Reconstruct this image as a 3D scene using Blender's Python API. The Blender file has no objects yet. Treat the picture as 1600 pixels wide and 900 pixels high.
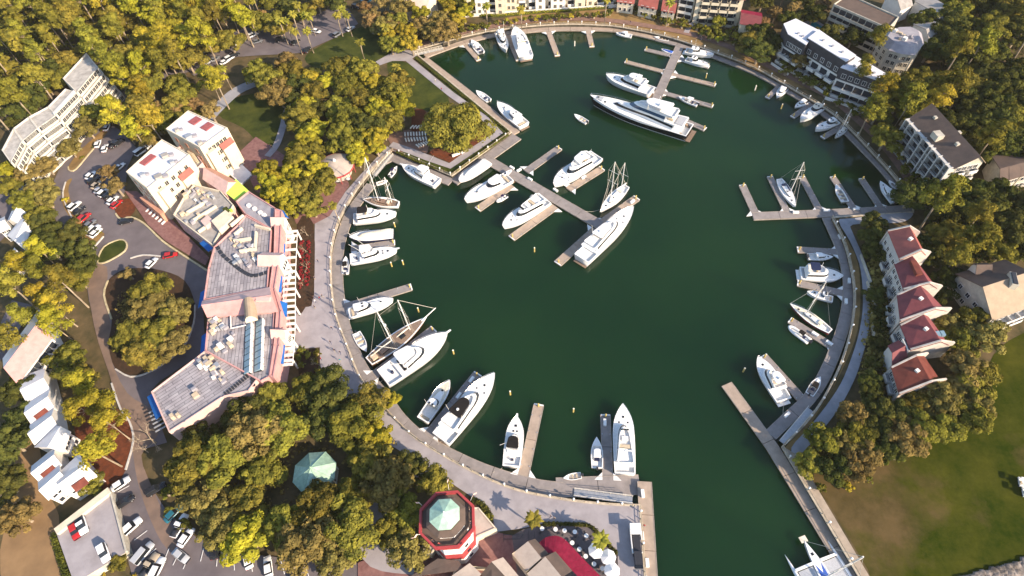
import bpy, bmesh, math, random
import numpy as np
from mathutils import Vector, Matrix
from mathutils.geometry import tessellate_polygon
random.seed(7)
R = math.radians
S = bpy.context.scene
COL = S.collection
# ------------------------------------------------------------------ camera
CAM_H, F_PX, TILT, ROLL = 145.0, 944.3, 0.634, -0.075
def _cam_axes():
    f = Vector((0, math.sin(TILT), -math.cos(TILT))); u = Vector((0, math.cos(TILT), math.sin(TILT))); x = Vector((1, 0, 0))
    c, s = math.cos(ROLL), math.sin(ROLL)
    return c*x + s*u, -s*x + c*u, f
CX, CU, CF = _cam_axes()
cam_data = bpy.data.cameras.new('camera'); cam = bpy.data.objects.new('camera', cam_data); COL.objects.link(cam)
cam_data.sensor_width = 36.0; cam_data.lens = 36.0*F_PX/1600.0; cam_data.clip_start = 1.0; cam_data.clip_end = 20000.0
cam.matrix_world = Matrix(((CX.x, CU.x, -CF.x, 0), (CX.y, CU.y, -CF.y, 0), (CX.z, CU.z, -CF.z, CAM_H), (0, 0, 0, 1)))
S.camera = cam
# ------------------------------------------------------------------ sky, sun, exposure
SUN_AZ = math.atan2(-0.62, 0.78)        # direction towards the sun on the ground plane
SUN_EL = R(27)
world = bpy.data.worlds.new('World'); S.world = world; world.use_nodes = True
wn = world.node_tree.nodes; wl = world.node_tree.links
bg = wn['Background']; sky = wn.new('ShaderNodeTexSky'); sky.sky_type = 'NISHITA'; sky.sun_disc = False
sky.sun_elevation = SUN_EL; sky.sun_rotation = math.pi/2 - SUN_AZ
sky.air_density = 1.0; sky.dust_density = 0.7; sky.ozone_density = 1.0
wl.new(sky.outputs[0], bg.inputs[0]); bg.inputs[1].default_value = 0.15
sun_d = bpy.data.lights.new('sun', 'SUN'); sun = bpy.data.objects.new('sun', sun_d); COL.objects.link(sun)
sun_d.energy = 5.0; sun_d.angle = R(0.6); sun_d.color = (1.0, 0.82, 0.62)
sdir = Vector((math.cos(SUN_AZ)*math.cos(SUN_EL), math.sin(SUN_AZ)*math.cos(SUN_EL), math.sin(SUN_EL)))
sun.rotation_euler = sdir.to_track_quat('Z', 'Y').to_euler(); sun.location = sdir*400
S.view_settings.view_transform = 'Standard'; S.view_settings.look = 'None'; S.view_settings.gamma = 1.0
S.view_settings.exposure = 0.90
S.render.engine = 'CYCLES'
S.cycles.max_bounces = 5; S.cycles.diffuse_bounces = 3; S.cycles.glossy_bounces = 3; S.cycles.transmission_bounces = 3
S.cycles.use_denoising = True; S.cycles.volume_bounces = 0
S.cycles.sample_clamp_indirect = 6.0

# ------------------------------------------------------------------ helpers
def P(px, py, z=0.0):
    """photo pixel (1600x900) -> world point on the level plane z"""
    d = CF + CX*((px-800)/F_PX) - CU*((py-450)/F_PX)
    t = (z-CAM_H)/d.z
    return Vector((d.x*t, d.y*t, z))
def PX(p):
    v = Vector(p) - Vector((0, 0, CAM_H)); w = v.dot(CF)
    return 800+F_PX*v.dot(CX)/w, 450-F_PX*v.dot(CU)/w
def catmull(pts, n=4, closed=False):
    pts = [Vector(p) for p in pts]; out = []; L = len(pts)
    for i in range(L if closed else L-1):
        if closed: a, b, c, d = (pts[(i+k) % L] for k in (-1, 0, 1, 2))
        else: a, b, c, d = pts[max(i-1, 0)], pts[i], pts[i+1], pts[min(i+2, L-1)]
        for k in range(n):
            t = k/n
            out.append(0.5*((2*b) + (c-a)*t + (2*a-5*b+4*c-d)*t*t + (3*b-a-3*c+d)*t**3))
    if not closed: out.append(pts[-1])
    return out
def pxs(l, z=0.0): return [P(x, y, z) for x, y in l]
def inpoly(x, y, poly):
    r = False; j = len(poly)-1
    for i in range(len(poly)):
        xi, yi = poly[i][0], poly[i][1]; xj, yj = poly[j][0], poly[j][1]
        if (yi > y) != (yj > y) and x < (xj-xi)*(y-yi)/(yj-yi)+xi: r = not r
        j = i
    return r
# ------------------------------------------------------------------ materials
MAT = {}
def mat(name, col, rough=0.8, var=0.15, scale=1.0, col2=None, metal=0.0, bump=0.0, detail=4.0, spec=0.5, vscale=None, rand=0.0, emit=None):
    if name in MAT: return MAT[name]
    m = bpy.data.materials.new(name); m.use_nodes = True; nt = m.node_tree; n = nt.nodes; l = nt.links
    b = n['Principled BSDF']; b.inputs['Roughness'].default_value = rough; b.inputs['Metallic'].default_value = metal
    b.inputs['Specular IOR Level'].default_value = spec if rough < .8 else .08
    c2 = col2 or tuple(max(0, c*(1-2*var)) for c in col)
    c1 = col if col2 else tuple(min(1, c*(1+var)) for c in col)
    if var > 0 or col2:
        geo = n.new('ShaderNodeNewGeometry'); nz = n.new('ShaderNodeTexNoise')
        nz.inputs['Scale'].default_value = scale; nz.inputs['Detail'].default_value = detail; nz.inputs['Roughness'].default_value = 0.62
        if vscale:
            mp = n.new('ShaderNodeMapping'); mp.inputs['Scale'].default_value = vscale; l.new(geo.outputs['Position'], mp.inputs[0]); l.new(mp.outputs[0], nz.inputs['Vector'])
        else: l.new(geo.outputs['Position'], nz.inputs['Vector'])
        rp = n.new('ShaderNodeValToRGB'); rp.color_ramp.elements[0].position = 0.33; rp.color_ramp.elements[1].position = 0.67
        rp.color_ramp.elements[0].color = (*c2, 1); rp.color_ramp.elements[1].color = (*c1, 1)
        l.new(nz.outputs[0], rp.inputs[0]); out = rp.outputs[0]
        if rand:
            oi = n.new('ShaderNodeObjectInfo'); hs = n.new('ShaderNodeHueSaturation'); mr = n.new('ShaderNodeMapRange')
            mr.inputs[3].default_value = 1-rand; mr.inputs[4].default_value = 1+rand
            l.new(oi.outputs['Random'], mr.inputs[0]); l.new(mr.outputs[0], hs.inputs['Value']); l.new(out, hs.inputs['Color']); out = hs.outputs[0]
        l.new(out, b.inputs['Base Color'])
        if bump:
            bp = n.new('ShaderNodeBump'); bp.inputs['Strength'].default_value = bump; bp.inputs['Distance'].default_value = 0.1
            l.new(nz.outputs[0], bp.inputs['Height']); l.new(bp.outputs[0], b.inputs['Normal'])
    else: b.inputs['Base Color'].default_value = (*col, 1)
    MAT[name] = m
    return m
# ------------------------------------------------------------------ mesh building
class MB:
    def __init__(s): s.v = []; s.f = []; s.m = []
    def add(s, vs, fs, mi=0):
        o = len(s.v); s.v += [tuple(p) for p in vs]; s.f += [tuple(i+o for i in f) for f in fs]; s.m += [mi]*len(fs); return s
    def box(s, x0, x1, y0, y1, z0, z1, mi=0):
        return s.add([(x0,y0,z0),(x1,y0,z0),(x1,y1,z0),(x0,y1,z0),(x0,y0,z1),(x1,y0,z1),(x1,y1,z1),(x0,y1,z1)],
                     [(0,3,2,1),(4,5,6,7),(0,1,5,4),(1,2,6,5),(2,3,7,6),(3,0,4,7)], mi)
    def obox(s, a, b, w, z0, z1, mi=0):
        """box along a->b on plan, width w"""
        a = Vector(a[:2]); b = Vector(b[:2]); d = (b-a).normalized(); n = Vector((-d.y, d.x))*w/2
        q = [a-n, b-n, b+n, a+n]
        return s.prism([(p.x, p.y) for p in q], z0, z1, mi)
    def prism(s, poly, z0, z1, mi=0, top=True, bottom=False, tmi=None, sides=True):
        n = len(poly); ar = sum(poly[i][0]*poly[(i+1)%n][1]-poly[(i+1)%n][0]*poly[i][1] for i in range(n))
        if ar < 0: poly = list(reversed(poly))
        vs = [(p[0],p[1],z0) for p in poly]+[(p[0],p[1],z1) for p in poly]
        if sides: s.add(vs, [(i,(i+1)%n,n+(i+1)%n,n+i) for i in range(n)], mi)
        if top or bottom:
            if n <= 4: tr = [tuple(range(n))]
            else: tr = [t for t in tessellate_polygon([[Vector((p[0],p[1],0)) for p in poly]])]
            def up(t):
                a, b, c = (Vector(poly[k][:2]) for k in t[:3])
                return t if (b-a).cross(c-a) > 0 else tuple(reversed(t))
            tr = [up(t) for t in tr]
            if top: s.add([(p[0],p[1],z1) for p in poly], tr, mi if tmi is None else tmi)
            if bottom: s.add([(p[0],p[1],z0) for p in poly], [tuple(reversed(t)) for t in tr], mi)
        return s
    def loft(s, rings, mi=0, cap0=False, cap1=False, closed=True):
        n = len(rings[0]); o = []
        vs = [p for r in rings for p in r]; fs = []
        for k in range(len(rings)-1):
            for i in range(n if closed else n-1):
                j = (i+1) % n; fs.append((k*n+i, k*n+j, (k+1)*n+j, (k+1)*n+i))
        if cap0: fs.append(tuple(reversed(range(n))))
        if cap1: fs.append(tuple(range((len(rings)-1)*n, len(rings)*n)))
        return s.add(vs, fs, mi)
    def cyl(s, x, y, z0, z1, r0, r1=None, n=8, mi=0, cap=True, ph=0):
        r1 = r0 if r1 is None else r1
        rg = lambda r, z: [(x+r*math.cos(2*math.pi*i/n+ph), y+r*math.sin(2*math.pi*i/n+ph), z) for i in range(n)]
        return s.loft([rg(r0,z0), rg(max(r1,1e-3),z1)], mi, False, cap)
    def tube(s, pts, r, n=5, mi=0):
        pts = [Vector(p) for p in pts]; rings = []
        rr = r if isinstance(r, (list, tuple)) else [r]*len(pts)
        for i, p in enumerate(pts):
            d = (pts[min(i+1,len(pts)-1)]-pts[max(i-1,0)]).normalized()
            a = d.cross(Vector((0,0,1)));
            if a.length < 1e-3: a = d.cross(Vector((1,0,0)))
            a.normalize(); b = d.cross(a)
            rings.append([p+(a*math.cos(2*math.pi*k/n)+b*math.sin(2*math.pi*k/n))*rr[i] for k in range(n)])
        return s.loft(rings, mi, True, True)
    def ball(s, c, rx, ry, rz, mi=0, n=8, m=5):
        rings = []
        for j in range(m+1):
            a = -math.pi/2+math.pi*j/m
            rings.append([(c[0]+rx*max(math.cos(a),1e-3)*math.cos(2*math.pi*i/n), c[1]+ry*max(math.cos(a),1e-3)*math.sin(2*math.pi*i/n), c[2]+rz*math.sin(a)) for i in range(n)])
        return s.loft(rings, mi, True, True)
    def strip(s, pts, w, z, mi=0, h=None):
        """flat ribbon of width w (m) along pts (world xy)"""
        L = []; Rr = []
        for i, p in enumerate(pts):
            d = (Vector(pts[min(i+1,len(pts)-1)][:2])-Vector(pts[max(i-1,0)][:2])).normalized(); nn = Vector((-d.y,d.x))*w/2
            q = Vector(p[:2]); L.append(q+nn); Rr.append(q-nn)
        if h is None:
            n = len(pts)
            return s.add([(p.x,p.y,z) for p in Rr]+[(p.x,p.y,z) for p in L], [(i,i+1,n+i+1,n+i) for i in range(n-1)], mi)
        return s.loft([[(a.x,a.y,z-h),(a.x,a.y,z),(b.x,b.y,z),(b.x,b.y,z-h)] for a, b in zip(Rr, L)], mi, True, True)
    def mesh(s, name, mats, smooth=False):
        me = bpy.data.meshes.new(name); me.from_pydata(s.v, [], s.f)
        for m in (mats if isinstance(mats, (list, tuple)) else [mats]): me.materials.append(MAT[m] if isinstance(m, str) else m)
        if any(s.m): me.polygons.foreach_set('material_index', s.m)
        if smooth: me.polygons.foreach_set('use_smooth', [True]*len(s.f))
        me.update(); return me
    def build(s, name, mats, parent=None, smooth=False, loc=None):
        return link(name, s.mesh(name, mats, smooth), parent, loc)
def link(name, me, parent=None, loc=None, rz=0.0):
    o = bpy.data.objects.new(name, me); COL.objects.link(o)
    if parent is not None: o.parent = parent
    if loc is not None: o.location = loc
    if rz: o.rotation_euler.z = rz
    return o
def tag(o, label=None, cat=None, group=None, kind=None):
    if label: o['label'] = label
    if cat: o['category'] = cat
    if group: o['group'] = group
    if kind: o['kind'] = kind
    return o
def thing(name, label, cat, loc=(0,0,0), rz=0.0, group=None):
    o = bpy.data.objects.new(name, None); COL.objects.link(o); o.location = loc; o.rotation_euler.z = rz
    o.empty_display_size = 0.5
    return tag(o, label, cat, group)
KIDS = {}
def copy_tree(root, loc=None, rz=None, label=None, group=None, scale=None):
    def rec(o, par):
        c = o.copy(); COL.objects.link(c)
        if par is not None: c.parent = par
        for ch in o.children: rec(ch, c)
        return c
    c = rec(root, None)
    if loc is not None: c.location = loc
    if rz is not None: c.rotation_euler.z = rz
    if scale is not None: c.scale = (scale,)*3 if not isinstance(scale, (tuple, list)) else scale
    if label: c['label'] = label
    if group: c['group'] = group
    return c
def struct(name, mb, mats, smooth=False, parent=None):
    o = mb.build(name, mats, parent, smooth)
    if parent is None: o['kind'] = 'structure'
    return o
_z = [0.0]
def sheet(name, pts, m, z=None, px=True, parent=None):
    if z is None: _z[0] += 0.012; z = 0.02+_z[0]
    pl = [(P(a, b).x, P(a, b).y) for a, b in pts] if px else [(p[0], p[1]) for p in pts]
    return struct(name, MB().prism(pl, z-0.01, z, sides=False), m, parent=parent)
# ------------------------------------------------------------------ materials of the setting
mat('forest_floor', (0.15,0.105,0.055), 0.95, scale=0.2, col2=(0.055,0.05,0.022), detail=10)
mat('concrete', (0.375,0.342,0.35), 0.85, scale=0.25, col2=(0.275,0.25,0.258), detail=11)
mat('brick_paving', (0.27,0.145,0.13), 0.85, scale=0.8, col2=(0.18,0.09,0.085), detail=8)
mat('asphalt', (0.178,0.153,0.158), 0.9, scale=0.13, col2=(0.122,0.104,0.110), detail=10)
mat('old_asphalt', (0.24,0.165,0.125), 0.9, scale=0.2, col2=(0.15,0.11,0.09), detail=9)
mat('grass', (0.075,0.082,0.016), 0.95, scale=0.16, col2=(0.022,0.035,0.008), detail=10)
mat('dry_grass', (0.30,0.19,0.075), 0.95, scale=0.2, col2=(0.17,0.11,0.05), detail=9)
mat('sand', (0.32,0.20,0.10), 0.95, scale=0.12, col2=(0.20,0.125,0.065), detail=10)
mat('mulch', (0.17,0.05,0.022), 0.95, scale=0.9, col2=(0.09,0.033,0.018), detail=8)
mat('dark_mulch', (0.07,0.04,0.025), 0.95, scale=0.9, col2=(0.04,0.028,0.018), detail=8)
mat('kerb', (0.50,0.42,0.26), 0.8, var=0.12, scale=1)
mat('white_kerb', (0.55,0.52,0.48), 0.8, var=0.12, scale=1)
mat('wall_cap', (0.50,0.43,0.33), 0.8, var=0.15, scale=0.7)
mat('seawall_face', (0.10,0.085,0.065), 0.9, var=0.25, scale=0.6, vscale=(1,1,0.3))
mat('white_paint', (0.80,0.79,0.76), 0.6, var=0.04, scale=2)
mat('grey_path', (0.35,0.345,0.37), 0.85, scale=0.4, col2=(0.27,0.27,0.29), detail=9)
mat('brick_path', (0.27,0.16,0.12), 0.85, scale=0.5, col2=(0.18,0.11,0.085), detail=8)
mat('timber_walk', (0.42,0.34,0.26), 0.85, scale=0.6, col2=(0.29,0.235,0.185), detail=8)
mat('patio_paving', (0.16,0.135,0.135), 0.85, scale=0.7, col2=(0.11,0.095,0.10), detail=9)
mat('rock', (0.26,0.22,0.19), 0.9, var=0.3, scale=0.7)
def golf_mat():
    m = bpy.data.materials.new('golf_grass'); m.use_nodes = True; nt = m.node_tree; n = nt.nodes; l = nt.links; b = n['Principled BSDF']; b.inputs['Roughness'].default_value = 1.0; b.inputs['Specular IOR Level'].default_value = 0.0
    geo = n.new('ShaderNodeNewGeometry')
    def noise(s, d, r=.6):
        z = n.new('ShaderNodeTexNoise'); z.inputs['Scale'].default_value = s; z.inputs['Detail'].default_value = d; z.inputs['Roughness'].default_value = r; l.new(geo.outputs['Position'], z.inputs['Vector']); return z.outputs[0]
    def ramp(src, a, b_, ca, cb):
        r = n.new('ShaderNodeValToRGB'); r.color_ramp.elements[0].position = a; r.color_ramp.elements[1].position = b_; r.color_ramp.elements[0].color = (*ca,1); r.color_ramp.elements[1].color = (*cb,1); l.new(src, r.inputs[0]); return r.outputs[0]
    green = ramp(noise(.09,14,.78), .36, .66, (0.020,0.034,0.003), (0.072,0.070,0.010)); dry = ramp(noise(.12,12,.75), .3, .7, (0.055,0.044,0.015), (0.135,0.09,0.04))
    c = P(1320,765); sub = n.new('ShaderNodeVectorMath'); sub.operation = 'DISTANCE'; sub.inputs[1].default_value = (c.x,c.y,0); l.new(geo.outputs['Position'], sub.inputs[0])
    mr = n.new('ShaderNodeMapRange'); mr.inputs[1].default_value = 4; mr.inputs[2].default_value = 26; mr.inputs[3].default_value = .22; mr.inputs[4].default_value = -.13; l.new(sub.outputs['Value'], mr.inputs[0])
    ad = n.new('ShaderNodeMath'); l.new(noise(.07,9,.65), ad.inputs[0]); l.new(mr.outputs[0], ad.inputs[1])
    k = ramp(ad.outputs[0], .46, .66, (0,0,0), (1,1,1)); mx = n.new('ShaderNodeMixRGB'); l.new(k, mx.inputs[0]); l.new(green, mx.inputs[1]); l.new(dry, mx.inputs[2]); l.new(mx.outputs[0], b.inputs['Base Color'])
    MAT['golf_grass'] = m
golf_mat()
def water_mat():
    m = bpy.data.materials.new('harbour_water'); m.use_nodes = True; nt = m.node_tree; n = nt.nodes; l = nt.links; b = n['Principled BSDF']
    b.subsurface_method = 'BURLEY'; b.inputs['Subsurface Weight'].default_value = 1.0; b.inputs['Subsurface Radius'].default_value = (1,1,1); b.inputs['Subsurface Scale'].default_value = 9.0
    b.inputs['Roughness'].default_value = 0.06; b.inputs['IOR'].default_value = 1.33; b.inputs['Specular IOR Level'].default_value = 0.5
    geo = n.new('ShaderNodeNewGeometry'); nz = n.new('ShaderNodeTexNoise'); nz.inputs['Scale'].default_value = 0.02; nz.inputs['Detail'].default_value = 6
    l.new(geo.outputs['Position'], nz.inputs['Vector'])
    rp = n.new('ShaderNodeValToRGB'); rp.color_ramp.elements[0].position = 0.3; rp.color_ramp.elements[1].position = 0.7
    rp.color_ramp.elements[0].color = (0.0032,0.0190,0.0060,1); rp.color_ramp.elements[1].color = (0.0085,0.0310,0.0085,1)
    l.new(nz.outputs[0], rp.inputs[0]); l.new(rp.outputs[0], b.inputs['Base Color'])
    n2 = n.new('ShaderNodeTexNoise'); n2.inputs['Scale'].default_value = 1.8; n2.inputs['Detail'].default_value = 5
    l.new(geo.outputs['Position'], n2.inputs['Vector'])
    bp = n.new('ShaderNodeBump'); bp.inputs['Strength'].default_value = 0.07; bp.inputs['Distance'].default_value = 0.12
    l.new(n2.outputs[0], bp.inputs['Height']); l.new(bp.outputs[0], b.inputs['Normal'])
    MAT['harbour_water'] = m
water_mat()
WZ = -1.7                                  # water level; quay level is 0
# ------------------------------------------------------------------ basin outline (land edge)
SW_A = [(1012,985),(1008,900),(1000,790)]
SW_B = [(1000,790),(953,788),(900,783),(840,773),(800,763),(760,747),(720,727),(673,700),(640,677),(605,642),(580,613),(560,585),(543,542),(527,500),(520,467),(517,433),(518,390),(528,350),(543,320),(562,290),(585,262),(614,235)]
SW_C = [(614,235),(706,275),(799,207),(645,80)]
SW_D = [(645,80),(700,64),(750,52),(786,46),(831,41),(885,38),(930,39),(967,42),(1033,55),(1100,76),(1167,101),(1200,117),(1243,142),(1300,177),(1333,207),(1367,243),(1400,280),(1427,318)]
SW_E = [(1427,332),(1300,340)]
SW_F = [(1300,340),(1314,368),(1324,395),(1333,438),(1335,473),(1330,513),(1317,560),(1300,598),(1280,633),(1257,663),(1222,698)]
SW_G = [(1222,698),(1342,900),(1396,985)]
wB = catmull(pxs(SW_B)); wD = catmull(pxs(SW_D)); wF = catmull(pxs(SW_F))
SEAWALL = pxs(SW_A)[:-1] + wB + pxs(SW_C)[1:-1] + wD + pxs(SW_E) + wF[1:] + pxs(SW_G)[1:]
def build_land():
    a, b = SEAWALL[0], SEAWALL[-1]
    poly = [(p.x, p.y) for p in SEAWALL] + [(b.x+25, -260), (4000,-260), (4000,5000), (-4000,5000), (-4000,-260), (a.x+6, -260)]
    struct('ground', MB().prism(poly, -0.05, 0.0, sides=False), 'forest_floor')
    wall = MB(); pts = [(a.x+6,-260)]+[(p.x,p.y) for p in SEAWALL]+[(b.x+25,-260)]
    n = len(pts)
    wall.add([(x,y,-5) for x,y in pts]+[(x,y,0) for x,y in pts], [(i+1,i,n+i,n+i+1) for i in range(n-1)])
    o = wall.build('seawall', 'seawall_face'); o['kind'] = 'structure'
    cap = MB(); cap.strip([Vector((x,y,0)) for x,y in pts], 0.55, 0.22, 0, 0.30)
    cap.build('coping', 'wall_cap', o)
    w = MB().add([(-700,-1500,WZ),(900,-1500,WZ),(900,420,WZ),(-700,420,WZ)], [(0,1,2,3)])
    struct('water', w, 'harbour_water')
build_land()
dB = [(p.x,p.y) for p in wB]
# ------------------------------------------------------------------ ground cover
def px_of(l): return [(P(a,b).x,P(a,b).y) for a,b in l]
def wsheet(name, pts, m):
    _z[0] += 0.012; z = 0.02+_z[0]
    return struct(name, MB().prism(pts, z-0.01, z, sides=False), m)
def ribbon(name, l, w, m, smooth=True):
    _z[0] += 0.012; z = 0.02+_z[0]
    pts = catmull(pxs(l)) if smooth else pxs(l)
    return struct(name, MB().strip(pts, w, z), m)
def smooth_sheet(name, l, m): return wsheet(name, [(p.x,p.y) for p in catmull(pxs(l), 3, True)], m)
# lawns, bare earth
smooth_sheet('golf_lawn', [(1256,722),(1300,700),(1400,680),(1470,680),(1520,650),(1540,600),(1552,555),(1600,520),(1720,480),(1760,1000),(1424,1010),(1356,890),(1300,796)], 'golf_grass')
#smooth_sheet('bare_earth', [(1258,722),(1330,700),(1420,695),(1405,730),(1400,800),(1372,850),(1350,880),(1325,845),(1290,782)], 'dry_grass')
smooth_sheet('sand_strip', [(22,635),(45,640),(62,700),(72,760),(92,805),(92,850),(112,905),(120,960),(20,960),(0,860),(22,780)], 'sand')
smooth_sheet('verge', [(692,56),(760,36),(830,22),(960,14),(1010,12),(1075,40),(1105,60),(1160,70),(1200,98),(1290,140),(1240,135),(1160,100),(1060,62),(960,40),(830,37),(760,46)], 'dry_grass')
smooth_sheet('lawn_north', [(476,92),(500,72),(565,42),(598,58),(612,80),(590,96),(560,112),(500,108)], 'grass')
smooth_sheet('lawn_park', [(340,178),(375,150),(440,148),(455,165),(436,215),(425,248),(405,226),(380,200)], 'grass')
smooth_sheet('lawn_point', [(605,98),(640,100),(700,152),(690,172),(655,170),(620,140)], 'grass')
wsheet('lawn_strip', px_of([(648,86),(797,204),(788,208),(712,148),(640,84)]), 'grass')
smooth_sheet('lawn_east', [(1300,345),(1335,395),(1344,450),(1340,515),(1322,565),(1290,625),(1240,700),(1226,700),(1285,632),(1320,560),(1336,473),(1326,398)], 'dry_grass')
wsheet('point_bed', px_of([(618,237),(706,275),(799,207),(788,208),(705,264),(622,231)]), 'grass')
# promenade on the village side
prom = dB[::-1] + px_of([(1008,900),(1012,985),(968,985),(965,900),(965,862),(935,832),(918,820),(850,818),(815,826),(770,832),(765,800),(735,775),(690,745),(660,725),(600,690),(560,640),(520,600),(500,572),(500,543),(462,546),(462,488),(491,466),(492,350),(515,338),(540,300),(562,275),(605,229)])
# dB runs from (1000,790) to (614,235); reversed it runs from the point to the quay corner
wsheet('promenade', prom, 'concrete')
wsheet('brick_plaza', px_of([(372,240),(400,214),(440,240),(470,262),(520,262),(540,272),(546,290),(515,338),(492,350),(463,350),(455,330),(430,312),(400,300)]), 'brick_paving')
smooth_sheet('planting_bed', [(465,350),(490,350),(490,464),(478,480),(464,484)], 'dark_mulch')
wsheet('planting_bed_south', px_of([(463,548),(499,545),(499,574),(522,604),(470,610)]), 'dark_mulch')
smooth_sheet('mulch_glade', [(610,235),(640,205),(645,175),(662,172),(672,190),(655,210),(640,235)], 'mulch')
wsheet('stage_paving', px_of([(600,208),(640,203),(672,220),(668,240),(612,228)]), 'brick_path')
wsheet('mulch_bed', px_of([(668,240),(704,255),(770,208),(760,190),(735,215),(700,235),(680,232)]), 'mulch')
ribbon('point_path', [(611,226),(640,236),(668,247),(703,260),(741,234),(780,208),(757,185),(705,148),(634,90)], 2.9, 'concrete', False)
wsheet('landing', px_of([(587,97),(617,80),(645,79),(650,88),(640,96),(613,96),(593,103)]), 'concrete')
ribbon('north_path', [(640,77),(700,59),(760,44),(830,33),(900,30),(965,34),(1057,49),(1106,62),(1160,82),(1200,103),(1250,128),(1300,155),(1340,188),(1367,213),(1400,252),(1425,290)], 3.2, 'brick_path')
ribbon('spur_path', [(1072,52),(1077,42),(1085,36)], 2.2, 'concrete')
ribbon('park_path', [(418,245),(432,228),(442,200),(448,175),(458,158)], 2.6, 'concrete')
ribbon('hotel_path', [(322,190),(345,165),(372,142),(405,128)], 5.5, 'grey_path')
smooth_sheet('east_path', [(1310,346),(1327,377),(1342,413),(1347,450),(1347,487),(1340,527),(1327,567),(1313,600),(1290,635),(1262,670),(1236,700),(1246,714),(1283,674),(1312,636),(1333,597),(1344,567),(1356,520),(1358,480),(1356,440),(1347,400),(1332,365),(1332,352),(1380,350),(1410,348),(1425,338),(1415,333),(1330,342)], 'grey_path')
wsheet('channel_walk', px_of([(1224,699),(1246,712),(1357,900),(1412,985),(1398,985),(1344,900)]), 'timber_walk')
# streets and car parks
asph = [(168,192),(190,205),(214,232),(200,262),(196,300),(182,335),(190,344),(206,341),(228,352),(255,378),(328,424),(318,480),(322,548),(250,597),(236,612),(246,650),(262,692),(215,706),(238,762),(262,800),(310,842),(390,866),(480,876),(560,880),(560,985),(230,985),(205,890),(180,800),(177,748),(200,735),(210,690),(204,660),(190,640),(178,600),(166,560),(152,520),(140,470),(133,420),(118,395),(98,365),(84,335),(78,300),(92,268),(118,232),(148,192),(185,160)]
wsheet('street', px_of(asph), 'asphalt')
smooth_sheet('street_patch', [(138,425),(168,418),(166,470),(176,520),(174,560),(200,615),(236,640),(248,680),(222,712),(240,765),(262,812),(285,850),(262,858),(236,812),(216,752),(208,700),(206,670),(186,630),(170,580),(148,510)], 'old_asphalt')
ribbon('street_north', [(185,168),(200,150),(228,128),(290,108),(345,78),(390,58),(440,48)], 7.0, 'asphalt')
wsheet('car_park_north', px_of([(292,108),(304,120),(345,98),(372,90),(400,88),(470,84),(535,55),(560,38),(545,15),(520,12),(478,32),(440,46),(385,44),(340,62)]), 'asphalt')
ribbon('street_back', [(40,20),(88,12),(110,-12)], 9.0, 'grey_path')
wsheet('court', px_of([(0,290),(20,285),(45,305),(25,330),(10,370),(0,380)]), 'asphalt')
wsheet('court_south', px_of([(0,510),(20,470),(62,480),(40,500),(8,560),(0,565)]), 'asphalt')
wsheet('back_lane', px_of([(120,190),(150,165),(165,175),(110,235),(78,262),(30,285),(25,275),(70,250)]), 'asphalt')
smooth_sheet('oak_island', [(170,440),(164,463),(176,500),(171,540),(182,578),(205,590),(232,584),(262,566),(290,540),(304,506),(306,478),(290,440),(255,424),(218,420),(190,424)], 'dark_mulch')
smooth_sheet('green_island', [(154,408),(164,387),(188,376),(199,381),(196,394),(172,409),(158,413)], 'grass')
smooth_sheet('west_island', [(98,300),(106,284),(114,281),(108,300),(124,342),(158,362),(163,370),(140,391),(134,389),(118,352),(101,325)], 'dry_grass')
smooth_sheet('north_island', [(108,262),(125,238),(160,205),(178,184),(172,204),(142,240),(120,266),(109,268)], 'dry_grass')
smooth_sheet('corner_bed', [(183,335),(181,324),(190,315),(205,312),(213,325),(208,336),(196,343)], 'mulch')
wsheet('hotel_forecourt', px_of([(196,300),(210,320),(232,352),(260,378),(322,416),(328,404),(270,345),(215,300)]), 'brick_paving')
smooth_sheet('pine_bed', [(185,640),(205,660),(211,690),(198,735),(170,770),(130,720),(120,640)], 'mulch')
wsheet('lighthouse_plaza', px_of([(720,870),(740,790),(768,800),(775,832),(820,842),(820,985),(560,985),(560,880),(640,850)]), 'brick_paving')
wsheet('patio', px_of([(800,838),(818,828),(850,821),(917,823),(933,834),(963,865),(963,985),(820,985)]), 'patio_paving')
smooth_sheet('hedge_bed', [(735,778),(760,795),(768,815),(762,824),(748,806),(728,788)], 'dark_mulch')
smooth_sheet('rock_shore', [(1520,905),(1560,888),(1600,876),(1660,868),(1660,985),(1490,985)], 'rock')
ribbon('tree_walk', [(660,725),(625,750),(600,790),(575,830),(590,870),(650,880)], 5.0, 'concrete')
struct('pond', MB().prism(px_of([(-30,850),(0,855),(52,902),(80,960),(-60,960)]), -0.04, 0.03, sides=False), 'harbour_water')
# kerbs: a real step along the islands and the village front
KZ = _z[0]
def kerb(name, l, m='kerb', closed=False, sm=True, w=0.4):
    pts = catmull(pxs(l), 3, closed) if sm else pxs(l)
    if closed: pts.append(pts[0])
    struct(name, MB().strip(pts, w, KZ+0.14, 0, KZ+0.13), m)
kerb('kerb_green_island', [(154,408),(164,387),(188,376),(199,381),(196,394),(172,409),(158,413)], 'kerb', True)
kerb('kerb_village', [(182,335),(190,344),(206,341),(228,352),(255,378),(290,402),(326,425)], 'kerb', w=0.55)
kerb('kerb_oak_island', [(182,578),(205,590),(232,584),(262,566),(290,540),(304,506),(306,478)], 'white_kerb')
kerb('kerb_oak_island_west', [(170,440),(164,463),(176,500)], 'kerb', w=0.5)
kerb('kerb_west_island', [(104,286),(100,310),(118,350),(134,389),(145,390),(163,371)], 'white_kerb')
kerb('kerb_north_island', [(108,262),(110,268),(120,266),(142,240),(158,222)], 'kerb')
kerb('kerb_pine_bed', [(176,600),(190,640),(204,660),(210,690),(198,735)], 'white_kerb')
kerb('kerb_loop', [(205,405),(225,400),(252,402)], 'white_kerb')
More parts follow.
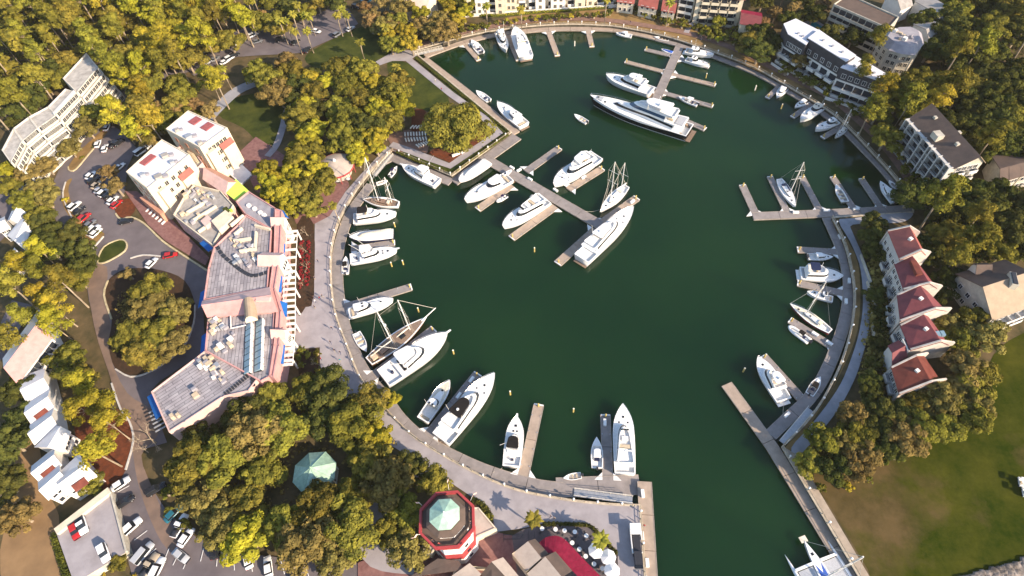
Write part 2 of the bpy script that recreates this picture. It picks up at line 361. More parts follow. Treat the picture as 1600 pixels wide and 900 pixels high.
# painted bay lines of the southern car park
bl = MB()
for a, b in [((186,770),(204,760)),((192,790),(214,778)),((205,830),(225,815)),((212,845),(232,830)),((228,872),(246,858)),((258,878),(266,858)),((272,884),(281,866)),((288,890),(296,872)),((320,858),(315,878)),((342,864),(340,886)),((366,868),(368,892)),((392,872),(396,894)),((440,876),(446,898)),((476,880),(484,902)),((505,882),(512,900)),((520,884),(530,904))]:
    bl.strip([P(*a), P(*b)], 0.16, KZ+0.03)
struct('bay_markings', bl, 'white_paint')
# ------------------------------------------------------------------ docks
DZ = WZ+0.55
mat('dock_deck', (0.30,0.265,0.25), 0.85, scale=0.5, col2=(0.22,0.195,0.185), detail=8)
mat('dock_tan', (0.42,0.33,0.26), 0.85, scale=0.5, col2=(0.31,0.245,0.195), detail=8)
mat('dock_edge', (0.36,0.31,0.26), 0.8, var=0.15, scale=0.8)
mat('gelcoat_white', (0.80,0.79,0.76), 0.35, var=0.03, scale=1.5)
mat('pile_yellow', (0.55,0.40,0.12), 0.7, var=0.15, scale=2)
mat('pile_tan', (0.45,0.35,0.20), 0.8, var=0.2, scale=2)
mat('galvanised', (0.42,0.43,0.45), 0.45, var=0.08, scale=2, metal=0.4)
mat('dark_metal', (0.03,0.03,0.035), 0.4, var=0.0)
mat('warm_white', (0.78,0.72,0.62), 0.6, var=0.06, scale=2)
def sections(root, pts, w, m, gap=0.06, step=9.0):
    """decking sections along a line, each a pontoon of its own"""
    d = [0.0]
    for a, b in zip(pts, pts[1:]): d.append(d[-1]+(Vector(b[:2])-Vector(a[:2])).length)
    n = max(1, round(d[-1]/step)); o = root.location
    def at(s):
        for i in range(len(d)-1):
            if s <= d[i+1]+1e-6:
                t = (s-d[i])/max(d[i+1]-d[i], 1e-6); return Vector(pts[i]).lerp(Vector(pts[i+1]), t)
        return Vector(pts[-1])
    for k in range(n):
        s0, s1 = d[-1]*k/n+gap, d[-1]*(k+1)/n-gap
        q = [at(s0)-o]+[Vector(pts[i])-o for i in range(len(pts)) if s0+.3 < d[i] < s1-.3]+[at(s1)-o]
        MB().strip(q, w, 0, 0, 0.55).build('pontoon', m, root)
        e = MB()
        for sd in (-1, 1):
            qq = []
            for i, p in enumerate(q):
                t = (Vector(q[min(i+1,len(q)-1)][:2])-Vector(q[max(i-1,0)][:2])).normalized()
                qq.append(Vector((p.x-t.y*sd*(w/2+.05), p.y+t.x*sd*(w/2+.05), 0)))
            e.strip(qq, 0.14, 0.05, 0, 0.3)
        e.build('edge_beam', 'dock_edge', root)
    return at, d[-1]
def gusset(root, c, ux, sgn):
    """white triangular fillet where a finger meets its walkway"""
    n = Vector((-ux.y, ux.x))*sgn; a = Vector(c)-root.location
    MB().prism([(a.x,a.y),(a.x+ux.x*1.9,a.y+ux.y*1.9),(a.x+n.x*1.9,a.y+n.y*1.9)], -0.2, 0.09).build('gusset', 'gelcoat_white', root)
CLEAT = MB().box(-.12,.12,-.12,.12,0,.18).mesh('cleat','galvanised')
def finger(a, b, w, label, tan=False, gus=True, piles=1, name='dock_finger'):
    """a = root, b = tip (photo pixels)"""
    A, B = P(*a, DZ-.045), P(*b, DZ-.045)
    t = thing(name, label, 'dock', A); ux = (B-A).normalized(); n = Vector((-ux.y, ux.x, 0))
    sections(t, [A, B], w, 'dock_tan' if tan else 'dock_deck', step=10)
    if gus:
        for sg in (-1, 1):
            gusset(t, A+n*sg*(w/2+.13)+ux*0.25, Vector((ux.x,ux.y)), sg)
    if piles:
        q = B-A-ux*0.5
        MB().cyl(q.x, q.y, -3, 1.3, 0.26, 0.24, 8).cyl(q.x, q.y, 1.3, 1.6, 0.27, 0.02, 8).build('pile', 'pile_yellow', t)
        c = MB(); c.obox(q-n*w/2+ux*.4, q+n*w/2+ux*.4, 0.35, 0.05, 0.16); c.build('end_beam', 'gelcoat_white', t)
    L = (B-A).length; k = 3.0
    while k < L-1:
        for sg in (-1, 1): link('cleat', CLEAT, t, ux*k+n*sg*(w/2-.2))
        k += 4.5
    return t
WK = [0]
def walkway(pts, w, label, tan=False, name='floating_dock', zz=DZ, step=9.0):
    WK[0] += 1; q = [Vector((p.x,p.y,zz+.011*WK[0])) for p in pts]; t = thing(name, label, 'dock', q[0])
    sections(t, q, w, 'dock_tan' if tan else 'dock_deck', step=step)
    return t
# ring docks hugging the quay
arcL = catmull(pxs([(580,288),(551,327),(536,362),(528,398),(527,435),(530,470),(538,510),(555,555),(573,588),(600,620),(625,655),(660,687),(700,710),(760,737),(830,758),(880,765)], DZ))
walkway(arcL, 3.3, 'long curved grey floating dock along the village promenade')
walkway(pxs([(869,762),(1000,757)], DZ), 4.6, 'straight wide grey dock landing with gangway below the quay corner', step=12)
walkway(pxs([(1007,752),(1020,985)], -0.35), 3.2, 'tan boardwalk running along the left side of the harbour channel', True, 'boardwalk', -0.35, 8)
walkway(pxs([(598,252),(614,246),(705,284)], DZ), 3.6, 'grey dock under the shorter wall of the wooded point')
walkway(pxs([(708,284),(808,213)], DZ), 4.2, 'grey dock under the tip wall of the wooded point')
walkway(pxs([(807,208),(730,144),(662,91)], DZ), 2.9, 'grey dock along the straight north wall of the point', True)
arcT = catmull(pxs([(664,88),(690,78),(722,67),(760,57),(800,51),(850,46),(900,45),(950,46),(990,52),(1025,60)], DZ))
walkway(arcT, 2.4, 'pale curved dock along the north wall below the cream condominiums', True)
arcT2 = catmull(pxs([(1025,61),(1070,73),(1120,90),(1180,114),(1230,142),(1280,173),(1320,205),(1355,240),(1385,272),(1408,303)], DZ))
walkway(arcT2, 2.0, 'narrow grey dock along the brick path of the far shore')
walkway(pxs([(1176,338),(1300,333),(1428,326)], DZ), 3.0, 'straight grey dock with several short fingers off the far right bank')
arcR = catmull(pxs([(1292,340),(1305,368),(1317,398),(1325,435),(1325,470),(1318,508),(1303,552),(1285,592),(1262,625),(1230,655),(1204,680)], DZ))
walkway(arcR, 2.9, 'curved grey floating dock along the right bank')
walkway(pxs([(1135,600),(1206,698),(1330,900),(1385,988)], DZ), 2.9, 'long straight tan pier along the right side of the channel', True, 'pier')
walkway(pxs([(757,247),(938,352)], DZ), 3.6, 'main spine dock running out from the wooded point')
walkway(pxs([(1062,73),(1020,168)], DZ), 3.2, 'spine dock reaching out from the far shore to the black yacht')
for a, b, w, tan, lab in [
    ((548,389),(617,379),2.2,0,'short dock finger between the cream covered cruiser and the white sportfisher'),
    ((538,480),(643,448),2.4,0,'long dock finger above the white cruiser on the promenade dock'),
    ((577,592),(678,514),2.6,0,'dock finger between the wooden schooner and the big sportfisher'),
    ((668,682),(747,584),2.6,0,'dock finger between the slim cruiser and the black topped yacht'),
    ((817,746),(842,632),2.5,1,'tan dock finger beside the sportfisher with a pulpit'),
    ((950,752),(946,648),2.4,0,'dock finger between the open boat and the long white yacht'),
    ((822,268),(874,231),2.6,0,'empty dock finger pointing away from the camera off the spine dock'),
    ((800,289),(746,327),2.5,1,'dock finger beside the cruiser that carries a dinghy'),
    ((888,296),(941,263),2.5,1,'dock finger beside the tall white flybridge yacht'),
    ((868,322),(799,372),2.6,1,'tan dock finger beside the white yacht with black windscreen'),
    ((937,350),(995,309),2.6,1,'tee end finger beside the ketch'),
    ((931,358),(871,412),2.6,1,'tee end finger beside the largest white motor yacht'),
    ((727,69),(748,94),2.0,1,'small finger beside the outboard boat at the north wall'),
    ((793,55),(810,94),2.0,1,'finger between the two white yachts at the north wall'),
    ((857,49),(871,87),2.1,1,'bare pale finger below the cream condominiums'),
    ((919,48),(925,73),2.0,1,'shortest bare finger on the north wall'),
    ((1055,88),(1008,77),1.8,0,'finger with the blue covered boat'),
    ((1060,91),(1108,105),1.8,0,'finger beside two white boats near the far shore'),
    ((1042,113),(977,96),1.9,1,'bare finger left of the far spine dock'),
    ((1050,116),(1118,133),1.9,1,'bare finger right of the far spine dock'),
    ((1028,142),(1008,136),1.9,0,'stub finger at the stern of the white pilothouse yacht'),
    ((1034,144),(1114,166),1.9,0,'finger beside the open boat right of the far spine dock'),
    ((1024,168),(1102,202),2.2,0,'finger showing past the stern of the black yacht'),
    ((1222,131),(1199,153),1.8,0,'finger beside the small cruiser below the white roofed flats'),
    ((1268,162),(1238,183),1.8,0,'finger between two cruisers below the white roofed flats'),
    ((1318,196),(1285,215),1.8,0,'finger between a cruiser and a small sailboat on the far right bank'),
    ((1231,333),(1203,276),1.9,0,'finger beside the white sloop on the right dock'),
    ((1282,331),(1253,276),1.9,0,'empty finger between the sloop and the tan skiff'),
    ((1336,329),(1301,276),1.9,0,'finger beside the tan skiff'),
    ((1378,327),(1346,279),1.9,0,'empty finger beside the narrow white boat'),
    ((1182,337),(1160,289),2.2,0,'corner finger closing the outer end of the right dock'),
    ((1312,394),(1246,390),2.2,0,'finger above the boat with the white hardtop'),
    ((1320,459),(1246,442),2.2,0,'finger between the blue topped trawler and the small cruiser'),
    ((1308,546),(1234,500),2.2,0,'finger between the red sailboat and the grey inflatable'),
    ((1262,634),(1192,556),2.4,0,'finger beside the white cruiser nearest the channel pier')]:
    finger(a, b, w, lab, bool(tan))
# gangways
def gangway(a, b, w, label, z0=0.1, z1=DZ+0.15):
    A, B = P(*a, z0), P(*b, z1); t = thing('gangway', label, 'gangway', A); d = B-A; n = Vector((-d.y, d.x, 0)).normalized()*w/2
    MB().loft([[-n, n, n+Vector((0,0,.12)), -n+Vector((0,0,.12))], [d-n, d+n, d+n+Vector((0,0,.12)), d-n+Vector((0,0,.12))]], 0, True, True).build('deck', 'galvanised', t)
    for sg in (-1, 1):
        r = MB(); e = n*sg
        r.tube([e+Vector((0,0,1.05)), d+e+Vector((0,0,1.05))], 0.06); r.tube([e+Vector((0,0,.55)), d+e+Vector((0,0,.55))], 0.04)
        for k in range(9): r.tube([e+d*(k/8), e+d*(k/8)+Vector((0,0,1.05))], 0.04)
        r.build('handrail', 'warm_white', t)
gangway((988,782),(897,770),1.7,'long aluminium gangway down to the dock by the quay corner')
gangway((1222,692),(1266,640),1.6,'aluminium gangway on the right bank near the channel pier')
gangway((648,86),(692,76),1.5,'gangway at the landing on the north wall')
gangway((612,242),(585,275),1.5,'timber gangway beside the two small dinghies')
# free standing piles
for i, (x, y, l) in enumerate([(835,389,'lone yellow pile in open water left of the largest white yacht'),(797,613,'lone pile off the black topped yacht'),(896,640,'orange pile between the two bottom fingers'),(708,549,'lone pile off the bow of the big sportfisher'),(653,483,'lone pile off the bowsprit of the schooner'),(629,409,'yellow pile off the sportfisher bow on the promenade dock'),(611,412,'short pile beside the sportfisher on the promenade dock'),(616,350,'yellow pile off the dark topped trawler'),(898,67,'white pile in the water below the cream condominiums'),(1222,165,'lone pile off the small cruiser on the far bank'),(1104,117,'thin pile off the far spine dock'),(1163,577,'yellow pile off the end of the channel pier'),(1181,136,'lone white pile near the far right bank')]):
    p = P(x, y, WZ+1.4); t = thing('mooring_pile', l, 'pile', (p.x, p.y, WZ), group='mooring piles standing in the basin')
    MB().cyl(0,0,-2.5,2.0,.24,.21,8).build('shaft', 'pile_yellow' if i not in (8,12) else 'warm_white', t)
    MB().cyl(0,0,2.0,2.35,.25,.03,8).build('cap', 'warm_white', t)
# dock boxes
bx = MB().box(-.9,.9,-.35,.35,0,.55).box(-.93,.93,-.38,.38,.55,.66)
boxme = bx.mesh('dock_box', 'gelcoat_white')
for i, (x, y, dx, dy, l) in enumerate([
    (800,263,10,6,'white dock box on the spine dock, nearest the wooded point'),(811,267,10,-6,'white dock box at the first crossing of the spine dock'),(828,281,10,6,'white dock box between the first and second crossing of the spine dock'),(868,298,9,6,'white dock box at the second crossing of the spine dock'),
    (912,278,8,-5,'white fender box on the finger beside the tall flybridge yacht'),(988,316,5,-4,'white locker at the tip of the tee end finger by the ketch'),(737,594,7,-9,'white locker near the tip of the finger by the black topped yacht'),(717,619,6,-8,'white locker halfway along the finger by the black topped yacht'),
    (945,661,0,18,'long white locker at the tip of the finger by the long yacht'),(1004,772,1,8,'white box on the boardwalk at the quay corner'),(1306,352,3,7,'white box at the top of the right bank dock'),(1312,371,4,8,'white box above the hardtop boat on the right bank'),(1326,440,0,8,'white box beside the blue topped trawler'),(1321,472,0,9,'white box beside the small cruiser on the right bank'),
    (1273,523,8,5,'white locker on the finger by the red sailboat'),(1295,537,6,4,'white locker at the root of the finger by the red sailboat'),(1229,649,4,-4,'small white box on the dock near the channel pier'),(1243,333,9,0,'white box on the right dock beside the sloop'),(1291,330,9,0,'white box on the right dock above the tan skiff'),(1337,328,9,0,'white box on the right dock between the last fingers'),
    (1003,838,1,10,'white box on the channel boardwalk, midway along the quay'),(1011,880,1,10,'white box on the channel boardwalk nearest the bottom')]):
    z = -0.33 if x in (1003,1004,1011) else DZ+.01
    p = P(x, y, z); q = P(x+dx, y+dy, z); o = link('dock_box', boxme, None, p, math.atan2(q.y-p.y, q.x-p.x)); tag(o, l, 'dock box', 'white lockers along the docks')
# rail and lights along the quay
mat('rail_timber', (0.46,0.38,0.28), 0.8, var=0.2, scale=1.5)
lampme = [MB().cyl(0,0,0,.95,.13,.11,8).mesh('post','warm_white'), MB().cyl(0,0,.95,1.3,.24,.24,8).cyl(0,0,1.3,1.45,.28,.03,8).mesh('lantern','gelcoat_white')]
RPOST = MB().box(-.08,.08,-.08,.08,.18,1.05).mesh('rail_post','rail_timber')
def quay_rail(pts, label, lamp_label, step=5.6, off=0.0, first=3.0):
    pts = [Vector((p.x,p.y,0)) for p in pts]
    t = thing('quay_railing', label, 'railing', pts[0]); o = t.location
    for z, r in ((1.0,.07),(.55,.05)):
        MB().tube([p-o+Vector((0,0,z)) for p in pts], r, 5).build('rail', 'rail_timber', t)
    s = 0.0; nxt = first; npost = 0.0; k = 0; grp = lamp_label
    for a, b in zip(pts, pts[1:]):
        L = (b-a).length
        while npost <= s+L:
            q = a.lerp(b, (npost-s)/L)-o; link('rail_post', RPOST, t, q); npost += 5.6
        while nxt <= s+L:
            q = a.lerp(b, (nxt-s)/L); d = (b-a).normalized(); q = q+Vector((d.y,-d.x,0))*off
            l = thing('quay_lamp', lamp_label, 'lamp', (q.x,q.y,0.21), 0, grp); link('post', lampme[0], l); link('lantern', lampme[1], l); nxt += step
        s += L
quay_rail(wB[::-1], 'timber quay railing along the curved village promenade', 'low white lantern post along the curved village promenade rail')
quay_rail(pxs(SW_C[:3]), 'timber quay railing round the wooded point', 'low white lantern post round the tip of the wooded point', 4.6)
quay_rail(wD, 'timber quay railing along the far curved shore', 'low white lantern post along the far curved shore', 6.0)
quay_rail(wF, 'timber quay railing along the curved right bank', 'low white lantern post along the curved right bank', 6.5)
quay_rail(pxs(SW_A), 'timber quay railing beside the channel boardwalk', 'low white lantern post beside the channel boardwalk', 7.0)
quay_rail(pxs(SW_G), 'timber railing along the right channel walk', 'low white lantern post along the right channel walk', 8.0)
# ------------------------------------------------------------------ boats
mat('boat_white', (0.82,0.81,0.79), 0.28, var=0.02, scale=1.2)
mat('boat_deck', (0.80,0.785,0.755), 0.55, var=0.05, scale=2)
mat('boat_cream', (0.70,0.63,0.50), 0.6, var=0.06, scale=2)
mat('boat_black', (0.012,0.012,0.016), 0.15, var=0.0)
mat('boat_navy', (0.015,0.02,0.06), 0.45, var=0.1, scale=3)
mat('boat_blue', (0.03,0.10,0.42), 0.6, var=0.1, scale=3)
mat('boat_red', (0.22,0.035,0.02), 0.3, var=0.1, scale=2)
mat('boat_brown', (0.30,0.19,0.13), 0.5, var=0.15, scale=2, vscale=(1,1,4))
mat('teak', (0.24,0.165,0.115), 0.65, var=0.15, scale=3)
mat('boat_glass', (0.015,0.018,0.022), 0.08, var=0.0)
mat('glass_blue', (0.04,0.08,0.14), 0.08, var=0.0)
mat('canvas_black', (0.02,0.017,0.016), 0.8, var=0.1, scale=4)
mat('canvas_purple', (0.03,0.022,0.07), 0.8, var=0.1, scale=4)
mat('seat_tan', (0.55,0.44,0.30), 0.7, var=0.1, scale=3)
mat('steel', (0.65,0.65,0.66), 0.25, var=0.0, metal=0.8)
mat('mast_white', (0.78,0.75,0.70), 0.4, var=0.03, scale=2)
mat('rope', (0.55,0.50,0.42), 0.8, var=0.1, scale=3)
mat('rubber_grey', (0.42,0.43,0.45), 0.6, var=0.08, scale=3)
mat('antifoul', (0.04,0.05,0.06), 0.6, var=0.2, scale=2)
def hullshape(L, B, full=0.42, stern=0.9, pw=2.8):
    def f(t):
        if t < full: return stern+(1-stern)*math.sin(math.pi/2*t/full)
        return max(0.0, 1-((t-full)/(1-full))**pw)
    return f
def boat_hull(root, L, B, fb, hullmat, f, deckmat='boat_deck', well=0.0, flare=0.82, sheer=0.38, wd=0.65, bootm=None, rake=0.06):
    """hull shell, raised gunwale, foredeck and a recessed cockpit over the first `well` of the length"""
    N = 16; ts = [i/N for i in range(N)]+[0.965, 0.995]
    X = lambda t: -L/2+L*t
    H = lambda t: fb*(1+sheer*t*t)
    rings = []; boot = []
    for t in ts:
        hb = B/2*f(t); wl = hb*(flare if t < .5 else flare-0.35*(t-.5)); x = X(t)-rake*L*max(0, t-.6)*2.0; xs = X(t)
        rings.append([(xs,-hb,H(t)),(xs-(xs-x)*.35,-(hb*.6+wl*.4),H(t)*.55),(x,-wl,0.12),(x,-wl*.75,-.45),(x,0,-.75),(x,wl*.75,-.45),(x,wl,0.12),(xs-(xs-x)*.35,(hb*.6+wl*.4),H(t)*.55),(xs,hb,H(t))])
    m = MB(); m.loft(rings, 0, True, False, closed=False)
    h = m.build('hull', hullmat, root, True)
    # stripe at the waterline
    b = MB()
    for sg in (-1, 1):
        b.loft([[(r[2][0], sg*(abs(r[2][1])+.012), .02), (r[2][0]*.85+r[1][0]*.15, sg*(abs(r[2][1])*.85+abs(r[1][1])*.15+.012), .26)] for r in rings], 0, closed=False)
    b.build('boot_stripe', bootm or 'antifoul', root)
    g = MB(); gw = min(0.28, B*.08)
    pts = [(X(t), B/2*f(t), H(t)) for t in ts]
    for sg in (-1, 1):
        g.loft([[(x,sg*y,z-.12),(x,sg*y,z+.06),(x,sg*max(y-gw,0),z+.06),(x,sg*max(y-gw,0),z-.12)] for x,y,z in pts], 0, True, True)
    g.box(X(0)-.02, X(0)+gw, -B/2*f(0), B/2*f(0), fb-.12, fb+.06)
    g.build('gunwale', 'boat_white', root)
    d = MB(); dt = [t for t in ts if t >= well-1e-6]
    if well > 0: dt = [well]+[t for t in dt if t > well+.01]
    d.loft([[(X(t),-(B/2*f(t)-gw*.6),H(t)-.02),(X(t),0,H(t)+.05*B/4),(X(t),(B/2*f(t)-gw*.6),H(t)-.02)] for t in dt], 0, closed=False)
    if well > 0:
        w = B/2*f(well)-gw; x = X(well); d.add([(x,-w,fb-wd),(x,w,fb-wd),(x,w,H(well)-.02),(x,-w,H(well)-.02)], [(0,1,2,3)])
    d.build('deck', deckmat, root, True)
    if well > 0:
        c = MB(); tt = [t for t in ts if t < well]+[well]
        c.loft([[(X(t),-(B/2*f(t)-gw),fb-.05),(X(t),-(B/2*f(t)-gw),fb-wd),(X(t),(B/2*f(t)-gw),fb-wd),(X(t),(B/2*f(t)-gw),fb-.05)] for t in tt], 0, closed=False)
        c.build('cockpit', 'boat_deck' if deckmat != 'teak' else 'teak', root)
    return X, H
def plan(x0, x1, w0, w1, nose=0.25, n=4, tail=0.06):
    """half-round fronted plan outline, counter-clockwise, x0 aft to x1 forward"""
    p = [(x0, -w0/2+tail*w0), (x0+tail*w0, -w0/2)]; xn = x1-nose*(x1-x0)
    for i in range(n+1):
        a = -math.pi/2+math.pi/2*i/n
        p.append((xn+(x1-xn)*math.cos(a), w1/2*math.sin(a)*1.0))
    p2 = [(x, -y) for x, y in reversed(p[:-1])]
    return p+p2
def cabin(root, x0, x1, w0, w1, z0, z1, rf=0.6, rb=0.1, tum=0.12, m='boat_white', glass=(0.42,0.86), gm='boat_glass', name='cabin', nose=0.3, roofm=None, aft_open=True, gl_name='window_band', overhang=0.0):
    """cabin with raked front; rf/rb: how far the top moves back/forward"""
    A = plan(x0, x1, w0, w1, nose)
    def ring(k, e=0.0, xf=None):
        out = []
        for x, y in A:
            t = (x-x0)/(x1-x0); xx = x-rf*k*t+rb*k*(1-t); yy = y*(1-tum*k)
            out.append((xx+(e if t > .5 else -e*.2), yy+(e if y > 0 else -e if y < 0 else 0), z0+(z1-z0)*k))
        return out
    mb = MB(); mb.loft([ring(0), ring(.5), ring(.94), [(x*.0+x, y*.94, z1+.06) for x, y, z in ring(1.0)]], 0, False, True)
    c = mb.build(name, m, root, False)
    if glass:
        g = MB(); ra, rb_ = ring(glass[0], .018), ring(glass[1], .018); n = len(A); fs = range(1, n-2)
        for i in fs:
            j = i+1
            g.add([ra[i], ra[j], rb_[j], rb_[i]], [(0,1,2,3)])
        g.build(gl_name, gm, root)
    return c
def slab(root, x0, x1, w0, w1, z, th, m, name, nose=0.25, crown=0.06):
    A = plan(x0, x1, w0, w1, nose, 4, 0.1)
    cx = (x0+x1)/2
    MB().loft([[(x,y,z) for x,y in A], [(x,y,z+th) for x,y in A], [(cx+(x-cx)*.9,y*.86,z+th+crown) for x,y in A]], 0, True, True).build(name, m, root)
def bow_rail(root, X, H, f, B, t0=0.55, h=0.65, m='steel'):
    mb = MB(); ts = [t0+(0.985-t0)*i/8 for i in range(9)]
    for sg in (-1, 1):
        top = [(X(t), sg*(B/2*f(t)-.1), H(t)+h) for t in ts]; mb.tube(top, .035, 4)
        for t in ts[::2]: mb.tube([(X(t), sg*(B/2*f(t)-.1), H(t)), (X(t), sg*(B/2*f(t)-.1), H(t)+h)], .025, 4)
    mb.tube([(X(.985), -(B/2*f(.985)), H(1)+h), (X(.985), (B/2*f(.985)), H(1)+h)], .035, 4)
    mb.build('bow_rail', m, root)
def hatch(root, x, y, z, s=0.55, m='boat_glass', w=None):
    MB().box(x-s/2, x+s/2, y-(w or s)/2, y+(w or s)/2, z-.02, z+.07).build('hatch', m, root)
def pole(root, a, b, r, name, m='mast_white', n=6):
    MB().tube([a, b], r, n).build(name, m, root)
def outboard(root, x, y, z):
    MB().box(x-.55, x+.1, y-.22, y+.22, z+.1, z+.75).box(x-.3, x-.05, y-.1, y+.1, z-.9, z+.1).build('outboard_motor', 'dark_metal', root)
def sit(bow, stern, zoff=0.9):
    a, b = P(*bow, WZ+zoff), P(*stern, WZ+zoff); d = a-b
    return ((a+b)/2).to_2d(), math.atan2(d.y, d.x), d.length
BOATG = 'boats moored round the basin'
def motor(bow, stern, label, beam=None, fb=None, style='fly', name='motor_yacht', cat='yacht', group=BOATG, hull='boat_white', top='boat_white', **k):
    c, rz, L = sit(bow, stern); B = beam or L*0.305*(1 if L > 12 else 1.08); fb = fb or 0.55+0.075*L
    t = thing(name, label, cat, (c.x, c.y, WZ), rz, group)
    f = hullshape(L, B, k.get('full',.46), k.get('sternw',.92), k.get('pw',3.0))
    well = k.get('well', .2)
    X, H = boat_hull(t, L, B, fb, hull, f, k.get('deck','boat_deck'), well, bootm=k.get('boot'))
    lx = lambda u: -L/2+L*u
    zc = fb+.0
    if style == 'fly':          # saloon + flybridge + hardtop
        hz = k.get('hz', 1.15+.045*L)
        cabin(t, lx(well+.02), lx(.72), B*.80, B*.62, zc-.02, zc+hz, rf=L*.10, rb=0, nose=.45)
        MB().prism([(x,y) for x,y in plan(lx(well-.07), lx(.60), B*.78, B*.56, .4)], zc+hz+.02, zc+hz+.12).build('flybridge_deck', 'boat_deck', t)
        o = plan(lx(well-.02), lx(.58), B*.76, B*.54, .4)
        cm = MB(); z0 = zc+hz+.12; z1 = z0+.6
        cm.loft([[(x,y,z0) for x,y in o], [(x,y,z1) for x,y in o], [(x*1.0,y*.88,z1) for x,y in o], [(x,y*.88,z0+.05) for x,y in o]], 0)
        cm.build('flybridge_coaming', 'boat_white', t)
        MB().box(lx(.40), lx(.46), -B*.14, B*.14, z0, z0+.75).build('helm_console', 'boat_deck', t)
        MB().box(lx(.30), lx(.35), -B*.26, B*.26, z0, z0+.45).build('bench_seat', k.get('seat','seat_tan'), t)
        if k.get('hardtop', True):
            slab(t, lx(.26), lx(.50), B*.62, B*.5, z0+1.75, .1, top, 'hardtop')
            for a in (-1, 1):
                pole(t, (lx(.29), a*B*.28, z0), (lx(.31), a*B*.28, z0+1.78), .06, 'hardtop_post'); pole(t, (lx(.46), a*B*.24, z0), (lx(.45), a*B*.24, z0+1.78), .05, 'hardtop_post')
            MB().ball((lx(.33), 0, z0+2.15), .4, .4, .25).build('radar_dome', 'boat_white', t)
        else:
            MB().tube([(lx(.27),-B*.38,z0+.5),(lx(.24),-B*.3,z0+1.5),(lx(.24),B*.3,z0+1.5),(lx(.27),B*.38,z0+.5)], .12, 6).build('radar_arch', 'boat_white', t)
            MB().ball((lx(.24), 0, z0+1.75), .38, .38, .22).build('radar_dome', 'boat_white', t)
            cm = MB(); cm.add([(lx(.57), -B*.20, z1), (lx(.57), B*.20, z1), (lx(.54), B*.18, z1+.4), (lx(.54), -B*.18, z1+.4)], [(0,1,2,3)]); cm.build('windscreen', 'boat_glass', t)
        pole(t, (lx(.28), B*.3, z0+.3), (lx(.26), B*.33, z0+5.0), .04, 'antenna')
        hatch(t, lx(.80), 0, H(.8)+.06)
        if L > 14: hatch(t, lx(.72), B*.2, H(.7)+.02, .4); hatch(t, lx(.72), -B*.2, H(.7)+.02, .4)
    elif style == 'sport':      # sportfisher: forward house, tower bridge, long cockpit
        hz = 1.2+.035*L
        cabin(t, lx(.30), lx(.66), B*.78, B*.62, zc-.02, zc+hz, rf=L*.085, rb=0, nose=.5, glass=k.get('glass',(.40,.84)))
        o = plan(lx(.27), lx(.52), B*.7, B*.56, .35); z0 = zc+hz
        MB().loft([[(x,y,z0) for x,y in o],[(x,y,z0+.85) for x,y in o],[(x,y*.86,z0+.85) for x,y in o],[(x,y*.86,z0+.05) for x,y in o]], 0, False, True).build('flybridge_coaming', 'boat_white', t)
        MB().box(lx(.36), lx(.40), -B*.16, B*.16, z0, z0+1.05).build('helm_console', 'boat_white', t)
        slab(t, lx(.25), lx(.49), B*.66, B*.54, z0+2.0, .1, top, 'hardtop')
        for a in (-1, 1):
            for u in (.28, .46): pole(t, (lx(u), a*B*.27, z0+.4), (lx(u), a*B*.26, z0+2.02), .05, 'hardtop_post')
            pole(t, (lx(.40), a*B*.36, z0+.2), (lx(.12), a*B*.52, z0+7.5), .045, 'outrigger')
        MB().box(lx(.12), lx(.15), -.35, .35, fb-.65, fb+.25).build('fighting_chair', 'boat_navy', t)
        MB().box(lx(.26), lx(.295), -B*.3, B*.3, fb-.65, fb+.3).build('bait_station', 'boat_black' if k.get('dark') else 'boat_deck', t)
        MB().loft([[(lx(.97),-.35,H(1)),(lx(.97),.35,H(1)),(lx(.97),.35,H(1)+.12),(lx(.97),-.35,H(1)+.12)],[(lx(1.05),-.22,H(1)+.05),(lx(1.05),.22,H(1)+.05),(lx(1.05),.22,H(1)+.16),(lx(1.05),-.22,H(1)+.16)]], 0, True, True).build('pulpit', 'boat_white', t)
        if k.get('hatches'):
            hatch(t, lx(.80), 0, H(.8)+.06, .6); hatch(t, lx(.69), .45, H(.7)+.05, .42); hatch(t, lx(.69), -.45, H(.7)+.05, .42)
    elif style == 'express':    # low raked cabin, open helm
        hz = 0.85+.03*L
        cabin(t, lx(well+.06), lx(.78), B*.74, B*.5, zc-.05, zc+hz*.55, rf=L*.08, rb=0, nose=.5, glass=None, name='trunk_cabin')
        cabin(t, lx(well+.04), lx(.56), B*.76, B*.64, zc-.03, zc+hz*1.35, rf=L*.13, rb=0, nose=.4, glass=(.45,.88), gm=k.get('gm','boat_glass'))
        if k.get('hardtop', True): slab(t, lx(well-.03), lx(.46), B*.66, B*.56, zc+hz*1.35+.08, .08, top, 'hardtop', .3)
        for a in (-1, 1): hatch(t, lx(.33), a*B*.13, zc+hz*1.35+.27, .6, k.get('roofhatch','boat_glass'), .5)
        hatch(t, lx(.72), 0, zc+hz*.55+.08)
        MB().box(lx(.06), lx(.10), -B*.3, B*.3, fb-.6, fb-.1).build('bench_seat', 'seat_tan', t)
        pole(t, (lx(.30), B*.25, zc+hz*1.3), (lx(.28), B*.27, zc+hz*1.3+3), .035, 'antenna')
    elif style == 'trawler':    # tall house, walkaround, dark bimini
        hz = 1.9
        cabin(t, lx(.10), lx(.66), B*.80, B*.66, zc-.02, zc+hz, rf=.7, rb=0, nose=.35, glass=(.45,.82))
        z0 = zc+hz
        o = plan(lx(.12), lx(.52), B*.72, B*.6, .3)
        MB().loft([[(x,y,z0) for x,y in o],[(x,y,z0+.7) for x,y in o],[(x,y*.88,z0+.7) for x,y in o],[(x,y*.88,z0+.1) for x,y in o]], 0, False, True).build('flybridge_coaming', 'boat_white', t)
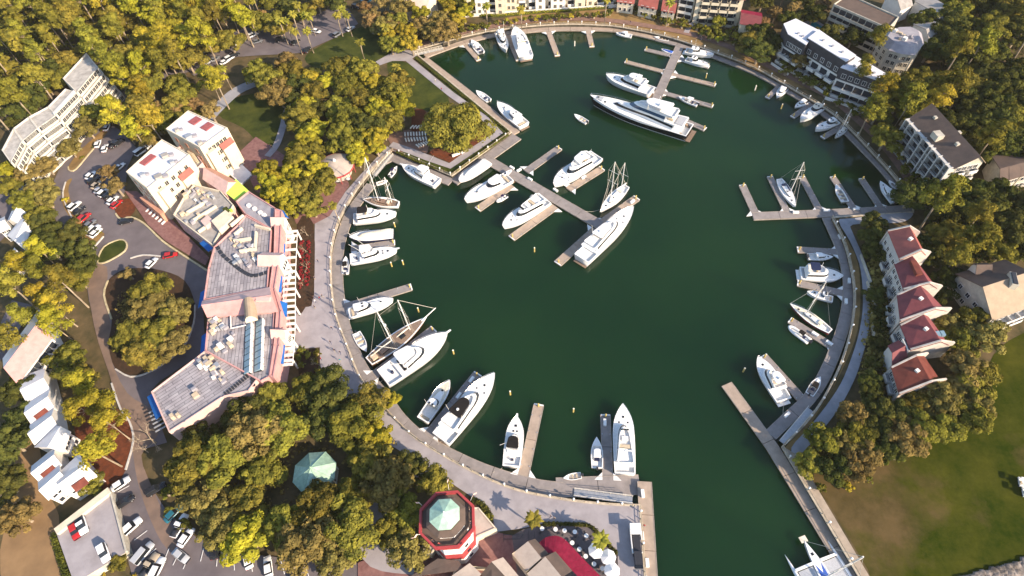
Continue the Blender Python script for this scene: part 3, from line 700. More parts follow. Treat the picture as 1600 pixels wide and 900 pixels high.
        slab(t, lx(.14), lx(.38), B*.62, B*.6, z0+1.7, .06, top, 'bimini', .15)
        for a in (-1, 1):
            for u in (.16, .36): pole(t, (lx(u), a*B*.28, z0+.3), (lx(u), a*B*.28, z0+1.72), .04, 'bimini_post')
        MB().box(lx(.30), lx(.34), -B*.2, B*.2, z0, z0+.6).build('bench_seat', 'seat_tan', t)
        pole(t, (lx(.40), 0, z0), (lx(.38), 0, z0+3.6), .06, 'signal_mast'); hatch(t, lx(.78), 0, H(.8)+.05)
    elif style == 'covered':    # everything aft under a canvas cover
        A = plan(lx(.03), lx(.80), B*.84, B*.55, .45)
        MB().loft([[(x,y,zc-.05) for x,y in A],[(x,y*.92,zc+.75) for x,y in A],[(lx(.4)+(x-lx(.4))*.72,y*.62,zc+1.35) for x,y in A],[(lx(.4)+(x-lx(.4))*.4,y*.2,zc+1.55) for x,y in A]], 0, False, True).build('canvas_cover', top, t, True)
    if L > 9 and k.get('rail', True): bow_rail(t, X, H, f, B)
    if k.get('platform', True):
        MB().box(-L/2-.9, -L/2-.02, -B*.38, B*.38, .28, .42).build('swim_platform', 'teak' if L > 14 else 'boat_deck', t)
    return t, L, B, X, H
def small(bow, stern, label, style='console', name='motorboat', hull='boat_white', top='boat_white', group=BOATG, motors=1, beam=None, cat='boat'):
    c, rz, L = sit(bow, stern, .5); B = beam or L*.36; fb = .62+.025*L
    t = thing(name, label, cat, (c.x, c.y, WZ), rz, group); lx = lambda u: -L/2+L*u
    if style == 'rib':
        m = MB(); r = B*.15; pts = [(lx(0),-B/2+r,.45),(lx(.55),-B/2+r,.45),(lx(.82),-B*.28,.55),(lx(.97),0,.68),(lx(.82),B*.28,.55),(lx(.55),B/2-r,.45),(lx(0),B/2-r,.45)]
        m.tube(catmull(pts, 3), r, 8); m.build('inflatable_tube', hull, t, True)
        MB().prism([(lx(.03),-B/2+r),(lx(.6),-B/2+r),(lx(.93),0),(lx(.6),B/2-r),(lx(.03),B/2-r)], -.2, .3, bottom=True).build('deck', 'boat_deck', t)
        MB().box(lx(.38), lx(.48), -B*.14, B*.14, .3, 1.05).build('helm_console', 'boat_white', t)
        MB().box(lx(.22), lx(.33), -B*.2, B*.2, .3, .75).build('bench_seat', 'boat_navy', t)
        if top != 'none': slab(t, lx(.30), lx(.55), B*.6, B*.55, 1.9, .06, top, 'bimini', .2); [pole(t, (lx(u), a*B*.24, .4), (lx(u), a*B*.24, 1.92), .03, 'bimini_post') for u in (.33,.52) for a in (-1,1)]
    else:
        f = hullshape(L, B, .4, .9, 2.2)
        X, H = boat_hull(t, L, B, fb, hull, f, 'boat_deck', .70 if style in ('console','open') else .35, wd=.5)
        if style == 'console':
            MB().box(lx(.40), lx(.50), -B*.16, B*.16, fb-.5, fb+.5).build('helm_console', 'boat_white', t)
            MB().box(lx(.24), lx(.33), -B*.2, B*.2, fb-.5, fb+.1).build('bench_seat', 'boat_navy', t)
            if top != 'none':
                slab(t, lx(.27), lx(.56), B*.62, B*.56, fb+1.35, .08, top, 't_top', .2)
                for u in (.32,.5):
                    for a in (-1,1): pole(t, (lx(u), a*B*.2, fb-.4), (lx(u), a*B*.24, fb+1.37), .04, 't_top_post')
        elif style == 'cuddy':
            cabin(t, lx(.36), lx(.72), B*.74, B*.55, fb-.03, fb+1.0, rf=.5, rb=0, nose=.4, glass=(.45,.85))
            slab(t, lx(.28), lx(.56), B*.66, B*.58, fb+1.12, .08, top, 'hardtop', .25)
            hatch(t, lx(.8), 0, H(.8)+.03, .4)
        elif style == 'cover':
            A = plan(lx(.02), lx(.9), B*.86, B*.5, .5)
            MB().loft([[(x,y,fb) for x,y in A],[(x,y*.7,fb+.35) for x,y in A],[(x*.6,y*.15,fb+.55) for x,y in A]], 0, False, True).build('canvas_cover', top, t, True)
        else:
            for u in (.2,.42): MB().box(lx(u), lx(u+.08), -B*.34, B*.34, fb-.4, fb-.12).build('thwart', 'seat_tan', t)
    for q in range(motors): outboard(t, -L/2, (q-(motors-1)/2)*.6, fb-.1 if style != 'rib' else .4)
    return t
def rig(t, x, z0, h, boom=0, spread=(.55,), w=1.6, lx0=None, lx1=None, zb=None, sail='boat_white', r=.13, rake=0.0):
    rx = lambda z: x-rake*(z-z0)
    pole(t, (x,0,z0), (rx(z0+h),0,z0+h), r, 'mast', 'mast_white', 8)
    for s in spread: zz = z0+h*s; pole(t, (rx(zz),-w,zz), (rx(zz),w,zz), .05, 'spreader')
    if boom:
        pole(t, (x,0,z0+1.3), (x-boom,0,z0+1.25), .1, 'boom')
        MB().tube([(x-.3,0,z0+1.55),(x-boom*.5,0,z0+1.5),(x-boom*.95,0,z0+1.42)], [.2,.24,.12], 7).build('furled_sail', sail, t, True)
    st = MB()
    for a in (-1, 1):
        for s in spread[-1:]:
            st.tube([(x-.3,a*w*.95,z0), (rx(z0+h*s),a*w,z0+h*s), (rx(z0+h),0,z0+h)], .035, 3); st.tube([(x+.4,a*w*.95,z0), (rx(z0+h*s),a*.05,z0+h*s)], .035, 3)
    if lx0 is not None: st.tube([(lx0,0,zb), (rx(z0+h),0,z0+h)], .04, 3)
    if lx1 is not None: st.tube([(lx1,0,zb), (rx(z0+h),0,z0+h)], .06, 4)
    st.build('rigging', 'rope', t)
def sailboat(bow, stern, label, mast_h, masts=((.60,1.0),), hull='boat_white', deck='boat_deck', beam=None, sail='boat_white', group=BOATG, name='sailboat', cabinm='boat_white', sprit=0.0, boot=None, boom=.33):
    c, rz, L = sit(bow, stern, .8); B = beam or L*.27; fb = .75+.035*L
    t = thing(name, label, 'sailboat', (c.x, c.y, WZ), rz, group); lx = lambda u: -L/2+L*u
    f = hullshape(L, B, .42, .55, 1.9); X, H = boat_hull(t, L, B, fb, hull, f, deck, .22, sheer=.22, wd=.45, bootm=boot, rake=.1)
    cabin(t, lx(.26), lx(.68), B*.56, B*.36, fb, fb+.55, rf=.4, rb=.05, nose=.4, glass=(.35,.8), m=cabinm)
    hatch(t, lx(.78), 0, H(.78)+.05, .5); hatch(t, lx(.5), 0, fb+.66, .45)
    MB().box(lx(.24), lx(.30), -B*.2, B*.2, fb+.3, fb+.95).build('spray_hood', sail if sail != 'boat_white' else 'boat_cream', t)
    MB().cyl(lx(.10), 0, fb-.3, fb+.4, .06).build('wheel_post', 'steel', t)
    if sprit: MB().tube([(lx(.92),0,H(1)), (lx(1)+sprit,0,H(1)+.45)], .14, 6).build('bowsprit', 'mast_white', t)
    for i, (u, s) in enumerate(masts):
        rig(t, lx(u), fb+.4, mast_h*s, L*boom*s, (.5,.75) if s == 1 else (.6,), B*.45, lx(0) if i == 0 else None, (lx(1)+sprit) if i == (0 if s == 1 else 1) else None, fb, sail)
    bow_rail(t, X, H, f, B, .7)
    return t
# ------------------------------------------------------------------ the fleet (bow pixel, stern pixel)
small((737,64),(752,83), 'white open boat with three outboards at the north wall finger', 'console', motors=3, top='boat_white')
motor((791,82),(780,53), 'white yacht moored bow out at the north wall, left of a finger', style='fly', hardtop=True)
motor((805,48),(822,92), 'white yacht moored bow in at the north wall, right of a finger', style='fly', hardtop=False)
small((962,53),(987,57), 'low white runabout alone under the far promenade wall', 'cuddy', motors=0)
small((1022,59),(1045,63), 'white pontoon skiff tied along the far shore dock', 'open', motors=1)
small((1033,78),(1051,83), 'small boat under a bright blue cover', 'cover', top='boat_blue', motors=0)
motor((1115,88),(1071,80), 'white cruiser closest to the far shore beside the spine dock', style='express', well=.22)
motor((1108,104),(1072,93), 'white cruiser with its bow to the right, second from the far shore', style='express', well=.25)
motor((946,122),(1018,146), 'white pilothouse motor yacht just beyond the black yacht', style='fly')
small((897,180),(917,192), 'small white tender under way in open water', 'open', motors=1)
small((1060,153),(1090,164), 'white centre console on the finger right of the far spine dock', 'console', top='boat_white')
motor((864,293),(932,246), 'tall white flybridge yacht on the far side of the spine dock', style='fly', hardtop=True)
motor((777,164),(819,198), 'white express cruiser on the straight wall of the point', style='express', well=.2, gm='glass_blue')
small((744,143),(764,158), 'small white open boat tied along the straight wall of the point', 'console', top='none')
small((606,283),(588,288), 'small white dinghy with clutter aboard by the timber gangway', 'open')
small((621,261),(609,276), 'small white dinghy with a dark purple cover by the timber gangway', 'console', top='canvas_purple')
motor((629,262),(684,288), 'white sportfisher under the shorter wall of the point', style='sport', hatches=True, platform=False)
motor((717,285),(763,254), 'white hulled cruiser with dark boot stripe under the tip of the point', style='covered', top='boat_white', boot='boat_black')
motor((726,317),(796,279), 'white cruiser carrying a dinghy on its stern', style='express', well=.22, roofhatch='boat_deck')
motor((785,358),(853,314), 'white flybridge yacht with a black wraparound windscreen', style='fly', hardtop=False, well=.14)
motor((989,331),(908,409), 'largest white motor yacht, alongside the tee end of the spine dock', style='fly', top='boat_deck', well=.16, beam=6.0)
motor((621,336),(553,344), 'white trawler yacht with a black bimini on the promenade dock', style='trawler', top='canvas_black', name='trawler_yacht', platform=False, beam=5.0)
motor((547,374),(615,367), 'cruiser under a full cream canvas cover on the promenade dock', style='covered', top='boat_cream', hull='boat_navy', platform=False)
motor((622,393),(548,407), 'white sportfisher below the cream covered cruiser', style='sport', hatches=True, platform=False, beam=4.6)
small((541,402),(540,428), 'small white boat lying along the promenade dock behind the sportfisher', 'console', top='canvas_black')
motor((616,470),(546,491), 'white cruiser with two dark roof hatches on the promenade dock', style='express', well=.16)
small((573,551),(557,521), 'small white open boat lying bow down along the promenade dock', 'open', motors=1)
motor((701,525),(600,594), 'big white sportfisher beside the wooden schooner', style='sport', beam=7.0, dark=True, platform=False)
motor((704,597),(661,658), 'slim white downeast cruiser with a long cream cockpit', style='express', well=.34, name='cruiser', deck='boat_cream', platform=False)
motor((774,588),(690,689), 'white yacht with a black two part hardtop', style='fly', top='canvas_black', well=.16, beam=6.2)
motor((808,653),(799,730), 'white sportfisher with a bow pulpit beside the tan finger', style='sport', top='canvas_black', hatches=True, platform=False, beam=4.7)
small((932,684),(933,732), 'white open boat beside the bottom finger, bow away from the quay', 'console', motors=1, beam=3.0)
motor((972,635),(976,742), 'long white yacht beside the bottom finger at the quay corner', style='fly', hardtop=False, well=.12, beam=5.4)
small((880,748),(908,743), 'tiny white tender at the quay corner dock', 'open', motors=1, beam=1.7)
motor((1182,560),(1224,627), 'white cruiser beside the channel pier', style='fly', well=.24, beam=4.6)
small((1281,590),(1264,617), 'small white launch with a black cover on the right bank dock', 'console', top='canvas_black')
sailboat((1242,325),(1217,281), 'white sloop with a tall bare mast on the right dock', 14, hull='boat_white', sail='boat_navy')
small((1305,290),(1320,316), 'tan skiff on the right dock', 'open', hull='boat_cream', motors=0)
small((1374,285),(1398,317), 'narrow white boat on the innermost finger of the right dock', 'cuddy', motors=1)
small((1388,283),(1402,296), 'small white launch half hidden by trees at the right dock', 'open', motors=0)
small((1213,154),(1228,135), 'small white cruiser, first below the white roofed flats', 'cuddy', motors=1)
small((1241,169),(1263,157), 'small white cruiser, second below the white roofed flats', 'cuddy', motors=0)
motor((1249,190),(1285,166), 'white cruiser with a tan hardtop below the white roofed flats', style='express', top='boat_cream')
motor((1273,204),(1308,190), 'white cruiser with two roof hatches on the far right bank', style='express')
sailboat((1304,216),(1322,201), 'small white sailboat on the far right bank', 10, sail='boat_white')
small((1301,403),(1262,402), 'white boat with a white hardtop and blue windscreen on the right bank', 'cuddy', motors=2, name='cabin_boat')
motor((1316,434),(1250,428), 'white trawler with a navy bimini on the right bank', style='trawler', top='boat_navy', name='trawler_yacht', beam=5.0)
motor((1260,457),(1301,468), 'small white cruiser between the trawler and the red sailboat', style='express', well=.3, gm='glass_blue', platform=False)
sailboat((1233,476),(1297,519), 'sailboat with a deep red hull and pale deck on the right bank', 15, hull='boat_red', deck='boat_cream', sail='boat_cream', boot='antifoul')
small((1232,510),(1265,534), 'grey white inflatable with a black bimini on the right bank', 'rib', top='canvas_black', hull='gelcoat_white', name='inflatable_boat', motors=2)
small((776,316),(792,306), 'small white tender with a navy canopy beside the dinghy carrying cruiser', 'rib', top='canvas_purple', hull='gelcoat_white', name='inflatable_boat')
d = small((800,272),(786,279), 'white dinghy carried on the stern of the cruiser', 'rib', top='none', hull='gelcoat_white', name='inflatable_boat', motors=0); d.location.z = WZ+1.75
sailboat((937,333),(979,292), 'white ketch with two tall masts at the tee end of the spine dock', 17, ((.62,1.0),(.22,.72)), beam=4.2, name='ketch', boom=.27)
sailboat((567,313),(623,320), 'wooden ketch with tan deck moored below the sloping gangway', 19, ((.55,1.0),(.18,.6)), hull='boat_white', deck='teak', cabinm='boat_brown', beam=4.4, name='ketch', boom=.26)
# wooden schooner
def schooner():
    bow, stern = (668,498), (577,566); c, rz, L = sit(bow, stern, 1.0); B = 5.2; fb = 1.6
    t = thing('schooner', 'brown wooden schooner with two raked masts and a long bowsprit', 'sailboat', (c.x, c.y, WZ), rz, BOATG); lx = lambda u: -L/2+L*u
    f = hullshape(L, B, .45, .6, 1.8); X, H = boat_hull(t, L, B, fb, 'boat_brown', f, 'teak', .12, sheer=.3, wd=.4, bootm='boat_red', rake=.12)
    cabin(t, lx(.18), lx(.34), B*.5, B*.42, fb, fb+.7, rf=.2, nose=.15, glass=(.3,.75), m='boat_brown', name='deckhouse')
    MB().box(lx(.05), lx(.13), -.9, .9, fb-.1, fb+.5).build('aft_cabin', 'seat_tan', t)
    MB().box(lx(.52), lx(.60), -.8, .8, fb+.05, fb+.5).build('skylight', 'boat_glass', t)
    MB().tube([(lx(.9),0,H(.95)), (lx(1)+3.4,0,H(1)+1.0)], [.2,.13], 6).build('bowsprit', 'mast_white', t)
    rig(t, lx(.40), fb+.1, 17.5, L*.34, (.6,), B*.46, lx(.02), None, fb, 'boat_cream', .17, .05)
    rig(t, lx(.70), fb+.1, 15.5, L*.22, (.6,), B*.42, None, lx(1)+3.2, H(1)+.9, 'boat_cream', .16, .04)
    MB().tube([(lx(.70)-.6,0,fb+15.2), (lx(.40)-.7,0,fb+15.0)], .035, 3).build('triatic_stay', 'rope', t)
    MB().ball((lx(.40)-.1,.5,fb+9), .45,.45,.45).build('radar_dome', 'boat_white', t)
    # davits and tender aft
    for u in (.06,.2): pole(t, (lx(u),-B*.4,fb), (lx(u),-B*.62,fb+1.6), .06, 'davit')
schooner()
# black hulled superyacht
def superyacht():
    bow, stern = (921,157), (1077,208); c, rz, L = sit(bow, stern, 1.6); B = 8.0; fb = 2.9
    t = thing('superyacht', 'black hulled superyacht with white superstructure across the far spine dock', 'yacht', (c.x, c.y, WZ), rz, BOATG); lx = lambda u: -L/2+L*u
    f = hullshape(L, B, .40, .92, 2.5); X, H = boat_hull(t, L, B, fb, 'boat_black', f, 'boat_deck', .07, sheer=.45, wd=1.3, bootm='boat_white')
    b = MB(); ts = [.12+.83*i/20 for i in range(21)]                    # white bulwark band above the black topsides
    for sg in (-1, 1):
        b.loft([[(X(q), sg*(B/2*f(q)*1.004+.02), H(q)-.75*min(1,(q-.1)*3)), (X(q), sg*(B/2*f(q)+.03), H(q)+.1)] for q in ts], 0, closed=False)
    b.build('bulwark', 'boat_white', t)
    p = MB()
    for u in (.30,.36,.42,.54,.60): 
        for sg in (-1,1): p.box(X(u)-.5, X(u)+.5, sg*(B/2*f(u))-.03, sg*(B/2*f(u))+.03, H(u)*.42, H(u)*.42+.35)
    p.build('porthole_run', 'boat_glass', t).name = 'porthole'
    cabin(t, lx(.13), lx(.80), B*.84, B*.42, fb+.0, fb+2.3, rf=L*.10, rb=0, nose=.55, tum=.10, glass=(.45,.82), name='main_deck_house')
    z = fb+2.35
    MB().prism(plan(lx(.05), lx(.66), B*.86, B*.56, .5), z, z+.15).build('upper_deck', 'boat_deck', t)
    cabin(t, lx(.22), lx(.62), B*.70, B*.5, z+.15, z+2.2, rf=L*.075, rb=0, nose=.45, glass=(.30,.85), gm='glass_blue', name='upper_deck_house')
    z2 = z+2.3
    MB().prism(plan(lx(.14), lx(.52), B*.72, B*.5, .4), z2, z2+.12).build('sun_deck', 'boat_deck', t)
    o = plan(lx(.15), lx(.51), B*.7, B*.48, .4)
    MB().loft([[(x,y,z2+.12) for x,y in o],[(x,y,z2+.7) for x,y in o],[(x,y*.9,z2+.7) for x,y in o],[(x,y*.9,z2+.15) for x,y in o]], 0).build('sun_deck_coaming', 'boat_white', t)
    slab(t, lx(.20), lx(.44), B*.66, B*.54, z2+2.1, .16, 'boat_white', 'hardtop', .3, .1)
    for a in (-1,1):
        for u in (.22,.40): pole(t, (lx(u), a*B*.28, z2), (lx(u), a*B*.28, z2+2.15), .12, 'hardtop_post')
    MB().box(lx(.06), lx(.13), -B*.3, B*.3, z+.16, z+.5).build('sun_pad', 'rubber_grey', t)
    MB().box(lx(.16), lx(.20), -B*.2, B*.2, z+.16, z+.9).build('table_set', 'seat_tan', t)
    MB().prism([(lx(.86),-B*.16),(lx(.93),-B*.10),(lx(.93),B*.10),(lx(.86),B*.16)], H(.88)+.03, H(.88)+.35).build('anchor_deck', 'rubber_grey', t)
    hatch(t, lx(.83), .8, H(.83)+.1, .8); hatch(t, lx(.91), 0, H(.9)+.45, .7, 'dark_metal')
    MB().box(-L/2-1.6, -L/2-.02, -B*.42, B*.42, .4, .6).build('swim_platform', 'teak', t)
    for a in (-1,1):
        MB().loft([[(lx(.0),a*B*.30,.6),(lx(.0),a*B*.42,.6),(lx(.0),a*B*.42,.9),(lx(.0),a*B*.30,.9)],[(lx(.07),a*B*.30,fb-.4),(lx(.07),a*B*.42,fb-.4),(lx(.07),a*B*.42,fb),(lx(.07),a*B*.30,fb)]], 0, True, True).build('stern_stair', 'teak', t)
    bow_rail(t, X, H, f, B, .55, .9)
    MB().ball((lx(.3),1,z2+2.7), .7,.7,.7).build('satellite_dome', 'boat_white', t)
    pole(t, (lx(.34),0,z2+2.2), (lx(.32),0,z2+5.2), .1, 'signal_mast')
superyacht()
# trimaran at the channel pier
def trimaran():
    a, b = P(1255,846,WZ+.8), P(1297,916,WZ+.8); d = (a-b).normalized(); L = 16.5; c = a-d*L/2
    t = thing('trimaran', 'white trimaran with blue deck and grey nets at the channel pier', 'sailboat', (c.x, c.y, WZ), math.atan2(d.y, d.x), BOATG)
    lx = lambda u: -L/2+L*u
    f = hullshape(L, 2.6, .45, .7, 2.0); boat_hull(t, L, 2.6, 1.3, 'boat_white', f, 'boat_deck', .2, sheer=.2)
    for sg in (-1, 1):
        m = MB(); g = hullshape(L*.82, 1.0, .45, .5, 2.0); N = 12
        m.loft([[(-L*.36+L*.8*i/N, sg*5.3+.5*max(g(i/N*.995),.03)*math.cos(q), .55+.62*max(g(i/N*.995),.08)*math.sin(q)) for q in [k*math.pi/4 for k in range(8)]] for i in range(N+1)], 0, True, True)
        m.build('outrigger_hull', 'boat_white', t, True)
        for u in (.30,.72):
            MB().loft([[(lx(u)-.35,sg*1.0,1.25),(lx(u)+.35,sg*1.0,1.25),(lx(u)+.3,sg*1.0,1.6),(lx(u)-.3,sg*1.0,1.6)],[(lx(u)-.3,sg*5.2,.85),(lx(u)+.3,sg*5.2,.85),(lx(u)+.25,sg*5.2,1.15),(lx(u)-.25,sg*5.2,1.15)]], 0, True, True).build('cross_beam', 'boat_white', t)
        MB().add([(lx(.34),sg*1.35,1.22),(lx(.69),sg*1.2,1.22),(lx(.69),sg*4.8,.98),(lx(.34),sg*4.8,.98)], [(0,1,2,3)]).build('net', 'rubber_grey', t)
    MB().prism([(lx(.42),-.9),(lx(.74),-.7),(lx(.74),.7),(lx(.42),.9)], 1.36, 1.42).build('blue_deck', 'boat_blue', t)
    cabin(t, lx(.26), lx(.5), 1.9, 1.5, 1.3, 1.9, rf=.4, nose=.3, glass=None)
    hatch(t, lx(.82), 0, 1.46, .6); rig(t, lx(.52), 1.4, 19, 5.6, (.5,.75), 2.2, lx(0), lx(1), 1.4, 'boat_white', .16)
    MB().box(lx(.98), lx(1.06), -.8, .8, 1.35, 1.5).build('bow_pulpit', 'boat_cream', t)
trimaran()
# mooring lines
# ------------------------------------------------------------------ buildings
def stripes(name, c1, c2, ang, scale):
    m = bpy.data.materials.new(name); m.use_nodes = True; nt = m.node_tree; n = nt.nodes; l = nt.links; b = n['Principled BSDF']; b.inputs['Roughness'].default_value = .85
    geo = n.new('ShaderNodeNewGeometry'); mp = n.new('ShaderNodeMapping'); mp.vector_type = 'TEXTURE'; mp.inputs['Rotation'].default_value = (0,0,ang); l.new(geo.outputs['Position'], mp.inputs[0])
    br = n.new('ShaderNodeTexBrick'); br.inputs['Scale'].default_value = scale; br.inputs['Brick Width'].default_value = 4.5; br.inputs['Row Height'].default_value = .95; br.inputs['Mortar Size'].default_value = .06
    br.inputs['Color1'].default_value = (*c1,1); br.inputs['Color2'].default_value = (*c2,1); br.inputs['Mortar'].default_value = (c2[0]*.35,c2[1]*.35,c2[2]*.38,1); br.inputs['Bias'].default_value = 0
    l.new(mp.outputs[0], br.inputs['Vector'])
    nz = n.new('ShaderNodeTexNoise'); nz.inputs['Scale'].default_value = .35; nz.inputs['Detail'].default_value = 8; l.new(geo.outputs['Position'], nz.inputs['Vector'])
    mx = n.new('ShaderNodeMixRGB'); mx.blend_type = 'MULTIPLY'; mx.inputs[0].default_value = .8
    rp = n.new('ShaderNodeValToRGB'); rp.color_ramp.elements[0].position = .35; rp.color_ramp.elements[1].position = .65; rp.color_ramp.elements[0].color = (.62,.60,.62,1)
    l.new(nz.outputs[0], rp.inputs[0]); l.new(br.outputs['Color'], mx.inputs[1]); l.new(rp.outputs[0], mx.inputs[2]); l.new(mx.outputs[0], b.inputs['Base Color'])
    MAT[name] = m
mat('cream_wall', (0.66,0.58,0.44), 0.85, var=0.06, scale=0.5)
mat('white_wall', (0.74,0.71,0.66), 0.85, var=0.05, scale=0.5)
mat('pale_concrete', (0.50,0.46,0.38), 0.85, var=0.12, scale=0.5)
mat('facade_grey', (0.52,0.50,0.47), 0.85, var=0.06, scale=0.5)
mat('condo_wall', (0.64,0.60,0.52), 0.85, var=0.08, scale=0.5)
mat('condo_roof', (0.46,0.43,0.39), 0.85, var=0.15, scale=0.5)
mat('hatch_red', (0.33,0.10,0.10), 0.85, var=0.1, scale=1)
mat('party_wall_tan', (0.55,0.49,0.43), 0.85, var=0.12, scale=0.5)
mat('pink_wall', (0.58,0.31,0.285), 0.85, var=0.08, scale=0.5)
mat('pale_pink', (0.66,0.45,0.40), 0.85, var=0.06, scale=0.5)
mat('orange_wall', (0.55,0.29,0.20), 0.85, var=0.08, scale=0.5)
mat('white_roof', (0.72,0.71,0.74), 0.8, scale=0.25, col2=(0.58,0.57,0.60), detail=9)
mat('membrane_white', (0.76,0.74,0.72), 0.8, scale=0.3, col2=(0.64,0.61,0.59), detail=9)
mat('grey_roof', (0.36,0.34,0.36), 0.85, scale=0.5, col2=(0.26,0.245,0.27), detail=9)
mat('stone_grey_roof', (0.40,0.37,0.34), 0.9, scale=0.6, col2=(0.27,0.25,0.23), detail=8)
mat('red_tile', (0.22,0.05,0.052), 0.75, scale=0.5, col2=(0.14,0.032,0.036), detail=10)
mat('orange_tile', (0.36,0.10,0.075), 0.75, scale=0.5, col2=(0.26,0.07,0.055), detail=10)
mat('rust_tile', (0.19,0.058,0.042), 0.8, scale=0.6, col2=(0.12,0.038,0.03), detail=8)
mat('brown_roof', (0.145,0.105,0.085), 0.9, scale=0.5, col2=(0.105,0.08,0.068), detail=9)  # brown roofing; also painted on shaded slopes of tan roofs
mat('tan_roof', (0.40,0.31,0.22), 0.9, scale=0.5, col2=(0.32,0.245,0.175), detail=9)  # tan roofing; also painted on sunlit slopes of brown roofs
mat('pale_tan_roof', (0.50,0.42,0.35), 0.85, scale=0.5, col2=(0.40,0.33,0.28), detail=9)
mat('slate_wall', (0.075,0.07,0.075), 0.8, var=0.1, scale=0.6)
mat('window_glass', (0.03,0.035,0.045), 0.1, var=0.0)
mat('skylight_glass', (0.20,0.30,0.36), 0.12, var=0.1, scale=.4)
mat('awning_blue', (0.02,0.13,0.42), 0.8, var=0.08, scale=2)
mat('lime_canvas', (0.45,0.70,0.10), 0.8, var=0.05, scale=2)
mat('crimson_canvas', (0.23,0.016,0.042), 0.8, var=0.1, scale=1.0)
mat('lh_red', (0.38,0.048,0.05), 0.6, var=0.06, scale=1)
mat('lh_white', (0.78,0.75,0.72), 0.6, var=0.04, scale=1)
mat('verdigris', (0.37,0.54,0.42), 0.6, var=0.12, scale=1)
mat('verdigris_dark', (0.28,0.43,0.32), 0.6, var=0.12, scale=1)
mat('cupola_white', (0.78,0.78,0.72), 0.6, var=0.04, scale=1)
mat('red_flower', (0.20,0.012,0.016), 0.9, scale=2.0, col2=(0.12,0.02,0.02), detail=8)
mat('pool_water', (0.03,0.35,0.42), 0.08, var=0.1, scale=1)
stripes('shake_roof', (0.44,0.40,0.40), (0.31,0.285,0.295), R(96), 1.0)
stripes('shake_roof_b', (0.42,0.385,0.395), (0.30,0.28,0.295), R(38), 1.0)
def ccw(p):
    n = len(p); ar = sum(p[i][0]*p[(i+1)%n][1]-p[(i+1)%n][0]*p[i][1] for i in range(n)); return p if ar > 0 else p[::-1]
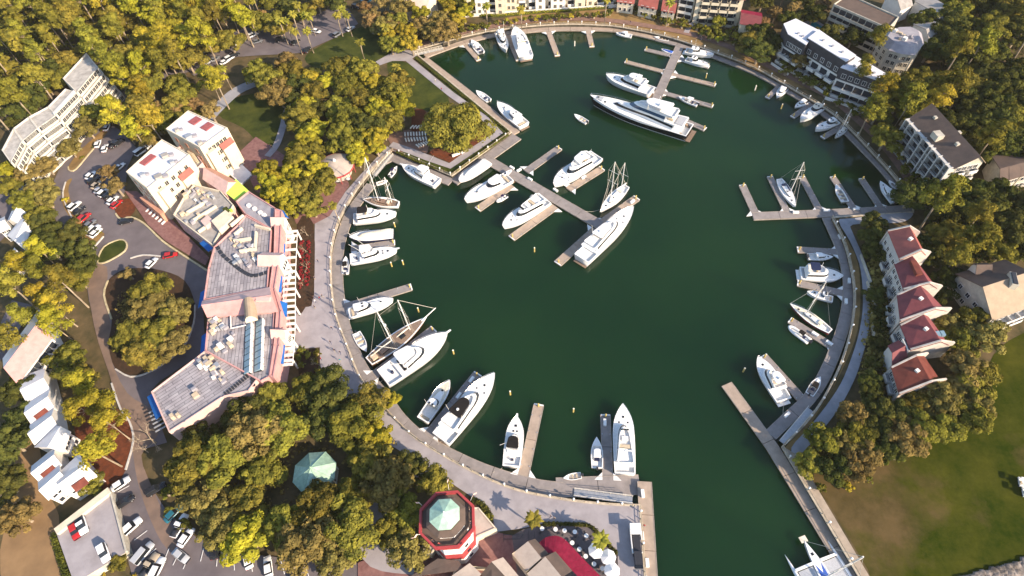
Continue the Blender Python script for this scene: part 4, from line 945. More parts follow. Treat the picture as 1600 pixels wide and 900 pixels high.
class Bld:
    """a building: an Empty at the centre of its footprint that parents wall, roof, windows ..."""
    def __init__(s, name, label, foot, cat='building', group=None):
        c = sum((Vector(p[:2]) for p in foot), Vector((0,0)))/len(foot); s.o = Vector((c.x,c.y,0)); s.t = thing(name, label, cat, s.o, 0, group)
    def L(s, p): return (p[0]-s.o.x, p[1]-s.o.y)
    def px(s, l, z): return [s.L(P(x,y,z)) for x,y in l]
    def block(s, foot, z0, z1, wall='white_wall', roof='white_roof', parapet=.45, pm=None):
        foot = ccw(foot)
        MB().prism(foot, z0, z1-.02, top=False).build('wall', wall, s.t)
        MB().prism(foot, z1-.05, z1, sides=False).build('roof', roof, s.t)
        if parapet:
            n = len(foot); c = Vector((sum(p[0] for p in foot)/n, sum(p[1] for p in foot)/n)); m = MB()
            for i in range(n):
                a, b = Vector(foot[i]), Vector(foot[(i+1)%n]); d = (b-a).normalized(); nn = Vector((-d.y,d.x))
                a2, b2 = a+nn*.3+d*.3, b+nn*.3-d*.3
                m.add([(a.x,a.y,z1-.03),(b.x,b.y,z1-.03),(b.x,b.y,z1+parapet),(a.x,a.y,z1+parapet),(a2.x,a2.y,z1),(b2.x,b2.y,z1),(b2.x,b2.y,z1+parapet),(a2.x,a2.y,z1+parapet)], [(0,1,2,3),(3,2,6,7),(5,4,7,6)])
            m.build('parapet', pm or wall, s.t)
        return foot
    def windows(s, a, b, zs, n, w=1.3, h=1.5, m0=1.0, m1=1.0, frame='white_wall', glass='window_glass', name='window', out=.03):
        """rows of windows on the facade a->b (outside on the right of a->b)"""
        key = (w, h, frame, glass)
        if key not in WIN:
            m = MB(); e = .1
            m.add([(-w/2,0.0,0),(w/2,0.0,0),(w/2,0.0,h),(-w/2,0.0,h)], [(0,1,2,3)], 1)
            m.box(-w/2-e,w/2+e,-.10,.02,-e,0).box(-w/2-e,w/2+e,-.10,.02,h,h+e).box(-w/2-e,-w/2,-.10,.02,0,h).box(w/2,w/2+e,-.10,.02,0,h)
            if w > 1.0: m.box(-.04,.04,-.06,.01,0,h)
            WIN[key] = m.mesh('window', [frame, glass])
        a, b = Vector(a), Vector(b); d = b-a; L = d.length; d.normalize(); nn = Vector((d.y,-d.x)); rz = math.atan2(d.y, d.x)
        for z in zs:
            for k in range(n):
                u = m0+(L-m0-m1)*((k+.5)/n); q = a+d*u+nn*out
                link(name, WIN[key], s.t, (q.x,q.y,z), rz)
    def balconies(s, a, b, zs, n, w=3.0, dep=1.4, m0=.5, m1=.5, m='white_wall'):
        key = ('balc', w, dep, m)
        if key not in WIN:
            q = MB(); q.box(-w/2,w/2,-dep,0,-.15,0).box(-w/2,w/2,-dep,-dep+.1,0,1.0).box(-w/2,-w/2+.1,-dep,0,0,1.0).box(w/2-.1,w/2,-dep,0,0,1.0)
            WIN[key] = q.mesh('balcony', m)
            q = MB(); q.add([(-w/2+.2,0,.05),(w/2-.2,0,.05),(w/2-.2,0,2.3),(-w/2+.2,0,2.3)], [(0,1,2,3)]); WIN[key+(1,)] = q.mesh('door', 'window_glass')
        a, b = Vector(a), Vector(b); d = b-a; L = d.length; d.normalize(); nn = Vector((d.y,-d.x)); rz = math.atan2(d.y, d.x)
        for z in zs:
            for k in range(n):
                q = a+d*(m0+(L-m0-m1)*((k+.5)/n))+nn*.03
                o = link('balcony', WIN[key], s.t, (q.x,q.y,z), rz); link('door', WIN[key+(1,)], o)
    def gable(s, A, B, C, D, ze, zr, wall='white_wall', roof='red_tile', roof2=None, f=.5, over=.35, z0=0, th=.18):
        """eaves A-B and D-C, ridge parallel to A-B at fraction f between them"""
        A,B,C,D = (Vector(p) for p in (A,B,C,D)); r0 = A.lerp(D,f); r1 = B.lerp(C,f)
        w = MB(); w.prism([tuple(A),tuple(B),tuple(C),tuple(D)], z0, ze, top=False)
        w.add([(A.x,A.y,ze),(D.x,D.y,ze),(r0.x,r0.y,zr-.05)], [(0,1,2)]); w.add([(B.x,B.y,ze),(C.x,C.y,ze),(r1.x,r1.y,zr-.05)], [(0,1,2)])
        w.build('wall', wall, s.t)
        d = (B-A).normalized()*over
        for e0, e1, mm in ((A,B,roof),(D,C,roof2 or roof)):
            oo0 = (e0-r0).normalized()*over; sl = (zr-ze)/max((e0-r0).length,.1)
            p = [(e0.x+oo0.x-d.x,e0.y+oo0.y-d.y,ze-sl*over),(e1.x+oo0.x+d.x,e1.y+oo0.y+d.y,ze-sl*over),(r1.x+d.x,r1.y+d.y,zr),(r0.x-d.x,r0.y-d.y,zr)]
            lo = [(x,y,z+.02) for x,y,z in p]; hi = [(x,y,z+.02+th) for x,y,z in p]
            m = MB(); m.loft([lo,hi], 0, True, True); m.build('roof_slope', mm, s.t)
        return r0, r1
    def box(s, name, c, sx, sy, z0, z1, m, rz=0.0):
        return MB().box(-sx/2,sx/2,-sy/2,sy/2,0,z1-z0).build(name, m, s.t, False, (c[0],c[1],z0)) if not rz else link(name, MB().box(-sx/2,sx/2,-sy/2,sy/2,0,z1-z0).mesh(name, m), s.t, (c[0],c[1],z0), rz)
WIN = {}
def edge(f, i): return f[i], f[(i+1)%len(f)]
def long_edges(f, px_dir):
    """edge whose outward normal is closest to the given world direction"""
    best = None
    for i in range(len(f)):
        a, b = Vector(f[i]), Vector(f[(i+1)%len(f)]); d = (b-a); L = d.length; d.normalize(); n = Vector((d.y,-d.x))
        sc = n.dot(Vector(px_dir).normalized())*min(L,12)
        if best is None or sc > best[0]: best = (sc, i)
    return best[1]
# --- the two hotel blocks
def hotel(roofpx, label, red, units, h=14.5):
    b = Bld('hotel_block', label, [P(x,y,h) for x,y in roofpx], group='white roofed hotel blocks')
    f = b.block(b.px(roofpx,h), 0, h, 'cream_wall', 'white_roof', .5)
    i = long_edges(f, (.6,-.8)); a, c = edge(f,i)
    b.windows(a, c, (1.5,4.8,8.1,11.2), 5, 1.2, 1.6, 2, 2, 'cream_wall')
    A, C = Vector(a), Vector(c); d = (C-A).normalized(); n = Vector((d.y,-d.x))
    j = long_edges(f, (-.8,-.6)); a2, c2 = edge(f,j); b.windows(a2, c2, (4.5,8,11), 3, 1.2, 1.6, 1, 1, 'orange_wall')
    MB().prism([tuple(Vector(a2)+(Vector((Vector(c2)-Vector(a2)).y,-(Vector(c2)-Vector(a2)).x)).normalized()*k*1.2) if 0 else p for k, p in enumerate([a2,c2,tuple(Vector(c2)+Vector((-1.2,-.9))),tuple(Vector(a2)+Vector((-1.2,-.9)))])], 0, 4.2).build('arcade', 'orange_wall', b.t)
    q = A.lerp(C,.72)+n*.5
    b.gable(tuple(q-d*2.2+n*.7), tuple(q+d*2.2+n*.7), tuple(q+d*2.2-n*.5), tuple(q-d*2.2-n*.5), 10.5, 11.6, 'cream_wall', 'orange_tile', z0=0)
    q = A.lerp(C,.2)+n*.4
    MB().obox(q-d*1.7, q+d*1.7, 2.0, 0, 12.0).build('stair_tower', 'cream_wall', b.t)
    for (x,y) in red:
        p = b.L(P(x,y,h+.6)); b.box('roof_hatch', p, 3.6 if len(red) > 1 else 5.0, 2.6 if len(red) == 1 else 3.2, h, h+.35, 'hatch_red', math.atan2(d.y,d.x))
    for k,(x,y,s) in enumerate(units):
        p = b.L(P(x,y,h+.8)); b.box('roof_unit', p, s, s*.8, h, h+1.0, 'galvanised' if k%2 else 'stone_grey_roof', .6)
        b.box('roof_unit', (p[0]+s*.9,p[1]+.3), s*.6, s*.6, h, h+.8, 'grey_roof', .3)
    return b
hotel([(295,174),(356,201),(313,232),(260,203)], 'white roofed hotel block with two red roof hatches, further from the car park', [(304,187),(323,196)], [(276,202,1.5),(294,212,2.2),(312,222,1.6)])
hotel([(254,219),(297,243),(231,296),(198,270)], 'white roofed hotel block with one red roof hatch beside the car park', [(230,248)], [(257,242,2.2),(222,272,1.6),(247,275,2.4),(268,252,1.4)])
b = Bld('stair_link', 'narrow open stair between the two hotel blocks', pxs([(282,230),(298,240),(312,262),(300,268)],6))
f = b.block(b.px([(278,232),(296,226),(318,256),(306,268),(290,246)],8), 0, 8, 'pale_pink', 'stone_grey_roof', .6)
for k in range(7):
    q = Vector(b.L(P(297,238,9))).lerp(Vector(b.L(P(312,262,5))), k/6); b.box('stair_tread', q, 3.0, .8, 8.0, 8.2+.12*(7-k), 'seat_tan', -.7)
# --- pink market building in several wings
def clutter(b, pxl, z, n, spread=1.6, mm=('galvanised','white_wall','grey_roof','seat_tan'), nm='roof_unit'):
    for (x,y) in pxl:
        c = b.L(P(x,y,z+.5))
        for k in range(n):
            s = random.uniform(.7,1.7); b.box(nm, (c[0]+random.uniform(-spread,spread), c[1]+random.uniform(-spread,spread)), s, random.uniform(.6,1.5), z, z+random.uniform(.5,1.4), random.choice(mm), random.choice((.7,-.85)))
b = Bld('market_wing', 'service wing of the pink market, roof crowded with machinery', pxs([(272,338),(302,292),(364,322),(334,386)],7), group='wings of the pink market building')
f = b.block(b.px([(272,338),(288,310),(304,290),(346,300),(366,322),(352,352),(334,386)],7), 0, 7, 'pale_pink', 'stone_grey_roof', .7, 'cream_wall')
b.windows(*edge(f,long_edges(f,(-.7,-.7))), (1.2,4.3), 6, 1.2, 1.5, 1, 1, 'pale_pink')
clutter(b, [(297,302),(308,298),(322,302),(312,316),(326,314)], 7, 5)
clutter(b, [(284,338),(300,345),(316,340)], 7, 2, 2.2)
for l in ([(300,345),(338,322)], [(310,362),(345,338)], [(292,332),(320,316)]):
    A, B = (Vector(b.L(P(*q,7.6))) for q in l); MB().obox(A, B, .5, 7.0, 8.0).build('roof_screen', 'cream_wall', b.t)
q = b.px([(330,345),(352,328),(364,338),(342,360)],9.2); MB().prism(ccw(q), 7, 9.2).build('plant_room', 'cream_wall', b.t)
q = b.px([(313,345),(324,336),(333,344),(321,354)],8.5); MB().prism(ccw(q), 7, 8.5).build('plant_room', 'pale_pink', b.t)
b = Bld('market_wing', 'pale pink gabled wing with a lime green canopy at its end', pxs([(328,262),(366,282),(348,301),(318,279)],8), group='wings of the pink market building')
q = b.px([(318,279),(352,302),(370,284),(331,264)],7.5)
b.gable(q[0], q[1], q[2], q[3], 7.5, 10.0, 'pale_pink', 'pale_pink', 'orange_wall')
q = b.px([(352,302),(369,314),(388,297),(371,284)],6.5); 
MB().loft([[(*q[0],7.6),(*q[1],6.0),(*q[2],6.0),(*q[3],7.6)],[(*q[0],7.75),(*q[1],6.15),(*q[2],6.15),(*q[3],7.75)]], 0, True, True).build('lime_canopy', 'lime_canvas', b.t)
for k in (1,2): MB().cyl(*q[k],0,6.0,.1).build('canopy_post', 'white_wall', b.t)
MB().prism(ccw(b.px([(347,262),(374,253),(394,272),(377,288)],.6)), 0, .6).build('terrace_slab', 'white_roof', b.t)
b = Bld('market_wing', 'grey flat roofed terrace wing with a row of round fans', pxs([(372,314),(388,300),(428,326),(422,356)],7.5), group='wings of the pink market building')
f = b.block(b.px([(369,316),(389,300),(431,326),(425,360),(384,336)],7.5), 0, 7.5, 'pink_wall', 'grey_roof', .5)
for x,y in ((388,320),(397,325),(406,331),(412,335)): 
    p = b.L(P(x,y,8)); MB().cyl(0,0,0,.5,.8,.75,10).build('roof_fan', 'white_wall', b.t, False, (p[0],p[1],7.5))
clutter(b, [(356,330),(350,350)], 7.5, 3, 1.0, ('lime_canvas','grass','grass'), 'roof_planter')
b = Bld('market_wing', 'main weathered shake roof of the pink market with a curved walkway', pxs([(334,386),(426,360),(418,450),(319,469)],8.5), group='wings of the pink market building')
f = b.block(b.px([(335,387),(372,352),(384,337),(425,360),(421,420),(419,451),(319,470),(326,420)],8.2), 0, 8.2, 'pink_wall', 'shake_roof', .45, 'pink_wall')
cw = catmull(pxs([(336,379),(346,396),(364,412),(380,424),(396,430),(418,424)],8.6),3)
for k, p in enumerate(cw[:-1]):
    d = cw[k+1]-p; q = b.L((p+cw[k+1])/2); b.box('walkway_panel', q, d.length*.72, 1.1, 8.2, 8.45, 'dark_metal', math.atan2(d.y,d.x))
clutter(b, [(375,378),(390,385),(366,372),(398,402),(385,410),(372,405)], 8.2, 3, 1.4)
for l in ([(365,376),(392,372)],[(374,392),(400,388)],[(366,366),(378,356)],[(360,352),(380,336)],[(398,352),(422,358)],[(400,362),(398,388)]):
    A, B = (Vector(b.L(P(*q,9))) for q in l); MB().obox(A, B, .5, 8.2, 9.3).build('roof_screen', 'cream_wall', b.t)
b = Bld('market_wing', 'pink hipped cross wing carrying a tan barrel vault', pxs([(319,470),(418,450),(432,470),(326,494)],9), group='wings of the pink market building')
q = b.px([(318,471),(420,450),(432,486),(325,494)],9)
b.gable(q[0], q[1], q[2], q[3], 9, 10.8, 'pink_wall', 'pale_pink', 'pink_wall')
A, B = Vector(b.L(P(386,465,11.5))), Vector(b.L(P(390,497,11.0))); d = (B-A).normalized(); n = Vector((-d.y,d.x)); m = MB()
m.loft([[(p.x+n.x*1.6*math.cos(a),p.y+n.y*1.6*math.cos(a),9.2+2.6*math.sin(a)) for a in [k*math.pi/8 for k in range(9)]] for p in (A, A.lerp(B,.33), A.lerp(B,.66), B)], 0, False, False, closed=False)
m.build('barrel_vault', 'tan_roof', b.t); m = MB(); m.add([(B.x+n.x*1.6*math.cos(a),B.y+n.y*1.6*math.cos(a),9.2+2.6*math.sin(a)) for a in [k*math.pi/8 for k in range(9)]], [tuple(range(9))]); m.build('vault_end', 'cream_wall', b.t)
b.box('roof_vent', b.L(P(410,466,11.2)), 1.2, 4, 9.4, 10.9, 'pale_pink', 1.5)
b = Bld('market_wing', 'lower shake roof of the pink market with two rows of skylights', pxs([(326,494),(424,490),(420,586),(321,549)],8), group='wings of the pink market building')
f = b.block(b.px([(326,494),(430,487),(427,540),(421,590),(408,597),(321,549)],8), 0, 8, 'pink_wall', 'shake_roof', .45)
for (x0,y0,x1,y1,w,n) in ((388,505,385,583,1.75,8),(405,499,402,579,1.95,8)):
    A, B = Vector(b.L(P(x0,y0,8.8))), Vector(b.L(P(x1,y1,8.8))); d = (B-A)/n; u = d.normalized(); nn = Vector((-u.y,u.x))
    for k in range(n):
        c = A+d*(k+.5); h = d.length/2*.84
        p = [c-u*h-nn*w/2, c+u*h-nn*w/2, c+u*h+nn*w/2, c-u*h+nn*w/2]
        MB().obox(c-u*d.length/2, c+u*d.length/2, w+.5, 8.02, 8.12).build('skylight_kerb', 'dark_metal', b.t)
        o = MB().loft([[(*p[0],8.15),(*p[1],8.15),(*p[2],8.6),(*p[3],8.6)],[(*p[0],8.35),(*p[1],8.35),(*p[2],9.3),(*p[3],9.3)]], 0, True, True).build('skylight', 'skylight_glass', b.t)
        MB().obox(c-u*h+nn*(w/2+.15), c+u*h+nn*(w/2+.15), .3, 8.0, 9.34).build('upstand', 'white_wall', o)
A, B = Vector(b.L(P(352,521,8.6))), Vector(b.L(P(382,513,8.6))); MB().tube([(*b.L(P(360,494,8.6)),8.6),(*b.L(P(361,513,8.6)),8.6),(*b.L(P(384,508,8.6)),8.6)], .2).build('roof_pipe', 'white_wall', b.t)
clutter(b, [(332,506),(336,498),(331,515),(346,512)], 8, 4, 1.2); clutter(b, [(350,540),(352,530)], 8, 3, 2)
for pxa in ([(416,330),(420,380)],): pass
b = Bld('market_wing', 'south west wing of the market with a long grey shake roof', pxs([(237,613),(320,548),(416,588),(265,675)],7.5), group='wings of the pink market building')
f = b.block(b.px([(237,613),(321,549),(404,592),(389,612),(349,621),(290,660),(265,676)],7.5), 0, 7.5, 'pale_pink', 'shake_roof_b', .4, 'pale_pink')
clutter(b, [(319,562),(329,566),(334,578),(340,582),(318,566)], 7.5, 3, 1.5); clutter(b, [(270,655),(310,612),(348,594)], 7.5, 2, 1.2)
for (x0,y0,x1,y1,n) in ((350,616,388,586,10),(395,585,395,604,4)):
    A, B = P(x0,y0,7.8), P(x1,y1,7.8)
    for k in range(n):
        q = b.L(A.lerp(B,(k+.5)/n)); b.box('walkway_panel', q, (B-A).length/n*.72, 1.1, 7.5, 7.75, 'dark_metal', math.atan2(B.y-A.y,B.x-A.x))
A, B = Vector(b.L(P(243,620,4))), Vector(b.L(P(262,672,4)))
for k in range(6):
    c = A.lerp(B,(k+3)/9)+Vector((-1.6,-.4)); b.box('pergola_slat', c, 2.6, .35, 3.4, 3.6, 'galvanised', math.atan2((B-A).y,(B-A).x)+math.pi/2)
# front range of the market: parapet, gables, blue awnings
b = Bld('market_arcade', 'pink market front with small gables facing the promenade', pxs([(428,326),(445,330),(432,590),(422,590)],7), group='wings of the pink market building')
f = b.block(b.px([(430,326),(441,330),(438,400),(430,452),(440,486),(437,540),(428,590),(421,588),(428,540),(432,487),(421,452),(428,400)],8.6), 0, 8.6, 'pink_wall', 'pink_wall', .3)
for (x,y,s) in ((424,404,1),(436,345,.6),(437,520,.55)):
    c = Vector(b.L(P(x,y,9))); k = 3.3*s; dx, dy = Vector((.98,-.12)), Vector((.12,.98))
    b.gable(tuple(c-dx*k-dy*k*.7), tuple(c+dx*k*.9-dy*k*.7), tuple(c+dx*k*.9+dy*k*.7), tuple(c-dx*k+dy*k*.7), 8.7, 10.4, 'white_wall', 'pale_pink')
    q = c+dx*k*.95; b.windows(tuple(q-dy*k*.6), tuple(q+dy*k*.6), (5.2,), 3, .9, 1.6, .3, .3)
def awning(a, c, dep, z, label, dirv, m='awning_blue'):
    A, C = P(*a,z), P(*c,z); d = (C-A).normalized(); n = Vector(dirv).normalized().to_3d(); t = thing('awning', label, 'awning', (A+C)/2, 0, 'blue awnings on the market'); o = (A+C)/2
    p = [A-o, C-o, C-o+n*dep+Vector((0,0,-1.0)), A-o+n*dep+Vector((0,0,-1.0))]; up = Vector((0,0,.08))
    MB().loft([p,[q+up for q in p]], 0, True, True).build('canvas', m, t)
    MB().loft([[p[3],p[2],p[2]-Vector((0,0,.35)),p[3]-Vector((0,0,.35))],[p[3]+n*.05,p[2]+n*.05,p[2]+n*.05-Vector((0,0,.35)),p[3]+n*.05-Vector((0,0,.35))]], 0, True, True).build('valance', m, t)
    for q in (p[0],p[1]): MB().tube([q-Vector((0,0,.9)), (p[3] if q == p[0] else p[2])], .04).build('arm', 'galvanised', t)
E_ = (1,-.08)
for a, c, l in (((432,326),(441,338),'blue awning at the top corner of the market front'),((434,378),(433,395),'blue awning beside the upper white gable'),((429,428),(427,454),'blue awning beside the curved walkway roof'),((436,470),(435,492),'blue awning beside the barrel vault wing'),((432,536),(429,566),'largest blue awning beside the skylights')):
    awning(a, c, 1.9, 6.8, l, E_)
for a, c, l in (((333,388),(319,375),'blue awning on the street side near the machinery wing'),((317,476),(321,452),'blue awning on the street side below the main shake roof'),((321,548),(323,520),'blue awning on the street side beside the skylight wing'),((252,650),(238,615),'blue awning on the end wall of the south west wing')):
    awning(a, c, 1.8, 6.0, l, (-1,-.2))
# pergola along the market front
def pergola():
    t = thing('pergola', 'long white slatted pergola along the market front', 'pergola', P(450,460)); o = t.location
    top, bot = P(456,362,4.4), P(448,572,4.4); n = 23
    pts = catmull([P(456,362,4.4), P(453,420,4.4), P(452,470,4.4), P(451,520,4.4), P(447,570,4.4)], 6)
    sme = MB().box(-1.9,1.9,-.42,.42,0,.22).mesh('slat','white_wall'); cme = MB().box(-.2,.2,-.2,.2,-4.4,0).mesh('column','white_wall')
    for k in range(n):
        q = pts[0].lerp(pts[-1], k/(n-1)); u = k/(n-1)*(len(pts)-1); i = min(int(u), len(pts)-2); q = pts[i].lerp(pts[i+1], u-i)
        link('slat', sme, t, q-o)
        if k % 3 == 0: link('column', cme, t, q-o+Vector((1.7,0,0)))
    MB().tube([p-o+Vector((1.7,0,-.12)) for p in pts], .13, 4).tube([p-o+Vector((-1.7,0,-.12)) for p in pts], .13, 4).build('beam', 'white_wall', t)
pergola()
for i, (a, c, w, l) in enumerate((((472,378),(470,450),1.0,'strip of red flowers along the market bed, left row'),((482,376),(480,448),1.0,'strip of red flowers along the market bed, right row'))):
    A, B = P(*a,.3), P(*c,.3); m = MB()
    for k in range(60):
        q = A.lerp(B, random.random())+Vector((random.uniform(-w,w)*.6, random.uniform(-.3,.3), random.uniform(-.1,.25))); s = random.uniform(.25,.5)
        m.ball((q.x-A.x,q.y-A.y,q.z-.3), s, s, s*.7, 0, 5, 3)
    o = m.build('flower_bed', 'red_flower'); o.location = A; tag(o, l, 'flower bed'); o['kind'] = 'stuff'
# --- stepped condominium at the left
def ziggurat(b, roofpx, h, outdir, floors=5, step=1.7, wall='condo_wall', roof='condo_roof', nwin=8):
    """roofpx: rear0, rear1, front1, front0 at height h; lower floors step out towards outdir"""
    q = [Vector(p) for p in b.px(roofpx, h)]; n = Vector(outdir).normalized(); fh = h/floors
    for k in range(floors):
        z1 = h-k*fh; s = step*k; f = [q[0], q[1], q[2]+n*s, q[3]+n*s]; f = ccw([tuple(v) for v in f])
        b.block(f, z1-fh, z1-.01*k, wall, roof, .9 if k else .5)
        i = long_edges(f, outdir); a, c = edge(f,i); b.windows(a, c, (z1-fh+.9,), nwin, 1.5, 1.5, .6, .6, wall)
b = Bld('condominium', 'stepped cream condominium curving along the wood at the left', pxs([(100,110),(150,95),(128,160),(20,230)],7))
ziggurat(b, [(99,124),(136,84),(154,107),(121,146)], 10.5, (.75,-.65), 5, 2.3)
ziggurat(b, [(76,168),(103,140),(121,146),(88,180)], 10.2, (.7,-.7), 5, 1.6)
ziggurat(b, [(46,184),(76,168),(90,181),(60,202)], 10.2, (.6,-.8), 5, 2.3, nwin=6)
ziggurat(b, [(22,202),(46,184),(60,202),(36,222)], 10.0, (.7,-.72), 5, 2.3, nwin=5)
ziggurat(b, [(4,236),(22,202),(36,222),(18,256)], 9.8, (.9,-.45), 5, 1.6, nwin=5)
q = b.px([(117,142),(133,160),(127,184),(92,208),(84,180)],0)
A, B = b.px([(84,178),(117,142)],11.2); C, D = b.px([(134,182),(96,212)],1)
MB().loft([[(*A,11.2),(*B,11.2),(*C,2.0),(*D,2.0)],[(A[0]-1,A[1]+1,11.1),(B[0]-1,B[1]+1,11.1),(C[0]-1,C[1]+1,.0),(D[0]-1,D[1]+1,0.)]], 0, True, True).build('sloping_wall', 'white_wall', b.t)
for i in range(4):
    for j in range(3):
        u, v = .2+.2*j, .2+.18*i; p = Vector((*A,11.2)).lerp(Vector((*B,11.2)),u+.15).lerp(Vector((*D,2)).lerp(Vector((*C,2)),u+.15), v)
        MB().box(-.5,.5,-1.2,1.2,0,.12).build('window_slot', 'window_glass', b.t, False, (p.x+.15,p.y-.15,p.z+.12)).rotation_euler = (0,R(0),R(-45))
# --- left hand town houses
b = Bld('townhouse_row', 'long white roofed row with a pink roof band beside the left street', pxs([(6,558),(60,485),(80,530),(30,600)],6))
q = b.px([(6,560),(61,485),(80,528),(28,598)],6.5); b.gable(q[0],q[1],q[2],q[3],6.5,9.0,'white_wall','membrane_white','pink_wall',.55)
Q = [Vector(v) for v in q]; b.balconies(tuple(Q[3]), tuple(Q[2]), (.2,3.3), 8, 2.0, 1.6, .5, .5); 
def unit(pxr, label, ze=5.2, zr=7.0, roof='membrane_white', roof2=None, f=.35, dormer=True, grp='white roofed town houses at the left edge', name='townhouse', wall='white_wall', dm='rust_tile', wdir=(.85,-.5)):
    b = Bld(name, label, [P(x,y,ze) for x,y in pxr], 'house', grp); q = b.px(pxr, ze); q = ccw(q); Q = [Vector(v) for v in q]
    # ridge runs between the two long sides
    b.gable(q[0],q[1],q[2],q[3],ze,zr,wall,roof,roof2,f)
    i = long_edges(q, wdir); a, c = Vector(q[i]), Vector(q[(i+1)%4]); d = (c-a).normalized(); n = Vector((d.y,-d.x))
    b.windows(tuple(a), tuple(c), (1.0,3.8), 3, 1.0, 1.4, .4, .4)
    if dormer:
        m = (a+c)/2-n*.4; b.gable(tuple(m-d*1.2+n*1.0), tuple(m+d*1.2+n*1.0), tuple(m+d*1.2-n*1.0), tuple(m-d*1.2-n*1.0), ze+.0, ze+.8, wall, dm, z0=ze-.4)
    return b
for pxr, l in (([(36,588),(69,578),(76,608),(44,628)],'white roofed town house, topmost of the left edge row'),([(43,630),(77,609),(82,636),(50,660)],'white roofed town house, second of the left edge row'),([(50,662),(83,639),(88,666),(55,692)],'white roofed town house, third of the left edge row'),([(56,697),(90,668),(108,676),(98,704),(62,713)][:4],'wide white roofed town house in the middle of the left edge row'),([(52,728),(85,701),(93,726),(62,750)],'white roofed town house below the wide one'),([(62,752),(92,727),(104,752),(76,778)],'white roofed town house with a patio, next to last of the left edge row'),([(93,740),(122,712),(148,742),(104,772)],'large white roofed town house nearest the parking deck')):
    unit(pxr, l, dormer='second' in l or 'wide one' in l or 'large' in l)
for pxr, l in (([(13,368),(33,344),(52,352),(38,388)],'white roofed house behind trees at the far left'),([(13,345),(22,323),(38,332),(28,348)],'small white roofed house above another at the far left'),([(12,405),(22,389),(32,398),(18,416)],'small pale roofed house below the far left white roof'),([(-5,345),(6,340),(14,356),(0,362)],'white roof cut by the left picture edge')):
    unit(pxr, l, 5, 6.6, dormer=False, grp='houses at the far left')
# --- parking deck
b = Bld('parking_deck', 'raised concrete parking deck at the lower left', pxs([(88,833),(172,767),(198,862),(112,910)],3))
f = b.block(b.px([(88,833),(172,767),(198,862),(116,912)],3), 0, 3, 'pale_concrete', 'concrete', 0)
Q = [Vector(v) for v in b.px([(88,831),(172,766)],3.6)]; MB().obox(Q[0], Q[1], 1.7, 3, 4.0).build('parapet', 'cream_wall', b.t)
Q = [Vector(v) for v in b.px([(173,768),(198,862)],3.4)]; MB().obox(Q[0], Q[1], .4, 3, 3.7).build('parapet', 'pale_concrete', b.t)
for k in range(3):
    A, B = Vector(b.L(P(110+22*k,818-17*k,3))), Vector(b.L(P(136+21*k,902-15*k,3))); MB().obox(A,B,.08,3.0,3.012).build('joint', 'grey_roof', b.t)
# --- far shore flats
b = Bld('apartment_block', 'cream waterfront flats with projecting bays at the top of the picture', pxs([(722,18),(960,6),(960,-20),(722,-10)],0))
base = [(716,20),(735,19),(790,17),(840,12),(900,9),(962,5)]
bk = MB(); A, B = b.L(P(716,19)), b.L(P(962,4)); d = (Vector(B)-Vector(A)).normalized(); n = Vector((-d.y,d.x))
fr = [A, B, tuple(Vector(B)+n*14), tuple(Vector(A)+n*14)]; f = b.block(fr, 0, 13, 'cream_wall', 'stone_grey_roof', .4)
b.balconies(A, B, (.3,3.4,6.5,9.6), 16, 3.0, 1.5)
for x0,x1,y,dep in ((728,738,24,4.5),(744,766,24,5),(775,790,25,6),(790,808,18,3.5),(837,852,17,5),(861,883,16,5),(898,914,13,4.5),(916,928,11,3)):
    p0, p1 = Vector(b.L(P(x0,y))), Vector(b.L(P(x1,y-.3))); q = ccw([tuple(p0),tuple(p1),tuple(p1+n*7),tuple(p0+n*7)])
    MB().prism(q, 0, 13.6).build('bay', 'white_wall' if x0 in (744,837,861) else 'cream_wall', b.t); b.windows(tuple(p0), tuple(p1), (1.0,4.1,7.2,10.3), max(1,(x1-x0)//9), 1.1, 1.5, .6, .6, 'cream_wall')
MB().obox(Vector(A)-n*4.5, Vector(B)-n*4.0, .5, 0, 1.3).build('garden_wall', 'white_wall', b.t)
b = Bld('house', 'low grey roofed house behind the trees at the top', pxs([(626,15),(680,5),(680,-10),(630,-5)],4), 'house')
q = b.px([(628,18),(664,14),(682,0),(640,2)],5); b.gable(q[0],q[1],q[2],q[3],5,8,'cream_wall','pale_tan_roof','grey_roof')
b = Bld('apartment_block', 'cream flats with a red roof at the top right of the basin', pxs([(1080,38),(1149,40),(1155,5),(1083,0)],0))
A, B = Vector(b.L(P(1081,37))), Vector(b.L(P(1151,42))); d = (B-A).normalized(); n = Vector((-d.y,d.x))
f = b.block([tuple(A),tuple(B),tuple(B+n*13),tuple(A+n*13)], 0, 12.3, 'cream_wall', 'red_tile', 0)
A2,B2 = A-n*.5, B-n*.5; b.gable(tuple(A2),tuple(B2),tuple(B2+n*14),tuple(A2+n*14),12.3,15.6,'cream_wall','orange_tile',None,.5,.5,12.3)
b.balconies(tuple(A), tuple(B), (.3,3.3,6.3,9.3), 4, 3.2, 1.2, 2, 1.5, 'cream_wall'); b.windows(tuple(A), tuple(B), (1.2,4.2,7.2,10.2), 5, .9, 1.3, .2, .2, 'cream_wall')
b = Bld('apartment_block', 'grey balconied wing beside the red roofed flats', pxs([(1058,30),(1080,34),(1080,10)],0))
A, B = Vector(b.L(P(1056,28))), Vector(b.L(P(1080,33))); d = (B-A).normalized(); n = Vector((-d.y,d.x))
f = b.block([tuple(A),tuple(B),tuple(B+n*12),tuple(A+n*12)], 0, 12, 'pale_concrete', 'stone_grey_roof', .4); b.balconies(tuple(A), tuple(B), (.3,3.3,6.3,9.3), 2, 3.0, 1.4)
b = Bld('house', 'crimson roofed annex right of the red roofed flats', pxs([(1157,16),(1188,21),(1186,42),(1157,36)],6), 'house')
